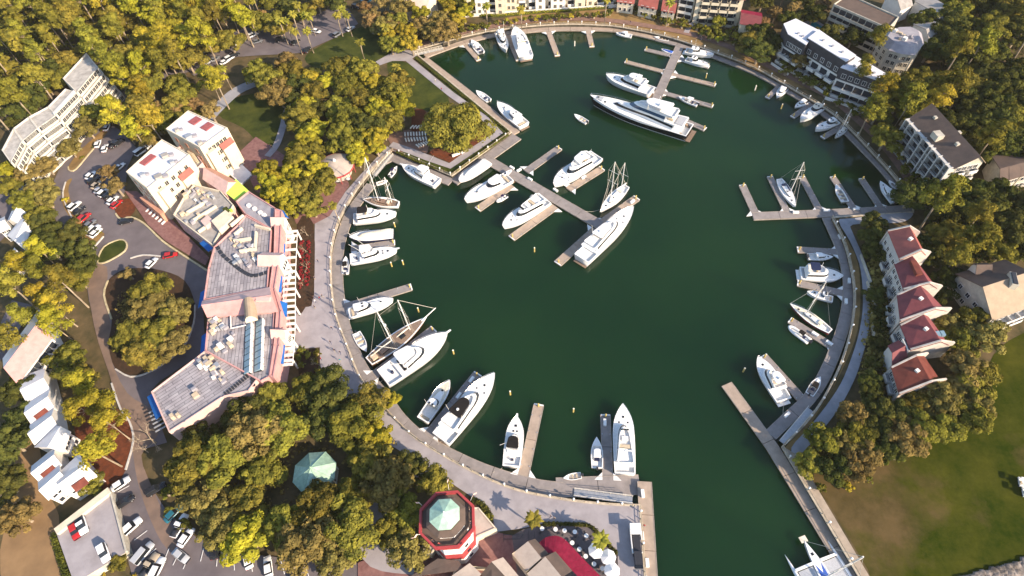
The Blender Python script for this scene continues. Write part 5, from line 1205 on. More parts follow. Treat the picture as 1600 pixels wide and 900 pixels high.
q = b.px([(1157,37),(1187,43),(1189,21),(1158,16)],6); b.gable(q[0],q[1],q[2],q[3],6,7.6,'cream_wall','red_tile','crimson_canvas')
for pxr, l in (([(998,8),(1026,14),(1030,-6),(1004,-10)],'cream cottage left of the grey balconied wing'),([(1034,16),(1054,20),(1058,0),(1038,-4)],'orange roofed cottage next to the grey balconied wing'),([(965,2),(990,5),(994,-10),(968,-14)],'white cottage at the end of the cream flats')):
    unit(pxr, l, 5, 7, 'orange_tile', dormer=False, grp='cottages behind the far shore', name='cottage', wall='cream_wall', wdir=(0,-1))
# --- white roofed flats on the far right
b = Bld('apartment_block', 'white roofed flats with dark upper walls on the far right bank', pxs([(1224,38),(1278,47),(1387,118),(1345,115)],7))
for pxr, h in (([(1224,38),(1243,30),(1279,48),(1259,71),(1231,54)],14.0),([(1262,60),(1279,47),(1337,87),(1322,97)],15.0),([(1313,106),(1335,87),(1388,118),(1376,128)],13.4)):
    h -= 2.6; f = ccw(b.px(pxr, h)); 
    MB().prism(f, 6.5, h, top=False).build('mansard_wall', 'slate_wall', b.t); MB().prism(f, h, h+.3).build('roof', 'white_roof', b.t)
    f2 = f; MB().prism(f2, 0, 6.5, top=False).build('wall', 'white_wall', b.t)
    i = long_edges(f, (-.75,-.65)); a, c = edge(f,i); b.windows(a, c, (7.4,), 5, 1.4, 1.6, 1, 1, 'white_wall'); b.balconies(a, c, (.4,3.5), 4, 3.4, 2.2, .5, .5)
    A, C = Vector(a), Vector(c); d = (C-A).normalized(); n = Vector((d.y,-d.x)); MB().obox(A+n*4.2, C+n*4.2, .4, 0, 1.1).build('garden_wall', 'white_wall', b.t)
    for k in range(3): b.box('roof_vent', tuple(A.lerp(C,.25+.25*k)-n*3), .7,.7,h+.3,h+.9,'galvanised')
b = Bld('swimming_pool', 'turquoise pool behind the white roofed flats', pxs([(1264,36),(1302,54),(1285,58)],0), 'pool')
q = ccw(b.px([(1262,36),(1272,33),(1302,54),(1294,58)],0.1)); MB().prism(q, 0, .12).build('water_surface', 'pool_water', b.t); q2 = ccw(b.px([(1257,34),(1272,29),(1312,54),(1296,64)],0.1)); MB().prism(q2, 0, .06).build('pool_deck', 'concrete', b.t)
b = Bld('apartment_block', 'balconied block behind the pool', pxs([(1300,5),(1402,28),(1390,42)],7))
f = b.block(b.px([(1302,8),(1325,-8),(1404,28),(1388,46)],10.5), 0, 10.5, 'pale_concrete', 'brown_roof', .5); a, c = edge(f, long_edges(f,(-.7,-.7))); b.balconies(a, c, (.3,2.9,5.4,7.9), 8, 3.0, 1.5, .5, .5, 'pale_concrete')
b = Bld('apartment_block', 'many sided cream tower with a grey mansard roof behind the flats', pxs([(1375,60),(1442,60),(1410,90)],7))
f = ccw(b.px([(1374,62),(1383,50),(1400,43),(1424,42),(1440,50),(1444,66),(1430,84),(1410,82),(1390,76)],9.5)); MB().prism(f, 0, 9.0, top=False).build('wall', 'pale_concrete', b.t)
c = Vector((sum(p[0] for p in f)/len(f), sum(p[1] for p in f)/len(f)))
MB().loft([[(c.x+(x-c.x)*1.03,c.y+(y-c.y)*1.03,9.0) for x,y in f],[(c.x+(x-c.x)*.72,c.y+(y-c.y)*.72,11) for x,y in f]], 0, False, True).build('mansard_roof', 'grey_roof', b.t)
for i in range(len(f)): b.windows(*edge(f,i), (1.0,3.8,6.4), 2, 1.1, 1.5, .5, .5, 'cream_wall')
clutter(b, [(1404,50),(1420,56),(1412,62)], 11, 3, 2.0)
for pxr, l in (([(1430,2),(1452,-6),(1492,34),(1474,42)],'long pale roofed terrace at the top right'),([(1428,38),(1446,30),(1470,52),(1452,62)],'pale flat roofed building beyond the mansard tower'),([(1385,-5),(1405,-12),(1425,8),(1408,15)],'grey roofed house at the top edge right of the flats')):
    unit(pxr, l, 6, 8, 'stone_grey_roof', dormer=False, grp='buildings in the wood at the top right', name='terrace_house')
# --- arcaded block
b = Bld('apartment_block', 'brown roofed block with white arched balconies on the right', pxs([(1424,184),(1492,260),(1537,252),(1465,170)],7))
q = [Vector(v) for v in b.px([(1424,185),(1492,261),(1537,252),(1464,171)],12.4)]; q = [Vector(v) for v in ccw([tuple(v) for v in q])]
f = [tuple(v) for v in q]; i = long_edges(f, (-.8,-.55)); A, C = Vector(f[i]), Vector(f[(i+1)%4]); D, E2 = Vector(f[(i+2)%4]), Vector(f[(i+3)%4])
b.gable(tuple(A),tuple(C),tuple(D),tuple(E2),12.4,15.4,'pale_concrete','brown_roof','tan_roof',.66,.6)  # far slope tan: its sunlight is put into the colour
d = (C-A).normalized(); n = Vector((d.y,-d.x)); Lf = (C-A).length
MB().obox(A+n*.06+d*.4, C+n*.06-d*.4, .1, .3, 12.2).build('glazing', 'window_glass', b.t)
cols = [0,.09,.25,.41,.56,.62,.77,.92,1.0]
for u in cols:
    p = A+d*Lf*u+n*1.0; MB().obox(p-d*.2, p+d*.2, 2.0, 0, 12.4).build('column', 'facade_grey', b.t)
for z in (0.2,3.2,6.2,9.2,12.1): MB().obox(A+n*.9, C+n*.9, 1.5, z-.12, z+.1).build('floor_slab', 'facade_grey', b.t)
for z in (0.3,3.3,6.3,9.3): MB().obox(A+n*1.75+d*.5, C+n*1.75-d*.5, .06, z+.75, z+.95).build('balustrade', 'dark_metal', b.t)
for u0,u1 in ((.09,.25),(.25,.41),(.62,.77),(.77,.92)):
    for z in (12.1,3.1):
        m = MB(); p0, p1 = A+d*Lf*u0+n*1.9, A+d*Lf*u1+n*1.9; w = (p1-p0).length; N = 8
        for k in range(N):
            a0, a1 = k/N, (k+1)/N; h0, h1 = (1-math.sqrt(max(0,1-(2*a0-1)**2)))*1.5, (1-math.sqrt(max(0,1-(2*a1-1)**2)))*1.5
            s0, s1 = p0.lerp(p1,a0), p0.lerp(p1,a1); m.add([(s0.x,s0.y,z-h0-.05),(s1.x,s1.y,z-h1-.05),(s1.x,s1.y,z),(s0.x,s0.y,z)], [(0,1,2,3)])
        m.build('arch', 'facade_grey', b.t)
b.windows(tuple(C), tuple(D), (1.2,4.2,7.2,10.2), 4, 1.4, 1.5, 1, 1, 'white_wall'); b.balconies(tuple(C), tuple(D), (3.2,6.2,9.2), 2, 3.0, 1.2)
for u,v,s in ((.2,.45,1.0),(.48,.12,2.6),(.72,.4,1.0),(.55,.75,1.0)):
    p = A.lerp(C,u).lerp(E2.lerp(D,u),v); b.box('chimney' if s == 1 else 'roof_lantern', tuple(p), s*1.1, s*.9, 13.0, 15.2 if s == 1 else 15.0, 'pale_concrete', math.atan2(d.y,d.x))
for pxr, l in (([(1551,245),(1562,243),(1577,279),(1563,284)],'brown roofed house, nearest the arcaded block'),([(1563,242),(1580,238),(1594,275),(1578,280)],'brown roofed house, middle of three at the right edge'),([(1582,237),(1602,234),(1620,270),(1596,275)],'brown roofed house cut by the right picture edge')):
    unit(pxr, l, 6, 7.6, 'brown_roof', dormer=False, grp='brown roofed houses at the right edge', wdir=(-.3,-1), wall='pale_concrete')
# --- red roofed terrace on the right bank
for k, (pxr, l, rm) in enumerate((([(1389,361),(1427,364),(1445,397),(1407,405)],'orange red roofed town house, topmost of the right bank terrace','orange_tile'),([(1399,412),(1428,405),(1462,449),(1413,452)],'dark red roofed town house with a long dormer, second of the terrace','red_tile'),([(1403,461),(1436,452),(1468,464),(1408,500),(1476,484)][:0] or [(1403,461),(1442,451),(1477,485),(1408,501)],'dark red roofed town house with a round vent, third of the terrace','red_tile'),([(1408,508),(1448,494),(1481,538),(1424,546)],'dark red roofed town house with two skylights, fourth of the terrace','red_tile'),([(1394,574),(1441,556),(1469,596),(1406,615)],'rust roofed town house, lowest of the right bank terrace','rust_tile'))):
    ze, zr = (10.2,8.6,7.6,6.6,5.4)[k], (12.6,10.8,10.0,9.0,7.4)[k]; b = Bld('townhouse', l, [P(x,y,ze) for x,y in pxr], 'house', 'red roofed terrace on the right bank')
    Q = [Vector(v) for v in b.px(pxr, ze)]           # top left, top right, bottom right, bottom left
    b.gable(tuple(Q[3]),tuple(Q[0]),tuple(Q[1]),tuple(Q[2]),ze,zr,'facade_grey',rm,rm if k else 'orange_tile',.66)
    b.windows(tuple(Q[0]), tuple(Q[3]), [z for z in (.8,3.4,6.2) if z < ze-2], 4, 1.1, 1.5, .5, .5, 'white_wall'); b.balconies(tuple(Q[0]), tuple(Q[3]), (2.8,), 2, 2.6, 1.3, .5, .5, 'facade_grey')
    for e0, e1 in ((Q[0],Q[1]),(Q[3],Q[2])):
        rr = e0.lerp(e1,.66); d = (e1-e0).normalized(); nn = Vector((-d.y,d.x))*.22
        fw = [(e0-d*.3,ze+.35),(rr,zr+.55),(e1+d*1.5,ze+.7)]; m = MB()
        rings = [[(p.x-nn.x,p.y-nn.y,0),(p.x+nn.x,p.y+nn.y,0),(p.x+nn.x,p.y+nn.y,z),(p.x-nn.x,p.y-nn.y,z)] for p,z in fw]
        m.loft(rings, 0, True, True); m.build('party_wall', 'party_wall_tan', b.t)
    c = (Q[0]+Q[1]+Q[2]+Q[3])/4; b.box('roof_vent', tuple(c), .9, .9, ze+.8, zr+.2, 'white_wall', .4)
    if k == 1: MB().obox(Q[0].lerp(Q[1],.55)*.8+Q[3].lerp(Q[2],.55)*.2, Q[0].lerp(Q[1],.5)*.3+Q[3].lerp(Q[2],.5)*.7, 1.6, ze+1, zr+.5).build('dormer', 'rust_tile', b.t)
    if k == 3: [b.box('skylight', tuple(c+Vector((2.5+1.2*j,-1.5))), 1.0, 1.4, zr-1.0, zr-.2, 'skylight_glass') for j in (0,1)]
    MB().obox(Q[0]-d*4.5, Q[3]-d*4.5, .3, 0, 1.4).build('garden_wall', 'pale_concrete', b.t)
b = Bld('house', 'low wing with a small red roof and grey terrace between the terrace houses', pxs([(1390,541),(1436,522),(1440,542),(1396,568)],5), 'house')
q = b.px([(1389,541),(1403,534),(1416,556),(1395,569)],5.2); b.gable(q[0],q[1],q[2],q[3],5.2,6.4,'facade_grey','red_tile'); f = b.block(b.px([(1408,532),(1433,521),(1440,540),(1417,552)],5.6), 0, 5.6, 'facade_grey', 'grey_roof', .8, 'warm_white')
b = Bld('house', 'large gabled house, lit slope painted tan, shaded slope brown, right of the red terrace', pxs([(1498,428),(1568,409),(1612,472),(1552,496)],6), 'house')
q = b.px([(1498,429),(1570,408),(1612,474),(1552,497)],6.5); b.gable(q[0],q[1],q[2],q[3],6.5,10.6,'pale_concrete','brown_roof','tan_roof',.5,.6)  # sun and shade are put into the two slope colours
Q = [Vector(v) for v in q]; b.windows(q[3], q[2], (1,3.8), 6, 1.2, 1.4); b.balconies(q[3], q[2], (.3,3.2), 4, 3.2, 1.8); b.windows(q[0], q[3], (1,3.8), 4, 1.2, 1.4)
c = Q[0].lerp(Q[1],.35).lerp(Q[3].lerp(Q[2],.35),.1); b.gable(tuple(c+Vector((-2,-1))),tuple(c+Vector((1.5,-1.5))),tuple(c+Vector((1.8,2))),tuple(c+Vector((-1.6,2))),8.5,10,'white_wall','brown_roof')
c = Q[0].lerp(Q[1],.62).lerp(Q[3].lerp(Q[2],.62),.55); b.box('chimney', tuple(c), 1.6, 4.5, 7.5, 11.3, 'pale_concrete', -.35); b.box('chimney_cap', tuple(c), 1.0, 3.9, 11.3, 11.6, 'dark_metal', -.35)
# --- gazebo
def octa(r, n=8, ph=math.pi/8): return [(r*math.cos(2*math.pi*i/n+ph), r*math.sin(2*math.pi*i/n+ph)) for i in range(n)]
p = P(489,735,5.0); t = thing('gazebo', 'eight sided gazebo with a pale green metal roof among the oaks', 'gazebo', (p.x,p.y,0)); r = octa(5.4)
for i in range(8):
    a, c = r[i], r[(i+1)%8]; MB().loft([[(*a,3.6),(*c,3.6),(*c,3.75),(*a,3.75)],[(a[0]*.04,a[1]*.04,6.6),(c[0]*.04,c[1]*.04,6.6),(c[0]*.04,c[1]*.04,6.75),(a[0]*.04,a[1]*.04,6.75)]], 0, True, True).build('roof_panel', 'verdigris' if i%2 else 'verdigris_dark', t)
    MB().cyl(a[0]*.86,a[1]*.86,0,3.7,.14,n=8).build('post', 'white_wall', t); MB().tube([(*a,3.72),(a[0]*.04,a[1]*.04,6.75)], .09, 5).build('roof_rib', 'verdigris_dark', t)
MB().cyl(0,0,6.6,7.6,.35,.05,8).build('finial', 'verdigris_dark', t); MB().prism(octa(5.0),0,.35).build('floor_slab', 'pale_concrete', t)
# --- round pavilion
p = P(524,256,4.5); t = thing('pavilion', 'round pavilion with a pale conical roof and red fascia by the trees', 'pavilion', (p.x,p.y,0))
MB().cyl(0,0,3.9,6.0,6.2,.4,20).build('cone_roof', 'pale_tan_roof', t, True); MB().cyl(0,0,3.2,3.9,6.3,6.3,20,cap=False).build('fascia', 'lh_red', t); MB().cyl(0,0,0,3.2,4.6,4.6,20).build('wall', 'pale_concrete', t); MB().cyl(0,0,6.0,6.7,.6,.3,10).build('vent_cap', 'white_wall', t)
for i in range(10): a = i*.628; MB().cyl(5.9*math.cos(a),5.9*math.sin(a),0,3.3,.12).build('post','lh_red',t)
# --- lighthouse
p = P(699,813,17.2); t = thing('lighthouse', 'red and white striped eight sided lighthouse with a red gallery', 'lighthouse', (p.x,p.y,0)); t.scale = (1.03,1.03,.86)
zs = [0,4.4,8.4,12.2,16.0,19.4]; rad = lambda z: 5.2-1.35*min(z,19.4)/19.4
for k in range(5):
    MB().loft([[(x,y,zs[k]) for x,y in octa(rad(zs[k]))],[(x,y,zs[k+1]-.01) for x,y in octa(rad(zs[k+1]))]], 0).build('band', 'lh_red' if k%2 else 'lh_white', t)
for z in (2,6,10,14,17.5):
    for i in range(0,8,2):
        a = 2*math.pi*(i+.5)/8+math.pi/8; rr = rad(z)*math.cos(math.pi/8)+.03; o = MB().box(-.05,.06,-.45,.45,-.7,.7).build('window','window_glass',t,False,(rr*math.cos(a),rr*math.sin(a),z)); o.rotation_euler.z = a
MB().loft([[(x,y,18.6) for x,y in octa(3.9)],[(x,y,19.6) for x,y in octa(5.7)],[(x,y,20.0) for x,y in octa(5.8)]], 0, False, True).build('gallery_corbel', 'lh_white', t)
MB().prism(octa(5.7),20.0,20.06).build('gallery_floor', 'brown_roof', t)
for z, th in ((20.06,.35),(21.0,.2)):
    m = MB(); A, C = octa(5.95), octa(5.45)
    m.loft([[(x,y,z) for x,y in A],[(x,y,z+th) for x,y in A],[(x,y,z+th) for x,y in C],[(x,y,z) for x,y in C]], 0); m.build('gallery_rail', 'lh_red', t)
for i in range(24):
    a = 2*math.pi*i/24+.1; MB().cyl(5.45*math.cos(a),5.45*math.sin(a),20.06,21.1,.06,n=5).build('baluster','lh_red',t)
MB().prism(octa(3.7),20.06,22.6).build('watch_room', 'lh_white', t)
for i in range(8):
    a = 2*math.pi*(i+.5)/8+math.pi/8; o = MB().box(-.03,.05,-1.0,1.0,.5,1.8).build('window','window_glass',t,False,(3.7*.924*math.cos(a)+.02,3.7*.924*math.sin(a)+.02,20.06)); o.rotation_euler.z = a
MB().loft([[(x,y,22.6) for x,y in octa(4.15)],[(x,y,23.2) for x,y in octa(2.9)]], 0, False, True).build('skirt_roof', 'brown_roof', t)
MB().prism(octa(2.6),23.2,25.0).build('lantern_room', 'window_glass', t)
A = octa(3.15)
for i in range(8):
    a, c = A[i], A[(i+1)%8]; MB().loft([[(*a,24.9),(*c,24.9),(*c,25.05),(*a,25.05)],[(a[0]*.05,a[1]*.05,26.4),(c[0]*.05,c[1]*.05,26.4),(c[0]*.05,c[1]*.05,26.5),(a[0]*.05,a[1]*.05,26.5)]], 0, True, True).build('cupola_panel', 'verdigris', t)
MB().cyl(0,0,26.3,27.3,.25,.05,8).build('finial', 'white_wall', t)
for i,(a,w) in enumerate(((.6,1.5),(1.5,1.2),(2.6,1.4),(3.6,1.0),(5.3,1.5))):
    x, y = 6.0*math.cos(a), 6.0*math.sin(a); f_ = thing('flag', 'small red and white flag on the lighthouse gallery', 'flag', (p.x+x,p.y+y,18.2), a, 'flags on the lighthouse gallery'); MB().tube([(0,0,0),(.6,0,1.4)], .04).build('staff','white_wall',f_); MB().loft([[(.6,0,1.4),(.4,0,.8)],[(1.2,.3,1.3),(1.0,.3,.7)],[(1.9,.1,1.35),(1.7,.1,.75)]],0,closed=False).build('cloth','pale_pink',f_)
b = Bld('shop', 'low tan roofed shop leaning against the lighthouse', pxs([(738,792),(748,793),(776,825),(745,838)],4), 'shop')
f = b.block(b.px([(737,793),(748,793),(776,826),(744,840),(722,830)],4), 0, 4, 'cream_wall', 'pale_tan_roof', .2)
b = Bld('shop', 'small tan roofed kiosk on the other side of the lighthouse', pxs([(660,850),(676,855),(672,866)],3.2), 'shop'); f = b.block(b.px([(660,848),(680,856),(674,868),(660,862)],3.2), 0, 3.2, 'cream_wall', 'pale_tan_roof', .2)
# --- quayside restaurant at the bottom edge
b = Bld('restaurant', 'quayside restaurant with stepped tan roofs, shaded slopes painted brown, at the bottom edge', pxs([(800,865),(836,842),(893,892),(823,895)],5))
for pl, z0, m in (([(800,865),(825,846),(846,872),(822,893)],0,'pale_tan_roof'),([(823,896),(852,870),(878,901),(850,930)],0,'pale_tan_roof')):
    q = ccw(b.px(pl,5.4)); MB().prism(q,0,5.2,top=False).build('wall','cream_wall',b.t)
def slope(b, pl, zz, m):
    q = [(*b.L(P(x,y,z)),z) for (x,y),z in zip(pl,zz)]; MB().loft([q,[(x,y,z+.2) for x,y,z in q]],0,True,True).build('roof_slope', m, b.t)
slope(b, [(800,866),(825,846),(846,872),(822,894)], (4.6,6.2,6.2,4.6), 'pale_tan_roof'); slope(b, [(825,846),(836,842),(857,865),(846,872)], (6.2,4.6,4.6,6.2), 'brown_roof')  # brown slope: shade painted onto the tan roof
slope(b, [(823,897),(852,870),(878,902),(850,934)], (4.8,6.6,6.6,4.8), 'pale_tan_roof'); slope(b, [(852,870),(868,862),(894,892),(878,902)], (6.6,4.8,4.8,6.6), 'brown_roof')  # second roof, its shaded slope again painted brown
b = Bld('restaurant', 'brown and tan roofed annex below the lighthouse', pxs([(645,898),(684,872),(716,875),(748,895)],4.5))
slope(b, [(640,902),(684,873),(716,876),(728,890),(700,930)][:4], (3.4,4.4,4.8,5.0), 'brown_roof'); slope(b, [(706,900),(734,880),(752,897),(726,925)], (4.4,5.8,5.8,4.4), 'pale_tan_roof'); slope(b, [(752,897),(768,878),(800,912),(770,940)], (4.4,6.2,6.2,4.4), 'brown_roof'); slope(b, [(768,878),(786,871),(812,902),(800,912)], (6.2,4.6,4.6,6.2), 'pale_tan_roof')
MB().prism(ccw(b.px([(712,902),(734,886),(780,890),(800,925),(720,930)],3)),0,4.3,top=False).build('wall','cream_wall',b.t); MB().prism(ccw(b.px([(645,904),(684,876),(714,880),(700,920)],3)),0,3.3,top=False).build('wall','cream_wall',b.t)
t = thing('canopy', 'curved crimson canvas canopy of the quayside restaurant', 'canopy', P(880,862)); o = t.location
outer = catmull([P(*q,3.0)-o for q in ((838,852),(852,840),(870,837),(884,844),(900,861),(918,880),(942,904),(972,936))],2); inner = catmull([P(*q,4.2)-o for q in ((846,858),(856,864),(864,864),(870,868),(880,878),(892,890),(908,906),(934,938))],2)
for k in range(len(outer)-1):
    q = [inner[k],outer[k],outer[k+1],inner[k+1]]; q[0] = q[0].lerp(q[3],.015); q[1] = q[1].lerp(q[2],.015)
    MB().loft([q,[v+Vector((0,0,.06)) for v in q]],0,True,True).build('canvas_panel','crimson_canvas',t)
for k in range(0,len(outer),3): MB().cyl(outer[k].x,outer[k].y,-o.z,3.0,.08).build('post','white_wall',t)
# ------------------------------------------------------------------ trees
rng = np.random.default_rng(11)
def leaf_mat(name, c_pale, c_dark, trans=0.14, scale=0.5, rand=0.22):
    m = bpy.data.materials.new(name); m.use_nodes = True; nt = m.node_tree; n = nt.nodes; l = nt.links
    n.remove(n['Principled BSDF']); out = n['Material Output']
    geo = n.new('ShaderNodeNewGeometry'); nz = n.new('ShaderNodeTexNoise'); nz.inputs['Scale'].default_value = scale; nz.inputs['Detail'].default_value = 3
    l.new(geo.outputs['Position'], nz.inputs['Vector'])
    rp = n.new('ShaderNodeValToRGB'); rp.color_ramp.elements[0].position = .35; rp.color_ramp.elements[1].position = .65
    rp.color_ramp.elements[0].color = (*c_dark,1); rp.color_ramp.elements[1].color = (*c_pale,1); l.new(nz.outputs[0], rp.inputs[0])  # noise mixes a paler and a darker leaf tone at random
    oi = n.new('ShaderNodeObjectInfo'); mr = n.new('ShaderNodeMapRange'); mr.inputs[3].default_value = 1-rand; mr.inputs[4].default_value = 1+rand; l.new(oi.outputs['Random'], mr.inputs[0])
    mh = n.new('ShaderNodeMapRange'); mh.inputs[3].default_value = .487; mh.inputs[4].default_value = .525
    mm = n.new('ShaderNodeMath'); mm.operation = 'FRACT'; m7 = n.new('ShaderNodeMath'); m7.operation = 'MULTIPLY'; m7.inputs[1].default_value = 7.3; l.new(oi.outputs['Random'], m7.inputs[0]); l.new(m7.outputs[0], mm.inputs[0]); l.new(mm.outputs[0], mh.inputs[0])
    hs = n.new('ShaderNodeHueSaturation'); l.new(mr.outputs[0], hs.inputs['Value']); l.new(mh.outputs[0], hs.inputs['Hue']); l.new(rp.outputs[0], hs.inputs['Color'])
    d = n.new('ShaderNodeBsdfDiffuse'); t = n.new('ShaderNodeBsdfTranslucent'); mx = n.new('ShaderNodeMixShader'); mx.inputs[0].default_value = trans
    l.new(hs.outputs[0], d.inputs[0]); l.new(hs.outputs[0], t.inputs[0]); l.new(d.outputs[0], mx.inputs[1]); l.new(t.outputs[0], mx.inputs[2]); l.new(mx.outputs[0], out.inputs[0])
    MAT[name] = m
leaf_mat('oak_leaf', (0.25,0.205,0.034), (0.095,0.09,0.02))
leaf_mat('oak_brown', (0.28,0.205,0.062), (0.12,0.092,0.03))
leaf_mat('oak_dark', (0.115,0.112,0.024), (0.045,0.052,0.016))  # dark green; also serves as shade painted into the leaves
leaf_mat('pine_leaf', (0.275,0.23,0.034), (0.105,0.10,0.02))
leaf_mat('bright_leaf', (0.385,0.305,0.030), (0.175,0.155,0.022))
leaf_mat('rust_leaf', (0.29,0.185,0.07), (0.15,0.10,0.04))
leaf_mat('palm_leaf', (0.30,0.26,0.04), (0.15,0.14,0.025))
leaf_mat('shrub_leaf', (0.19,0.17,0.03), (0.08,0.085,0.016))
mat('bark', (0.16,0.12,0.085), 0.95, var=0.25, scale=1.5, vscale=(1,1,.3))
mat('pale_bark', (0.34,0.27,0.19), 0.95, var=0.2, scale=1.5, vscale=(1,1,.3))
def leaf_cloud(blobs, n, size, flat=0.0, shell=0.72, down=0.25):
    """many small leaf faces through the volume of several ellipsoid clumps; faces lean outwards"""
    w = np.array([b[3]*b[4]*b[5] for b in blobs])**(2/3); k = rng.choice(len(blobs), n, p=w/w.sum()); B = np.array(blobs)[k]
    d = rng.normal(size=(n,3)); d /= np.linalg.norm(d,axis=1)[:,None]; low = d[:,2] < -down; d[low,2] *= -1
    r = shell+(1-shell)*rng.random(n)**.6; r *= rng.uniform(.88,1.12,n)
    c = B[:,:3]+d*B[:,3:6]*r[:,None]
    nr = d+rng.normal(scale=.34,size=(n,3))+np.array([0,0,.15]); nr /= np.linalg.norm(nr,axis=1)[:,None]
    t = np.cross(nr, rng.normal(size=(n,3))); t /= np.linalg.norm(t,axis=1)[:,None]; b = np.cross(nr,t)
    s = size*(.5+1.2*rng.random(n)**1.6)[:,None]; e = s*rng.uniform(.5,.85,n)[:,None]
    q = np.stack([c-t*s*.5, c-b*e*.5+nr*s*.12, c+t*s*.5, c+b*e*.5+nr*s*.12],1)
    return q.reshape(-1,3)
def cloud_mesh(name, pts, m):
    me = bpy.data.meshes.new(name); n = len(pts)//4
    me.vertices.add(len(pts)); me.vertices.foreach_set('co', pts.astype(np.float32).ravel()); me.loops.add(n*4); me.loops.foreach_set('vertex_index', np.arange(n*4, dtype=np.int32))
    me.polygons.add(n); me.polygons.foreach_set('loop_start', np.arange(0,n*4,4,dtype=np.int32)); me.polygons.foreach_set('loop_total', np.full(n,4,dtype=np.int32))
    me.materials.append(MAT[m]); me.update(); return me
def limbs(h, r, targets, m='bark', lean=0.0):
    b = MB(); top = (lean*h*.5,0,h*.45); b.tube([(0,0,-.3),(lean*h*.25,0,h*.25),top], [r,r*.8,r*.62], 7)
    for x,y,z in targets: b.tube([top, (x*.45+top[0]*.5, y*.45, top[2]+(z-top[2])*.55), (x*.9,y*.9,z)], [r*.5,r*.34,r*.12], 5)
    return b
PROTO = {}
def proto(kind, crown, trunk, zc): PROTO.setdefault(kind, []).append((crown, trunk, zc))
def oak(kind, m, R_=6.5, H=10.0, n=6500, size=.62, lob=15, bark='pale_bark', flat=.55):
    bl = [(0,0,H*.60,R_*.5,R_*.5,H*.24)]
    for i in range(lob):
        a = 2*math.pi*(i+rng.uniform(-.3,.3))/lob; rr = R_*rng.uniform(.38,.86); s = R_*rng.uniform(.15,.36)
        bl.append((rr*math.cos(a), rr*math.sin(a), H*rng.uniform(.46,.78), s, s*rng.uniform(.7,1.4), s*rng.uniform(.5,.8)))
    for i in range(lob*2//3):
        a = rng.uniform(0,6.28); rr = R_*rng.uniform(.1,.55); s = R_*rng.uniform(.14,.28); bl.append((rr*math.cos(a), rr*math.sin(a), H*rng.uniform(.76,.92), s, s, s*.6))
    c = cloud_mesh('crown', leaf_cloud(bl, n, size), m); t = limbs(H, .5, [(b[0],b[1],b[2]) for b in bl[1:8]], bark).mesh('trunk', bark)
    proto(kind, c, t, H*.72)
def pine(kind, m, H=19.0, n=3600, size=.55, bark='pale_bark'):
    bl = []
    for i in range(20):
        a = rng.uniform(0,6.28); u = rng.random(); z = H*(.60+.36*u); rr = (1-.5*u)*rng.uniform(.8,4.6); s = rng.uniform(1.2,2.4)*(1.15-.35*u); bl.append((rr*math.cos(a), rr*math.sin(a), z, s, s*rng.uniform(.7,1.3), s*rng.uniform(.4,.7)))
    bl.append((0,0,H*.95,2.0,2.0,1.1)); c = cloud_mesh('crown', leaf_cloud(bl, n, size, shell=.5), m)
    b = MB(); b.tube([(0,0,-.3),(rng.uniform(-.5,.5),rng.uniform(-.5,.5),H*.5),(0,.1,H*.94)], [.30,.22,.1], 7)
    for q in bl[:12]: b.tube([(0,0,q[2]-1.4),(q[0]*.9,q[1]*.9,q[2])], [.12,.05], 4)
    proto(kind, c, b.mesh('trunk', bark), H*.84)
def palm(kind, H=8.5):
    m = MB()
    for i in range(30):
        a = 2*math.pi*i/30+rng.uniform(-.1,.1); el = rng.uniform(-.5,1.1); L = rng.uniform(1.7,2.4); prev = None
        d = Vector((math.cos(a),math.sin(a),0)); s = Vector((-math.sin(a),math.cos(a),0)); p = Vector((0,0,H)); e = el
        for k in range(4):
            w = (.10,.42,.36,.05)[k]; row = (p-s*w+Vector((0,0,-w*.45)), p.copy(), p+s*w+Vector((0,0,-w*.45)))
            if prev: m.add([prev[0],prev[1],prev[2],row[0],row[1],row[2]], [(0,1,4,3),(1,2,5,4)])
            prev = row; p = p+(d*math.cos(e)+Vector((0,0,math.sin(e))))*L/3; e -= .55
    b = MB(); b.tube([(0,0,-.3),(.1,0,H*.5),(0,0,H)], [.24,.19,.2], 7)
    proto(kind, m.mesh('crown','palm_leaf'), b.mesh('trunk','pale_bark'), H)
def bare(kind, H=9.0, m='pale_bark', depth=4):
    b = MB()
    def rec(p, d, L, r, k):
        q = p+d*L; b.tube([p,q],[r,r*.65],4)
        if k == 0: return
        for _ in range(3 if k > 1 else 4):
            v = (d+Vector(rng.normal(scale=.55,size=3))+Vector((0,0,.1))).normalized(); rec(q, v, L*rng.uniform(.6,.8), r*.6, k-1)
    rec(Vector((0,0,-.2)), Vector((0,0,1)), H*.32, .22, depth); tr = MB().tube([(0,0,-.2),(0,0,H*.1)],[.24,.22],6)
    proto(kind, b.mesh('crown', m), tr.mesh('trunk', m), H*.6)
for _ in range(4): oak('oak', 'oak_leaf')
for _ in range(3): oak('oak_brown', 'oak_brown', n=5200)
for _ in range(3): oak('oak_dark', 'oak_dark')
for _ in range(3): oak('bright', 'bright_leaf', 5.5, 10.5)
for _ in range(2): oak('rust', 'rust_leaf', 4.2, 8.0, 2600, .5, 11, 'pale_bark')
for _ in range(4): pine('pine', 'pine_leaf')
for _ in range(2): pine('pine_bright', 'bright_leaf', 18)
for _ in range(3): palm('palm', 7.5+_*.8)
for _ in range(2): bare('bare')
for _ in range(3): oak('shrub', 'shrub_leaf', 1.5, 2.0, 420, .42, 6)
for _ in range(2): oak('shrub_bright', 'bright_leaf', 1.5, 2.0, 420, .42, 6)
oak('great_oak', 'oak_leaf', 10.5, 11.5, 16000, .62, 24)
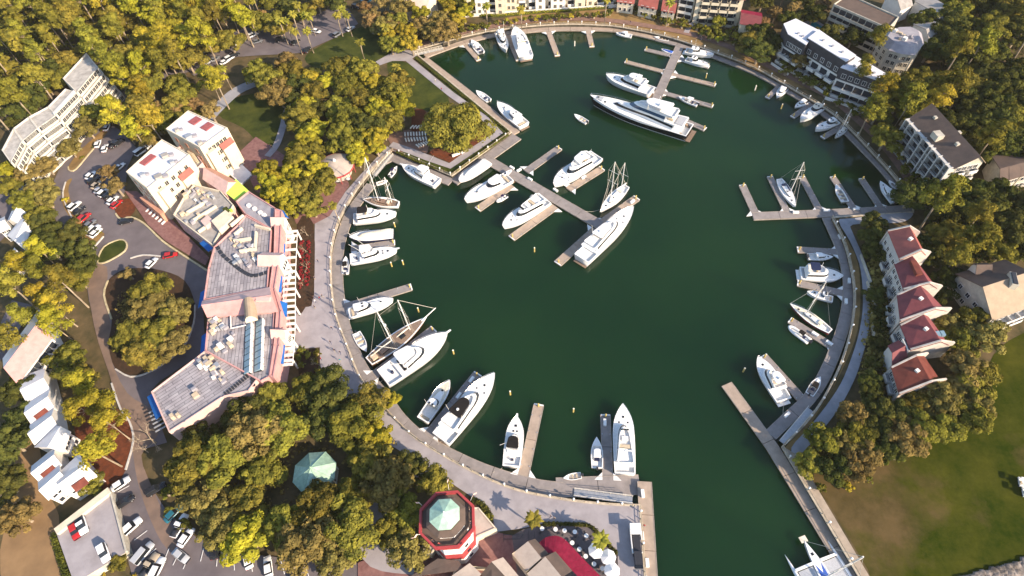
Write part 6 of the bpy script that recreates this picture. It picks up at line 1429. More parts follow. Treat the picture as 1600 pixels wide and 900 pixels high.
NAMES = dict(oak=('oak_tree','oak','live oak'), oak_brown=('oak_tree','oak','brownish oak'), oak_dark=('oak_tree','oak','dark oak'), bright=('oak_tree','oak','yellow green oak'), rust=('deciduous_tree','tree','russet tree'), pine=('pine_tree','pine','tall pine'), pine_bright=('pine_tree','pine','yellow green pine'), palm=('palm_tree','palm','palm'), bare=('bare_tree','tree','leafless pale tree'), shrub=('shrub','shrub','green shrub'), shrub_bright=('shrub','shrub','yellow green shrub'), great_oak=('oak_tree','oak','great spreading live oak'))
NT = [0]
def plant(kind, p, sc, label, group=None):
    cr, tr, zc = PROTO[kind][rng.integers(len(PROTO[kind]))]; nm, cat, _ = NAMES[kind]; NT[0] += 1
    t = thing(nm, label, cat, p, rng.uniform(0,6.28), group); t.scale = sc if isinstance(sc, tuple) else (sc,sc,sc*rng.uniform(.9,1.1)); link('trunk', tr, t); link('crown', cr, t); return t
LAND = [('gazebo',(489,735)),('lighthouse',(700,830)),('pavilion',(524,258)),('hotel',(310,215)),('stepped condominium',(80,170)),('red terrace',(1430,480)),('arcaded block',(1470,230)),('tan gabled house',(1550,455)),('mansard tower',(1410,80)),('white roofed flats',(1300,95)),('parking deck',(140,830)),('market roof',(300,620)),('crimson annex',(1170,30)),('cream flats',(830,15)),('golf lawn',(1520,700)),('brown roofed houses',(1575,265)),('promenade',(620,690)),('black street car park',(120,340)),('top left road',(80,15)),('green island',(177,394)),('left edge town houses',(80,690)),('far left house',(32,366)),('amphitheatre benches',(650,215)),('pool',(1280,45)),('north lawn',(550,75)),('channel walk',(1250,720))]
LAND = [(n, P(*q)) for n, q in LAND]
EXCL = [[(198,265),(254,215),(295,170),(360,198),(380,235),(330,262),(240,345),(205,300)],[(270,340),(300,285),(350,252),(395,272),(440,320),(470,350),(470,580),(425,595),(330,625),(262,690),(236,612),(322,545),(318,470)],
 [(98,112),(136,80),(158,108),(135,165),(95,210),(45,222),(2,240),(20,195)],[(1222,36),(1245,28),(1390,118),(1370,150),(1330,160),(1230,110),(1210,60)],[(1372,60),(1395,40),(1445,45),(1440,80),(1420,105),(1370,90)],[(1422,183),(1465,168),(1540,252),(1520,285),(1470,280),(1405,235)],[(1385,356),(1430,360),(1480,480),(1478,600),(1405,618),(1395,500),(1372,400)],[(1498,428),(1570,406),(1615,475),(1555,500)],[(648,770),(690,758),(750,770),(780,830),(740,875),(680,865),(648,830)],
 [(88,833),(172,765),(200,862),(110,910)],[(4,560),(60,484),(82,530),(35,605)],[(34,585),(70,576),(90,660),(110,670),(125,710),(150,742),(100,800),(60,770),(48,700)],[(456,738),(470,710),(500,700),(524,722),(520,752),(490,772),(466,762)]]
EXCL.append([(280,100),(300,72),(345,52),(400,40),(440,42),(480,25),(535,5),(570,10),(575,40),(540,62),(470,95),(400,98),(345,110),(305,128)])
KEEP = [(P(489,737),10.5),(P(526,262),7.5),(P(700,830),9.0)]
def scatter(poly, kinds, sp, where, group, sc=(.85,1.15), zc=8.0, excl=True, tries=30, cap=400):
    """poly: photo outline of the crowns; kinds: list of (kind, weight)"""
    W = pxs(poly, zc); xs = [p.x for p in W]; ys = [p.y for p in W]; got = []; area = (max(xs)-min(xs))*(max(ys)-min(ys)); n = int(tries*area/sp/sp)
    ks = [k for k,_ in kinds]; ww = np.array([w for _,w in kinds], float); ww /= ww.sum()
    for _ in range(n):
        x, y = rng.uniform(min(xs),max(xs)), rng.uniform(min(ys),max(ys))
        if not inpoly(x,y,W): continue
        if any((x-g[0])**2+(y-g[1])**2 < sp*sp for g in got): continue
        u, v = PX((x,y,zc))
        if u < -25 or u > 1625 or v < -30 or v > 930: continue
        if excl and any(inpoly(u,v,e) for e in EXCL): continue
        if any((x-q.x)**2+(y-q.y)**2 < r*r for q, r in KEEP): continue
        got.append((x,y))
        if len(got) >= cap: break
    kk = [ks[rng.choice(len(ks), p=ww)] for _ in got]; lab = {}
    for nm, q in LAND:                      # the one tree nearest a landmark is named after it
        if not got: break
        d = [((g[0]-q.x)**2+(g[1]-q.y)**2, i) for i, g in enumerate(got)]; dd, i = min(d)
        if dd < 45**2 and i not in lab: lab[i] = nm
    uv = [PX((g[0],g[1],zc)) for g in got]; base = {}
    if got:
        u0, u1 = min(q[0] for q in uv), max(q[0] for q in uv); v0, v1 = min(q[1] for q in uv), max(q[1] for q in uv)
        for i, (q, k) in enumerate(zip(uv, kk)):
            a = (q[0]-u0)/max(u1-u0,1); b_ = (q[1]-v0)/max(v1-v0,1); pl = (('upper','middle','lower')[min(2,int(b_*3))]+' '+('left','centre','right')[min(2,int(a*3))]).replace('middle centre','in its centre')
            base.setdefault(f"{NAMES[k][2]} {where}, closest to the {lab[i]}" if i in lab else f"{NAMES[k][2]} {where}, {pl}", []).append(i)
    for l, ids in base.items():
        ids.sort(key=lambda i: uv[i][0]); n = len(ids)
        for o, i in enumerate(ids):
            w = l+('' if n == 1 else ', '+('left one','right one')[o] if n == 2 else ', '+('left one','middle one','right one')[o] if n == 3 else '')
            g = got[i]; plant(kk[i], (g[0],g[1],0), rng.uniform(*sc), ' '.join(w.split()[:16]), group)
    return len(got)
MIX = [('oak',3),('oak_dark',2),('pine',3)]
scatter([(-40,-40),(60,-40),(100,30),(150,60),(130,75),(100,85),(85,110),(50,150),(0,190),(-40,200)], [('pine',5),('oak_dark',1),('oak',3)], 7.2, 'in the dense wood at the upper left', 'dense wood at the upper left', (.9,1.2), 11, cap=190)
scatter([(60,-40),(250,-40),(240,60),(210,120),(170,130),(158,100),(140,75),(150,60),(100,30)], [('pine',4),('oak',4),('pine_bright',2)], 6.6, 'behind the stepped condominium', 'wood behind the stepped condominium', (.9,1.2), 13, cap=150)
scatter([(230,-40),(400,-40),(395,20),(340,55),(300,75),(250,120),(205,140),(210,100),(240,50)], [('pine_bright',4),('pine',3),('oak',3)], 6.4, 'in the pine wood left of the north car park', 'pine wood left of the north car park', (.9,1.2), 13)
scatter([(168,150),(210,140),(290,122),(345,105),(345,140),(300,165),(262,180),(215,215),(192,205),(170,180)], [('pine_bright',2),('oak',3),('rust',2)], 6.5, 'between the hotel and the upper wood', 'trees between the hotel and the upper wood', (.85,1.1), 11)
scatter([(200,195),(262,178),(290,165),(255,205),(215,222)], [('rust',1)], 5.5, 'in the strip behind the hotel', 'russet trees behind the hotel', (.8,1.05), 6)
scatter([(8,262),(34,240),(78,236),(130,190),(168,150),(178,165),(120,222),(80,250),(30,285),(0,290)], [('oak_brown',2),('oak',2),('bright',1)], 6.0, 'in front of the stepped condominium', 'trees in front of the stepped condominium', (.6,.85), 6)
scatter([(55,135),(90,115),(96,125),(60,165),(25,190),(10,190)], [('oak_dark',1),('oak',1)], 7, 'along the track behind the stepped condominium', 'trees along the back track', (.5,.7), 5)
scatter([(372,92),(400,72),(450,82),(462,108),(440,148),(405,142),(378,118)], [('oak_brown',3),('oak',1)], 8.0, 'in the pale clump above the park path', 'pale clump above the park path', (.95,1.2), 7)
scatter([(395,15),(440,-20),(540,-20),(520,5),(480,20),(440,40),(400,60)], [('oak_dark',2),('rust',1),('oak',2)], 8, 'around the north car park', 'trees round the north car park', (.7,1), 7)
scatter([(482,112),(520,102),(570,112),(618,112),(638,150),(620,188),(592,215),(560,240),(515,255),(462,250),(455,220),(474,190),(456,152)], [('oak',3),('bright',4),('oak_dark',1)], 7.0, 'in the big grove on the wooded point', 'big oak grove on the wooded point', (.85,1.15), 7.5)
scatter([(452,150),(480,112),(500,140),(480,200),(462,200)], [('oak_dark',1)], 7, 'on the shaded side of the big grove', 'dark side of the big grove', (.8,1), 7)  # darker leaf colour puts the grove's shade in
scatter([(402,278),(440,248),(505,238),(510,275),(488,318),(442,320),(412,300)], [('oak',3),('bright',3)], 6.5, 'between the market terrace and the pavilion', 'grove between market terrace and pavilion', (.8,1.05), 7)
scatter([(560,200),(600,190),(606,212),(580,240),(552,262)], [('bright',1)], 6, 'beside the sloping gangway', 'bright trees beside the sloping gangway', (.6,.8), 5)
plant('great_oak', P(713,198,8).to_2d().to_3d(), 1.22, 'great spreading live oak on the tip of the wooded point', 'oaks of the wooded point')
plant('oak', P(722,222,5).to_2d().to_3d(), .55, 'small bright oak at the foot of the great oak', 'oaks of the wooded point')
scatter([(590,28),(640,18),(700,18),(728,30),(705,48),(665,58),(625,74),(604,60)], [('oak',2),('oak_brown',3),('bright',2)], 6.5, 'along the north path left of the cream flats', 'trees along the north path', (.7,1.0), 6.5)
scatter([(556,8),(600,-10),(640,10),(620,35),(580,35)], [('rust',2),('oak_brown',1)], 7, 'at the top beside the grey roofed house', 'russet trees beside the grey roofed house', (.9,1.2), 7)
scatter([(680,-20),(740,-20),(725,18),(695,15)], [('oak',1),('bright',1)], 7, 'left of the cream flats', 'trees left of the cream flats', (.8,1), 7)
scatter([(198,458),(222,442),(254,436),(282,456),(286,500),(268,534),(238,560),(208,570),(198,535)], [('oak_brown',4),('oak',3),('oak_dark',1)], 6.5, 'on the round island beside the market', 'oaks on the round island', (.75,1.0), 7)
scatter([(15,430),(55,385),(100,400),(128,430),(112,470),(70,485),(25,475)], [('pine_bright',3),('pine',2),('oak',2)], 6.5, 'in the left cluster above the pink banded row', 'left cluster above the pink banded row', (.75,.95), 11)
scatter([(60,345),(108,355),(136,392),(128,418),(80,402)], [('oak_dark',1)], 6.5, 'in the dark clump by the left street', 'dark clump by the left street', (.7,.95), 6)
scatter([(22,300),(66,278),(82,315),(72,345),(42,335)], [('oak',2),('oak_brown',1)], 6.5, 'above the far left house', 'trees above the far left house', (.7,.9), 6)
scatter([(84,492),(110,505),(118,560),(112,588),(98,575),(88,530)], [('pine_bright',2),('oak',2),('oak_brown',1)], 6.5, 'beside the street below the left cluster', 'trees beside the left street', (.75,.95), 9)
scatter([(100,590),(132,582),(154,622),(168,668),(160,702),(146,716),(124,692),(106,640)], [('pine_bright',3),('pine',1)], 5.5, 'in the mulch bed beside the lower street', 'pines in the mulch bed', (.75,.95), 13)
scatter([(0,480),(24,478),(40,500),(10,540),(0,540)], [('pine',1)], 7, 'at the left edge beside the court', 'pines at the left edge', (.7,.85), 11)
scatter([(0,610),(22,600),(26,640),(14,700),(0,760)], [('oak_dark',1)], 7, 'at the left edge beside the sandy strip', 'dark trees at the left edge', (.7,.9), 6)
scatter([(-10,770),(30,775),(32,838),(0,850)], [('oak',2),('oak_brown',1)], 6.5, 'in the lower left corner', 'trees in the lower left corner', (.7,.9), 6)
scatter([(282,724),(305,672),(345,638),(405,612),(465,588),(515,592),(582,618),(610,650),(608,700),(622,735),(590,788),(560,825),(556,862),(490,880),(420,864),(352,842),(306,816),(280,778)], [('oak_brown',3),('oak',5),('oak_dark',2),('bright',1)], 6.3, 'in the large oak wood left of the lighthouse', 'large oak wood left of the lighthouse', (.8,1.15), 7.5)
scatter([(595,735),(640,715),(690,735),(660,770),(640,810),(610,790)], [('oak_dark',1),('oak',1)], 6, 'between the promenade and the lighthouse', 'trees between promenade and lighthouse', (.6,.85), 6)
scatter([(590,820),(630,800),(655,830),(650,865),(610,860)], [('oak_brown',1),('oak',1)], 5.5, 'beside the lighthouse annex', 'trees beside the lighthouse annex', (.6,.8), 6)
scatter([(150,895),(170,872),(218,885),(200,912)], [('shrub_bright',1),('oak',1)], 3.5, 'below the parking deck', 'bushes below the parking deck', (.3,.45), 2.5)
scatter([(118,742),(134,732),(146,752),(128,765)], [('oak',1)], 4, 'beside the wall of the parking deck', 'tree by the parking deck', (.45,.5), 4)
# right hand woods; many dark leaves put their shade side into the colour
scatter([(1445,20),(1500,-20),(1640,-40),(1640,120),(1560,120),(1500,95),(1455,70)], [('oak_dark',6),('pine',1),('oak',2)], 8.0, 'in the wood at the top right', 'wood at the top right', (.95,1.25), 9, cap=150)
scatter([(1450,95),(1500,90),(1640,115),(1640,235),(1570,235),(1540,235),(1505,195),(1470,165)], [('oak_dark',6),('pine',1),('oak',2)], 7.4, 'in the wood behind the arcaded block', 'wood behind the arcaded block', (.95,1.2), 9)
scatter([(1345,150),(1390,125),(1440,100),(1480,130),(1478,165),(1440,180),(1415,200),(1370,200)], [('pine',3),('oak',2),('pine_bright',1)], 6.5, 'between the white roofed flats and the arcaded block', 'grove between the flats and the arcaded block', (.85,1.05), 10)
scatter([(1428,290),(1440,280),(1470,292),(1560,290),(1640,300),(1640,400),(1590,402),(1560,395),(1500,415),(1450,390),(1440,345),(1425,325)], [('oak_dark',5),('oak',2),('oak_brown',1),('pine',1)], 7.2, 'in the wood above the red terrace', 'wood above the red terrace', (.8,1.1), 7.5)  # dark leaves again stand in for the shade side
scatter([(1350,345),(1382,342),(1386,372),(1366,400),(1352,380)], [('oak_dark',1)], 5.5, 'beside the end of the red terrace', 'dark trees beside the red terrace', (.5,.7), 5)
scatter([(1455,395),(1490,405),(1490,440),(1478,470),(1466,440)], [('oak_dark',1)], 6, 'between the red terrace and the tan house', 'dark trees between terrace and tan house', (.5,.75), 5)
scatter([(1484,490),(1525,470),(1548,510),(1535,575),(1500,600),(1484,560)], [('oak_brown',1),('oak',1)], 6, 'below the tan gabled house', 'trees below the tan gabled house', (.7,.95), 6)
scatter([(1278,695),(1330,645),(1372,625),(1410,622),(1480,605),(1530,570),(1545,600),(1518,672),(1440,695),(1380,708),(1310,735),(1262,720)], [('oak_brown',4),('oak',3),('oak_dark',1)], 4.3, 'in the thicket below the red terrace', 'thicket below the red terrace', (.5,.85), 4.5)
scatter([(1362,420),(1378,470),(1380,540),(1382,610),(1345,640),(1362,560),(1364,480)], [('oak_dark',2),('shrub',2)], 4.0, 'between the right path and the red terrace', 'garden trees in front of the red terrace', (.35,.5), 2.5)
scatter([(1190,-20),(1290,-25),(1290,10),(1240,22),(1216,40),(1205,75),(1180,80),(1165,55),(1190,40)], [('oak_dark',3),('oak',1),('rust',1)], 7, 'between the crimson annex and the white roofed flats', 'trees between annex and flats', (.8,1.0), 7)
scatter([(1290,45),(1320,58),(1365,85),(1372,62),(1330,45),(1310,38)], [('oak_dark',1),('pine',1)], 7, 'between the pool and the mansard tower', 'trees between pool and tower', (.7,.9), 7)
scatter([(1440,180),(1460,160),(1500,185),(1560,230),(1540,240),(1500,200)], [('oak',1),('oak_dark',1)], 7, 'right behind the arcaded block roof', 'trees right behind the arcaded block', (.8,1.0), 8)
scatter([(1450,285),(1480,282),(1520,292),(1500,300)], [('oak',1)], 5, 'at the foot of the arcaded block', 'trees at the foot of the arcaded block', (.55,.7), 5)
plant('oak_brown', P(1252,88,6).to_2d().to_3d(), .7, 'brownish oak in front of the white roofed flats', 'trees by the white roofed flats')
plant('pine', P(1355,96,15).to_2d().to_3d(), .9, 'lone pine rising over the white roofed flats', 'trees by the white roofed flats')
plant('oak', P(1125,25,6).to_2d().to_3d(), .55, 'single green tree against the red roofed flats', 'trees by the red roofed flats')
plant('rust', P(170,268,5).to_2d().to_3d(), .95, 'russet tree in the car park island, left of two', 'russet trees in the car park')
plant('rust', P(180,290,5).to_2d().to_3d(), .95, 'russet tree in the car park island, right of two', 'russet trees in the car park')
plant('rust', P(198,425,4).to_2d().to_3d(), .6, 'russet shrub like tree at the loop kerb')
plant('rust', P(115,345,3).to_2d().to_3d(), .5, 'small russet tree on the west island', 'russet trees in the car park')
plant('bare', P(232,683,4).to_2d().to_3d(), 1.0, 'leafless pale tree over the lower street by the market', 'leafless trees'); plant('bare', P(222,700,3).to_2d().to_3d(), .7, 'smaller leafless tree beside the lower street', 'leafless trees')
for i,(x,y) in enumerate(((477,362),(475,388),(470,440),(478,415),(490,565))): plant('bare', P(x,y,2).to_2d().to_3d(), .45, ('leafless crape myrtle in the market bed, number from the top: ' if 0 else 'leafless small tree in the market bed, ')+('topmost','second from the top','lowest','third from the top','in the lower bed')[i], 'leafless trees in the market beds')
plant('bright', P(608,617,5).to_2d().to_3d(), .45, 'bright yellow tree at the stern of the big sportfisher')
PALM = [((350,114),'beside the path above the hotel'),((467,18),'tallest of the palm clump by the north car park'),((476,27),'in the palm clump by the north car park, right side'),((460,31),'in the palm clump by the north car park, left side'),((484,30),'at the edge of the palm clump by the north car park'),((535,18),'right palm clump of the north car park, top'),((528,30),'right palm clump of the north car park, left'),((543,30),'right palm clump of the north car park, right'),((563,68),'alone on the north lawn'),((441,44),'left of the palm clump beside the kerb'),((449,41),'left of the palm clump beside the street'),((463,58),'low at the edge of the north car park'),((481,56),'at the corner of the north lawn'),((394,37),'beside the street at the top'),((390,10),'at the very top beside the street'),((363,12),'at the top left of the north car park'),((620,108),'beside the point landing'),((521,324),'in the planter by the promenade'),((834,812),'left palm of the restaurant patio'),((939,844),'right palm of the restaurant patio'),((760,18),'in front of the cream flats, left'),((814,20),'in front of the cream flats, middle'),((947,10),'pale palm at the end of the cream flats'),((1045,14),'pale palm by the cottages'),((603,48),'at the end of the north lawn')]
for (x,y), l in PALM: 
    k = 5 if y > 700 else 8; plant('palm', P(x,y,k).to_2d().to_3d(), 1.2 if y < 300 else .9 if y < 700 else (1.15,1.15,.68), 'palm '+l, 'palms')
# shrubs and hedges
scatter([(700,46),(760,34),(830,25),(950,18),(958,24),(840,30),(770,40),(715,52)], [('shrub',2),('shrub_bright',2)], 2.6, 'in the garden below the cream flats', 'garden shrubs below the cream flats', (.8,1.3), 1.2, False)
scatter([(965,10),(1000,15),(1055,30),(1078,38),(1075,44),(1010,26)], [('shrub',3),('shrub_bright',1)], 2.8, 'in the garden below the cottages', 'garden shrubs below the cottages', (.9,1.5), 1.2, False)
scatter([(1082,40),(1150,46),(1180,62),(1195,85),(1150,70),(1095,56)], [('shrub',3),('shrub_bright',1)], 3.2, 'in the garden below the red roofed flats', 'garden shrubs below the red roofed flats', (1,1.8), 1.2, False)
scatter([(1225,95),(1300,140),(1350,175),(1340,180),(1290,150),(1225,112)], [('shrub',1)], 3.2, 'in the garden below the white roofed flats', 'garden shrubs below the white roofed flats', (1,1.7), 1.2, False)
scatter([(1400,235),(1470,290),(1440,300),(1418,280)], [('shrub',1)], 3.4, 'at the foot of the arcaded block', 'shrubs at the foot of the arcaded block', (1,1.6), 1.2, False)
scatter([(735,778),(758,794),(766,812),(756,815),(742,797)], [('shrub',1)], 1.8, 'in the curved hedge beside the lighthouse', 'curved hedge beside the lighthouse', (.6,.8), 1, False)
scatter([(262,765),(300,832),(262,800)], [('shrub',1)], 3, 'at the edge of the lower street', 'shrubs at the edge of the lower street', (1,1.3), 1, False)
scatter([(1240,712),(1300,760),(1330,735),(1420,700),(1400,720),(1340,760),(1290,775)], [('shrub',2),('shrub_bright',1)], 4.5, 'on the rough ground above the golf lawn', 'scrub above the golf lawn', (.7,1.5), 1, False)
scatter([(462,548),(499,545),(505,585),(470,600)], [('shrub',1)], 2.4, 'in the lower market bed', 'shrubs in the lower market bed', (.7,1), 1, False)
scatter([(108,262),(172,190),(178,186),(142,238)], [('shrub',1),('shrub_bright',1)], 5, 'on the north island of the car park', 'shrubs on the north island', (.5,.7), .6, False)
scatter([(100,305),(150,375),(160,365),(120,340)], [('shrub_bright',1),('shrub',1)], 4, 'on the west island of the car park', 'shrubs on the west island', (.5,.9), .6, False)
def undergrowth(polys, n, label, m='oak_leaf'):
    pts = []
    for poly in polys:
        W = pxs(poly); xs = [q.x for q in W]; ys = [q.y for q in W]; k = 0; bl = []
        while len(bl) < n:
            x, y = rng.uniform(min(xs),max(xs)), rng.uniform(min(ys),max(ys)); k += 1
            if k > n*12: break
            if inpoly(x,y,W): s = rng.uniform(.8,2.0); bl.append((x,y,s*.4,s,s,s*.8))
        pts.append(leaf_cloud(bl, len(bl)*9, .8))
    o = link('undergrowth', cloud_mesh('undergrowth', np.concatenate(pts), m)); tag(o, label, 'undergrowth'); o['kind'] = 'stuff'
undergrowth([[(-40,-40),(400,-40),(340,55),(250,120),(180,150),(160,100),(140,78),(95,85),(50,140),(0,180),(-40,200)]], 2600, 'low undergrowth beneath the upper left woods', 'oak_leaf')
undergrowth([[(1445,20),(1500,-30),(1640,-40),(1640,235),(1540,230),(1480,165),(1450,95)],[(1440,290),(1640,300),(1640,400),(1500,415),(1450,390)]], 900, 'low undergrowth beneath the right hand woods', 'oak_dark')
undergrowth([[(275,722),(335,640),(465,590),(590,615),(610,650),(610,735),(545,825),(490,868),(350,835),(285,780)],[(190,462),(254,440),(285,500),(235,562),(190,540)]], 260, 'low undergrowth beneath the oaks by the lighthouse and the round island', 'oak_brown')
undergrowth([[(1262,716),(1330,645),(1410,622),(1530,570),(1545,600),(1518,672),(1380,708),(1310,735)],[(1362,380),(1385,372),(1390,610),(1345,640)]], 420, 'low scrub around the red terrace', 'oak_brown')
print('TREES', NT[0])
# ------------------------------------------------------------------ vehicles
for n_, c_ in dict(white=(.78,.78,.78), silver=(.42,.43,.45), grey=(.16,.165,.18), black=(.018,.018,.022), red=(.42,.02,.02), teal=(.02,.12,.16), blue=(.03,.05,.25), tan=(.42,.34,.24)).items():
    mat('paint_'+n_, c_, .22, var=0.0)
mat('tyre', (.02,.02,.02), .9, var=0.0); mat('hub', (.4,.4,.42), .4, var=0.0, metal=.5); mat('lamp_red', (.35,.01,.01), .3, var=0.0)
CARM = {}
def car_meshes(style, col):
    k = (style, col)
    if k in CARM: return CARM[k]
    L, W, H, hood, cab0, cab1, top = dict(sedan=(4.7,1.85,1.45,.95,-1.75,.95,.62), suv=(4.8,1.95,1.8,1.1,-2.25,.85,.75), van=(5.3,2.05,2.1,1.15,-2.55,1.4,.9), pickup=(5.6,2.0,1.85,1.1,-.6,1.2,.7))[style]
    hw = W/2; sh = .92 if style != 'sedan' else .82
    def rr(x, z0, z1, w): return [(x,-w*.92,z0),(x,-w,z0+.25),(x,-w,z1-.12),(x,-w*.88,z1),(x,w*.88,z1),(x,w,z1-.12),(x,w,z0+.25),(x,w*.92,z0)]
    b = MB(); b.loft([rr(-L/2,.45,sh-.08,hw*.86), rr(-L/2+.18,.28,sh,hw*.97), rr(-L*.2,.25,sh+.02,hw), rr(L*.18,.25,sh,hw), rr(L/2-.55,.27,sh-.1,hw*.96), rr(L/2-.1,.32,sh-.26,hw*.86), rr(L/2,.42,sh-.36,hw*.7)], 0, True, True)
    if style == 'pickup': b.box(-L/2+.12,cab0-.08,-hw+.1,hw-.1,sh+.02,sh+.03,1)
    body = b.mesh('body', ['paint_'+col, 'dark_metal'], True)
    def g(x0,x1,w,z): return [(x0,-w,z),(x1,-w*.95,z),(x1,w*.95,z),(x0,w,z)]
    s0 = .35 if style != 'van' else .12; s1 = .75 if style != 'van' else .6
    gl = MB().loft([g(cab0,cab1,hw*.92,sh-.02), g(cab0+s0,cab1-s1,hw*.76,H-.05)], 0, False, True).mesh('glasshouse', 'boat_glass')
    rf = MB().loft([g(cab0+s0-.1,cab1-s1+.12,hw*.78,H-.06), g(cab0+s0,cab1-s1,hw*.74,H)], 0, True, True).mesh('roof_panel', 'paint_'+col)
    wh = MB(); wh.tube([(0,-.11,0),(0,.11,0)], .34, 12); wh.v = [(x,y,z) for x,y,z in wh.v]; wm = wh.mesh('wheel', 'tyre'); hb = MB(); hb.tube([(0,-.125,0),(0,.125,0)], .2, 8); hm = hb.mesh('hub', 'hub')
    hl = MB().box(-.08,.06,-.2,.2,-.08,.08).mesh('headlight', 'gelcoat_white'); tl = MB().box(-.05,.06,-.2,.2,-.1,.1).mesh('tail_light', 'lamp_red')
    CARM[k] = (L,hw,sh,body,gl,rf,wm,hm,hl,tl); return CARM[k]
def car(x, y, dx, dy, style, col, label, group, z=0.0):
    L,hw,sh,body,gl,rf,wm,hm,hl,tl = car_meshes(style, col); p = P(x,y,z+.7); q = P(x+dx,y+dy,z+.7); zz = z if z else KZ+.03
    t = thing({'van':'parked_van','pickup':'pickup_truck'}.get(style,'parked_car'), label, {'van':'van','pickup':'truck'}.get(style,'car'), (p.x,p.y,zz), math.atan2(q.y-p.y,q.x-p.x), group)
    link('body',body,t); link('glasshouse',gl,t); link('roof_panel',rf,t)
    for sx in (-1,1):
        for sy in (-1,1): w = link('wheel',wm,t,(sx*L*.3,sy*(hw-.1),.34)); link('hub',hm,w)
        link('headlight',hl,t,(L/2-.14,sx*hw*.55,sh-.34)); link('tail_light',tl,t,(-L/2+.03,sx*hw*.6,sh-.2))
G1, G2, G3, G4 = 'cars in the north car park', 'cars in the car park west of the hotel', 'cars along the lower street', 'cars on the parking deck'
for a in [(317,87,8,-4,'sedan','black','black car at the left end of the north car park',G1),(328,97,8,-5,'suv','silver','silver car in the lower row of the north car park, leftmost',G1),(337,93,8,-5,'sedan','grey','grey car in the lower row of the north car park',G1),(352,98,9,-5,'sedan','white','white car in the middle aisle of the north car park',G1),(360,92,9,-5,'suv','white','white car beyond the middle aisle of the north car park',G1),(367,88,9,-5,'suv','black','black car beside two white cars in the north car park',G1),(370,69,8,-4,'sedan','white','white car in the upper row of the north car park, left',G1),(378,66,8,-4,'suv','black','black car in the upper row of the north car park',G1),(385,24,8,-4,'sedan','black','black car beside the topmost palms',G1),(396,56,8,-4,'suv','white','white car below the street palm',G1),
    (403,66,8,-2,'sedan','grey','grey car left of the palm clump',G1),(440,63,8,-2,'suv','black','black car below the palm clump',G1),(462,67,6,-4,'sedan','black','dark car under the low palm',G1),(495,50,9,2,'sedan','white','white car right of the palm clump',G1),(528,55,8,-5,'suv','grey','grey car below the right palm clump',G1),(548,46,8,-5,'sedan','silver','silver car at the corner of the north lawn',G1),(557,12,9,1,'suv','black','black car at the top edge, right end',G1),(480,79,4,-5,'sedan','black','dark car at the edge of the north lawn',G1),(572,4,8,-3,'van','teal','dark van at the very top edge',G1),
    (168,200,4,-8,'sedan','white','white car leaving by the upper lane',G2),(154,226,3,-8,'sedan','white','white car in the upper bays, left of two',G2),(165,233,3,-8,'sedan','white','white car in the upper bays, right of two',G2),(180,226,6,-5,'pickup','black','black pickup in the upper bays',G2),(186,224,6,-5,'suv','black','black car beside the black pickup',G2),(222,238,7,-5,'van','white','white van beside the hotel roof',G2),(229,232,7,-5,'sedan','silver','silver car beside the white van',G2),(188,262,6,-5,'sedan','white','white car right of the russet trees',G2),
    (143,275,7,-6,'sedan','white','white car, first of the row under the russet trees',G2),(148,283,7,-6,'suv','black','black car, second of the row under the russet trees',G2),(152,290,7,-6,'sedan','tan','tan car, third of the row under the russet trees',G2),(157,297,7,-6,'sedan','silver','silver car, fourth of the row under the russet trees',G2),(164,302,7,-6,'suv','white','white car, fifth of the row under the russet trees',G2),(172,306,7,-6,'suv','black','black car, sixth of the row under the russet trees',G2),(177,314,7,-6,'sedan','white','white car beside the red one at the end of the row',G2),(183,320,7,-6,'sedan','red','red car ending the row under the russet trees',G2),
    (120,220,7,-6,'suv','grey','grey car on the back lane',G2),(143,196,7,-7,'van','tan','pale box van on the back lane',G2),(118,323,7,-6,'suv','white','white car at the top of the west island row',G2),(125,330,7,-6,'sedan','black','black car in the west island row',G2),(133,341,8,-7,'suv','red','red car in the west island row',G2),(142,351,8,-7,'sedan','grey','grey car in the west island row',G2),(147,361,8,-7,'van','white','white van in the west island row',G2),(151,365,8,-7,'sedan','white','white car at the lower end of the west island row',G2),(267,400,9,-2,'sedan','red','red car on the loop drive',G2),(238,412,7,-7,'sedan','white','white car on the loop drive beside the oaks',G2),(198,347,8,-2,'sedan','black','low black car at the village kerb',G2),(42,294,7,-8,'sedan','white','white car in the far left court',None),(7,537,3,-9,'suv','grey','grey car at the left edge court',None),
    (190,757,9,-6,'sedan','white','white car in the top bay of the lower street',G3),(196,785,9,-6,'sedan','black','black car in the lower street bays',G3),(208,823,9,-8,'suv','white','white car with dark windows in the middle bay',G3),(226,865,9,-11,'van','silver','silver van in the lower bays',G3),(235,884,6,-9,'pickup','tan','tan pickup beside the silver van',G3),(248,888,5,-10,'suv','white','white car beside the pickup',G3),(284,869,9,7,'sedan','silver','silver car driving down the lower street',G3),(245,765,9,-5,'suv','black','black car under the oaks across the street',G3),(272,803,6,-6,'sedan','teal','teal car half under the oaks',G3),(282,822,4,-7,'pickup','white','white pickup half under the oaks',G3),(292,840,5,-7,'sedan','white','white car half under the oaks',G3),(338,858,1,-9,'suv','black','black car under the oaks at the bottom, left',G3),(355,861,2,-9,'sedan','grey','grey car under the oaks at the bottom',G3),(388,874,-2,-9,'sedan','white','white car at the bottom below the oaks, left of three',G3),(420,886,-1,-9,'sedan','white','white car at the bottom below the oaks, middle of three',G3),(468,889,3,-9,'pickup','tan','pale pickup at the bottom below the oaks, right of three',G3)]:
    car(*a)
for a in [(116,829,3,9,'sedan','red','red car parked on the deck',G4,3.0),(127,819,3,9,'pickup','white','white pickup beside the red car on the deck',G4,3.0),(162,864,4,11,'suv','white','white car alone on the deck',G4,3.0)]: car(*a[:8], z=a[8])
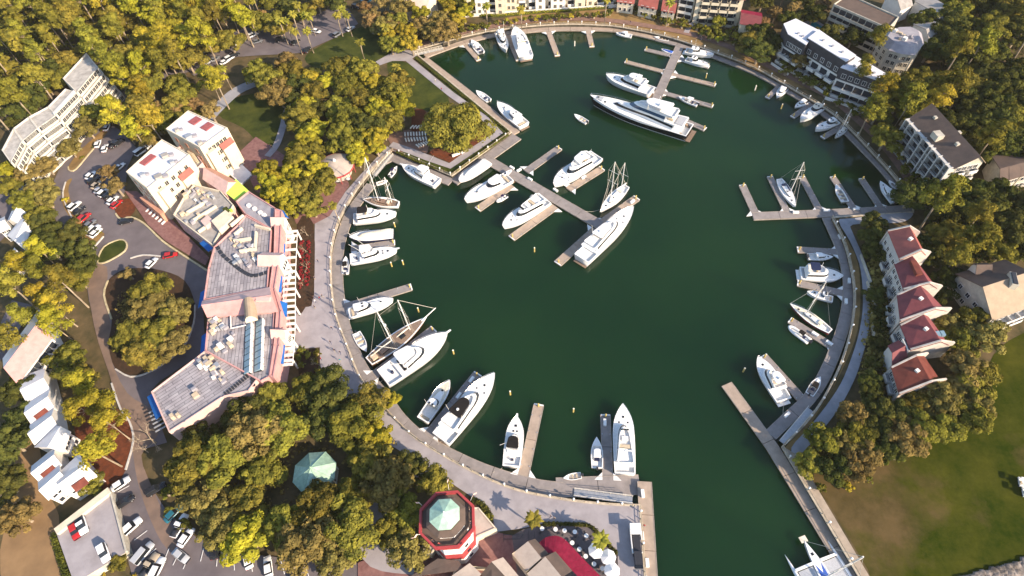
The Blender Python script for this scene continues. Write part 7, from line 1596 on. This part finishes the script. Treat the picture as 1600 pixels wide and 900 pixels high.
# golf carts on the lawn
for x,y,l in ((1593,755,'white golf cart on the lawn, upper of two'),(1599,771,'white golf cart on the lawn, lower of two')):
    p = P(x,y); t = thing('golf_cart', l, 'golf cart', (p.x,p.y,_z[0]*0+.15), 1.2, 'golf carts on the lawn')
    MB().box(-1.1,1.1,-.55,.55,.3,.75).build('body','gelcoat_white',t); MB().box(-.9,.7,-.6,.6,1.75,1.85).build('canopy','gelcoat_white',t); MB().box(-.5,0,-.5,.5,.75,1.1).build('seat','seat_tan',t)
    for a in (-.85,.65):
        for b_ in (-.5,.5): MB().cyl(a,b_,.7,1.76,.04).build('post','dark_metal',t); MB().tube([(a,b_-.1,.25),(a,b_+.1,.25)],.25,8).build('wheel','tyre',t)
# ------------------------------------------------------------------ people
for n_, c_ in dict(skin=(.45,.27,.19), hair=(.05,.03,.02), denim=(.05,.07,.14), khaki=(.34,.28,.19), shirt_white=(.7,.69,.67), shirt_red=(.4,.03,.03), shirt_teal=(.02,.25,.30), shirt_dark=(.04,.04,.06)).items(): mat('cloth_'+n_, c_, .85, var=0.0)
PM = {}
def person_mesh(shirt, legs, stride):
    k = (shirt, legs, stride)
    if k in PM: return PM[k]
    s = stride; V = [(0,0,.95),(0,0,1.18),(.01,0,1.40),(.02,0,1.52),(.03,0,1.64),(.03,0,1.76),
        (0,.10,.90),(s*.22,.11,.50),(s*.25-.04,.11,.09),(s*.25+.12,.11,.04),(0,-.10,.90),(-s*.18,-.11,.50),(-s*.38,-.11,.10),(-s*.38+.15,-.11,.04),
        (0,.19,1.38),(-s*.12,.25,1.12),(-s*.06+.05,.25,.88),(-s*.04+.08,.24,.78),(0,-.19,1.38),(s*.14,-.25,1.12),(s*.22+.05,-.25,.90),(s*.24+.08,-.24,.80)]
    Rr = [.15,.13,.15,.055,.10,.085,.09,.06,.045,.04,.09,.06,.045,.04,.06,.045,.035,.035,.06,.045,.035,.035]
    Ed = [(0,1),(1,2),(2,3),(3,4),(4,5),(0,6),(6,7),(7,8),(8,9),(0,10),(10,11),(11,12),(12,13),(2,14),(14,15),(15,16),(16,17),(2,18),(18,19),(19,20),(20,21)]
    me = bpy.data.meshes.new('person_skeleton'); me.from_pydata(V, Ed, []); o = bpy.data.objects.new('person_skeleton', me); COL.objects.link(o)
    md = o.modifiers.new('skin','SKIN'); sub = o.modifiers.new('sub','SUBSURF'); sub.levels = 1; sub.render_levels = 1
    for v, r in zip(me.skin_vertices[0].data, Rr): v.radius = (r,r)
    me.skin_vertices[0].data[0].use_root = True
    dg = bpy.context.evaluated_depsgraph_get(); out = bpy.data.meshes.new_from_object(o.evaluated_get(dg)); out.name = 'person'
    bpy.data.objects.remove(o); bpy.data.meshes.remove(me)
    out.materials.clear()
    for m in ('cloth_'+legs,'cloth_'+shirt,'cloth_skin','cloth_hair'): out.materials.append(MAT[m])
    for f in out.polygons:
        c = f.center; f.material_index = 3 if c.z > 1.72 or (c.z > 1.6 and c.x < -.02) else 2 if c.z > 1.47 or (abs(c.y) > .2 and c.z < 1.05) else 1 if c.z > .96 else 0; f.use_smooth = True
    PM[k] = out; return out
def person(x, y, shirt, legs, stride, ang, label, z=None):
    p = P(x,y,.9 if z is None else z+.9); o = link('person', person_mesh(shirt,legs,stride), None, (p.x,p.y,KZ+.03 if z is None else z), ang); tag(o, label, 'person', 'people strolling round the harbour')
for a in [(497,409,'shirt_dark','denim',0,1.0,'person in dark clothes standing at the edge of the market bed, upper'),(492,436,'shirt_dark','khaki',0,2.0,'person standing at the market bed edge beside the red flowers'),(491,466,'shirt_dark','denim',0,0,'person at the bed corner, upper of a small group'),(493,472,'shirt_white','denim',0,3,'person in a white shirt at the bed corner'),(500,467,'shirt_red','denim',1,2.6,'person in a red shirt walking near the bed corner'),(504,464,'shirt_dark','khaki',1,2.6,'person in dark shirt walking beside the red shirt'),(492,481,'shirt_dark','khaki',0,1,'person in dark clothes below the bed corner'),(519,514,'shirt_dark','denim',1,4.9,'person walking alone in the middle of the promenade'),(517,536,'shirt_dark','denim',1,1.6,'person walking on the promenade, second from the top of the line'),(523,549,'shirt_dark','khaki',1,1.6,'person in khaki trousers walking on the promenade'),(532,552,'shirt_dark','denim',1,1.4,'person in denim walking near the quay rail'),(532,564,'shirt_teal','khaki',1,1.4,'person in a teal shirt on the promenade'),(502,562,'shirt_red','denim',0,0,'person in a red shirt at the lower market bed'),
    (422,230,'shirt_dark','denim',1,.6,'person on the park path, left of two'),(425,231,'shirt_dark','khaki',1,.6,'person on the park path, right of two'),(985,36,'shirt_dark','denim',1,3.1,'person walking on the far promenade below the dry lawn'),(1095,62,'shirt_dark','denim',1,0,'person walking on the far promenade near the spur path'),(680,127,'shirt_white','khaki',1,.8,'person on the straight path of the point, upper'),(690,141,'shirt_red','denim',1,.8,'person on the straight path of the point, lower'),(860,808,'shirt_dark','denim',1,3,'person walking on the shaded quay, left of two'),(866,810,'shirt_dark','khaki',1,3,'person walking on the shaded quay, right of two'),(1006,822,'shirt_red','denim',0,1,'person in red beside the channel boardwalk rail')]: person(*a)
lp = P(699,813,17.2)
for i,(a,c) in enumerate(((-.5,'shirt_white'),(-.2,'shirt_dark'),(.3,'shirt_dark'),(-1.9,'shirt_red'),(-2.2,'shirt_dark'))):
    o = link('person', person_mesh(c,'denim',0), None, (lp.x+4.9*math.cos(a),lp.y+4.9*math.sin(a),17.27), a); tag(o, ('person in white on the lighthouse gallery','person in dark clothes beside the one in white on the gallery','person at the right of the lighthouse gallery','person in red on the lighthouse gallery','person in dark clothes beside the one in red on the gallery')[i], 'person', 'people on the lighthouse gallery')
# ------------------------------------------------------------------ restaurant patio
tt = MB().cyl(0,0,.70,.76,.5,.5,14).mesh('table_top','gelcoat_white'); ts_ = MB().cyl(0,0,0,.70,.06,.06,6).cyl(0,0,0,.05,.3,.3,8).mesh('pedestal','dark_metal')
ch = MB().box(-.22,.22,-.22,.22,.40,.46).box(-.22,-.17,-.22,.22,.46,.9).box(-.2,-.16,-.2,-.16,0,.4).box(.16,.2,-.2,-.16,0,.4).box(-.2,-.16,.16,.2,0,.4).box(.16,.2,.16,.2,0,.4).mesh('chair','dark_metal')
for i,(x,y) in enumerate(((847,827),(868,828),(882,830),(898,832),(916,838),(894,849),(905,859),(915,870),(928,882),(941,889))):
    p = P(x,y,.75); o_ = ('first','second','third','fourth','fifth','sixth','seventh','eighth','ninth','tenth')[i]
    t = thing('patio_table', f'round white patio table, {o_} from the left palm along the hedge' if i < 5 else f'round white patio table, {o_[:0]}{("first","second","third","fourth","last")[i-5]} along the crimson canopy', 'table', (p.x,p.y,KZ+.02), 0, 'round tables on the patio'); link('table_top',tt,t); link('pedestal',ts_,t)
    for k in range(3):
        a = k*2.1+i; c = link('patio_chair', ch, None, (p.x+.95*math.cos(a),p.y+.95*math.sin(a),KZ+.02), a+math.pi); tag(c, f'dark patio chair at the {o_} round table', 'chair', f'chairs at the {o_} patio table')
for i,(x,y) in enumerate(((931,861),(950,871),(956,892))):
    p = P(x,y,2.4); t = thing('patio_umbrella', ('white patio umbrella nearest the right palm','white patio umbrella in the middle of three','white patio umbrella nearest the bottom edge')[i], 'umbrella', (p.x,p.y,KZ+.02), .3*i, 'white patio umbrellas'); q = octa(1.75)
    for k in range(8): a, c = q[k], q[(k+1)%8]; MB().add([(*a,2.2),(*c,2.2),(0,0,2.95)],[(0,1,2)]).build('canopy_panel','gelcoat_white',t)
    MB().cyl(0,0,0,2.95,.05).build('pole','dark_metal',t); MB().cyl(0,0,0,.12,.35,.35,10).build('base','dark_metal',t)
def hedge(l, w, h, label, m='shrub_leaf', n=900, name='hedge'):
    pts = catmull(pxs(l),3); o = pts[0].copy(); bl = []
    for a, b_ in zip(pts,pts[1:]):
        L = (b_-a).length; k = max(1,int(L/.8))
        for i in range(k): q = a.lerp(b_,(i+.5)/k)-o; bl.append((q.x,q.y,h*.5,w*.6,w*.6,h*.5))
    t = thing(name, label, 'hedge', o); link('foliage', cloud_mesh('foliage', leaf_cloud(bl,n,.35), m), t); MB().strip([p-o for p in pts], w*.8, h*.55, 0, h*.55).build('stems','oak_dark',t)
hedge([(848,820),(880,820),(918,822),(934,834),(963,866)], 1.0, 1.1, 'clipped hedge edging the restaurant patio', 'oak_dark')
hedge([(738,780),(756,792),(766,808),(764,822)], 1.4, 1.1, 'curved hedge beside the lighthouse shop', 'oak_dark')
hedge([(88,836),(96,862),(108,905)], 1.6, 1.6, 'long hedge along the left side of the parking deck', 'shrub_leaf', 1500)
hedge([(650,93),(700,133),(750,172),(794,206)], .8, .7, 'low hedge along the straight wall of the point', 'oak_dark', 1600)
hedge([(620,238),(660,256),(704,271)], 1.0, .8, 'low hedge along the shorter wall of the point', 'shrub_leaf', 900)
hedge([(709,271),(752,240),(794,211)], 1.0, .8, 'low hedge along the tip wall of the point', 'shrub_leaf', 900)
hedge([(740,24),(770,26),(800,24),(850,20),(900,17),(950,12)], 1.3, 1.3, 'clipped hedge below the cream flats', 'bright_leaf', 2200)
# patio steps rail, trailer, cart
t = thing('stair_railing', 'dark steel railing beside the patio steps', 'railing', P(800,838)); o = t.location
for l in ([(787,834),(787,846)],[(787,835),(810,836),(818,828)],[(787,842),(812,842),(820,832)],[(826,828),(826,844)],[(835,830),(835,844)]): MB().tube([P(x,y,1)-o for x,y in l], .06, 5).build('rail','dark_metal',t); MB().tube([P(*l[0])-o, P(*l[0],1)-o],.05).build('post','dark_metal',t)
p, q = P(996,826), P(1000,862); a = math.atan2(q.y-p.y,q.x-p.x); c = (p+q)/2; t = thing('market_stall', 'white framed stall on the quay by the channel', 'stall', (c.x-.8,c.y,KZ+.02), a)
MB().box(-3,3,-1.15,-.95,0,1.1).box(-3,-2.8,-.95,1.1,0,1.1).box(2.8,3,-.95,1.1,0,1.1).build('counter','gelcoat_white',t); MB().box(-2.6,2.6,-.7,.9,0,.8).build('goods','dark_metal',t); MB().box(-3,-.6,-1.2,1.2,2.2,2.3).build('roof_panel','gelcoat_white',t)
for x in (-2.9,-.7):
    for y in (-1.1,1.1): MB().cyl(x,y,0,2.2,.05).build('post','gelcoat_white',t)
c = P(1001,876,.8); t = thing('utility_cart', 'black covered utility cart on the quay below the stall', 'cart', (c.x-.6,c.y,KZ+.02), a); MB().box(-1.7,1.1,-.85,.85,.4,1.7).build('box_body','dark_metal',t); MB().box(1.1,1.9,-.8,.8,.35,1.1).build('cab','paint_grey',t); MB().box(1.15,1.8,-.75,.75,1.1,1.6).build('windscreen','boat_glass',t)
for x in (-1.1,1.3):
    for y in (-.8,.8): MB().tube([(x,y-.1,.3),(x,y+.1,.3)],.3,8).build('wheel','tyre',t)
t = thing('entrance_steps', 'white striped entrance steps below the hotel', 'steps', P(238,336)); o = t.location
for k in range(6):
    A, B = P(228+5*k,331+4*k,.5)-o, P(234+5*k,325+4*k,.5)-o; MB().obox(A.to_2d(), B.to_2d(), .55, 0, KZ+.14+.04*k).build('step','white_paint',t)
# ------------------------------------------------------------------ amphitheatre benches and point walls
bs = MB().box(-1.0,1.0,-.25,.25,.38,.48).mesh('seat','warm_white'); bl_ = MB().box(-.08,.08,-.2,.2,0,.38).mesh('leg','warm_white'); bi = 0
def Z8(x,y): return (580+x/6.43, 160+y/6.43)
rows = [('left wedge',[(345+29*k,338-1*k,2,30) for k in range(8)]),('middle wedge',[(352+29*k,395-2*k,10,28) for k in range(8)]),('upper wedge',[(412+30*k,266,24,-24) for k in range(4)]),('lower wedge',[(470+24*k,455-8*k,26,22) for k in range(6)])]
for nm, lst in rows:
    for k,(x,y,dx,dy) in enumerate(lst):
        p, q = P(*Z8(x,y)), P(*Z8(x+dx,y+dy)); t = thing('bench', f'pale bench in the {nm} of the open air theatre, {("first","second","third","fourth","fifth","sixth","seventh","eighth")[k]} row', 'bench', (p.x,p.y,KZ+.02), math.atan2(q.y-p.y,q.x-p.x), 'benches of the open air theatre')
        link('seat',bs,t); link('leg',bl_,t,(-.75,0,0)); link('leg',bl_,t,(.75,0,0))
for x,y,x2,y2,l in ((707,246,719,241,'low white wall beside the point path, left of two'),(721,241,732,234,'low white wall beside the point path, right of two')):
    A, B = P(x,y), P(x2,y2); t = thing('garden_wall', l, 'wall', A, 0, 'low white walls on the point'); MB().obox((0,0),(B-A).to_2d(),.45,0,1.0).build('wall_body','white_wall',t); MB().obox((-.05,0),(B-A).to_2d(),.6,1.0,1.1).build('wall_cap','warm_white',t)
# cafe terrace beside the pavilion
for i,(x,y) in enumerate(((538,275),(520,280),(529,284),(545,281))):
    p = P(x,y,.7); t = thing('patio_table', f'white cafe table by the pavilion, {("largest","left","middle","right")[i]}', 'table', (p.x,p.y,KZ+.02), 0, 'cafe tables by the pavilion'); link('table_top',tt,t); link('pedestal',ts_,t); t.scale = (1.5,1.5,1)
# rocks along the lower right shore
m = MB()
for _ in range(260):
    q = P(random.uniform(1490,1640), 0); x = random.uniform(1495,1640); y = 908-(x-1500)*.28+random.uniform(-3,14); q = P(x,y); s = random.uniform(.4,1.1); m.ball((q.x,q.y,.2), s, s*random.uniform(.7,1.1), s*.6, 0, 6, 4)
o = m.build('rock_armour', 'rock'); tag(o, 'grey rock armour along the lower right shore', 'rocks'); o['kind'] = 'stuff'
# mooring lines
def mooring(a, b_, za, zb, label):
    A, B = P(*a,za), P(*b_,zb); M = (A+B)/2-Vector((0,0,.5)); o = MB().tube(catmull([A-A,M-A,B-A],3), .045, 4).build('mooring_line','rope'); o.location = A; tag(o, label, 'rope', 'mooring lines')
for a,b_,l in (((785,731),(770,738),'mooring line from the pulpit sportfisher to the quay dock'),((1225,630),(1224,652),'mooring line from the cruiser by the channel pier'),((914,330),(936,328),'mooring line across from the spine dock to the ketch'),((600,592),(586,600),'mooring line from the big sportfisher stern'),((690,688),(684,694),'mooring line from the black topped yacht stern')): mooring(a,b_,WZ+1.0,DZ+.2,l)
# ------------------------------------------------------------------ warm haze in the air
def haze():
    m = bpy.data.materials.new('air_haze'); m.use_nodes = True; n = m.node_tree.nodes; n.remove(n['Principled BSDF'])
    v = n.new('ShaderNodeVolumePrincipled'); v.inputs['Color'].default_value = (0.95,0.92,0.86,1); v.inputs['Density'].default_value = HAZE; v.inputs['Anisotropy'].default_value = 0.0
    m.node_tree.links.new(v.outputs[0], n['Material Output'].inputs['Volume']); MAT['air_haze'] = m
    o = MB().box(-4200,4200,-1600,5200,-9,160).build('haze','air_haze'); tag(o, 'thin warm evening haze over the harbour', 'haze'); o['kind'] = 'stuff'
HAZE = 0.00005
haze()
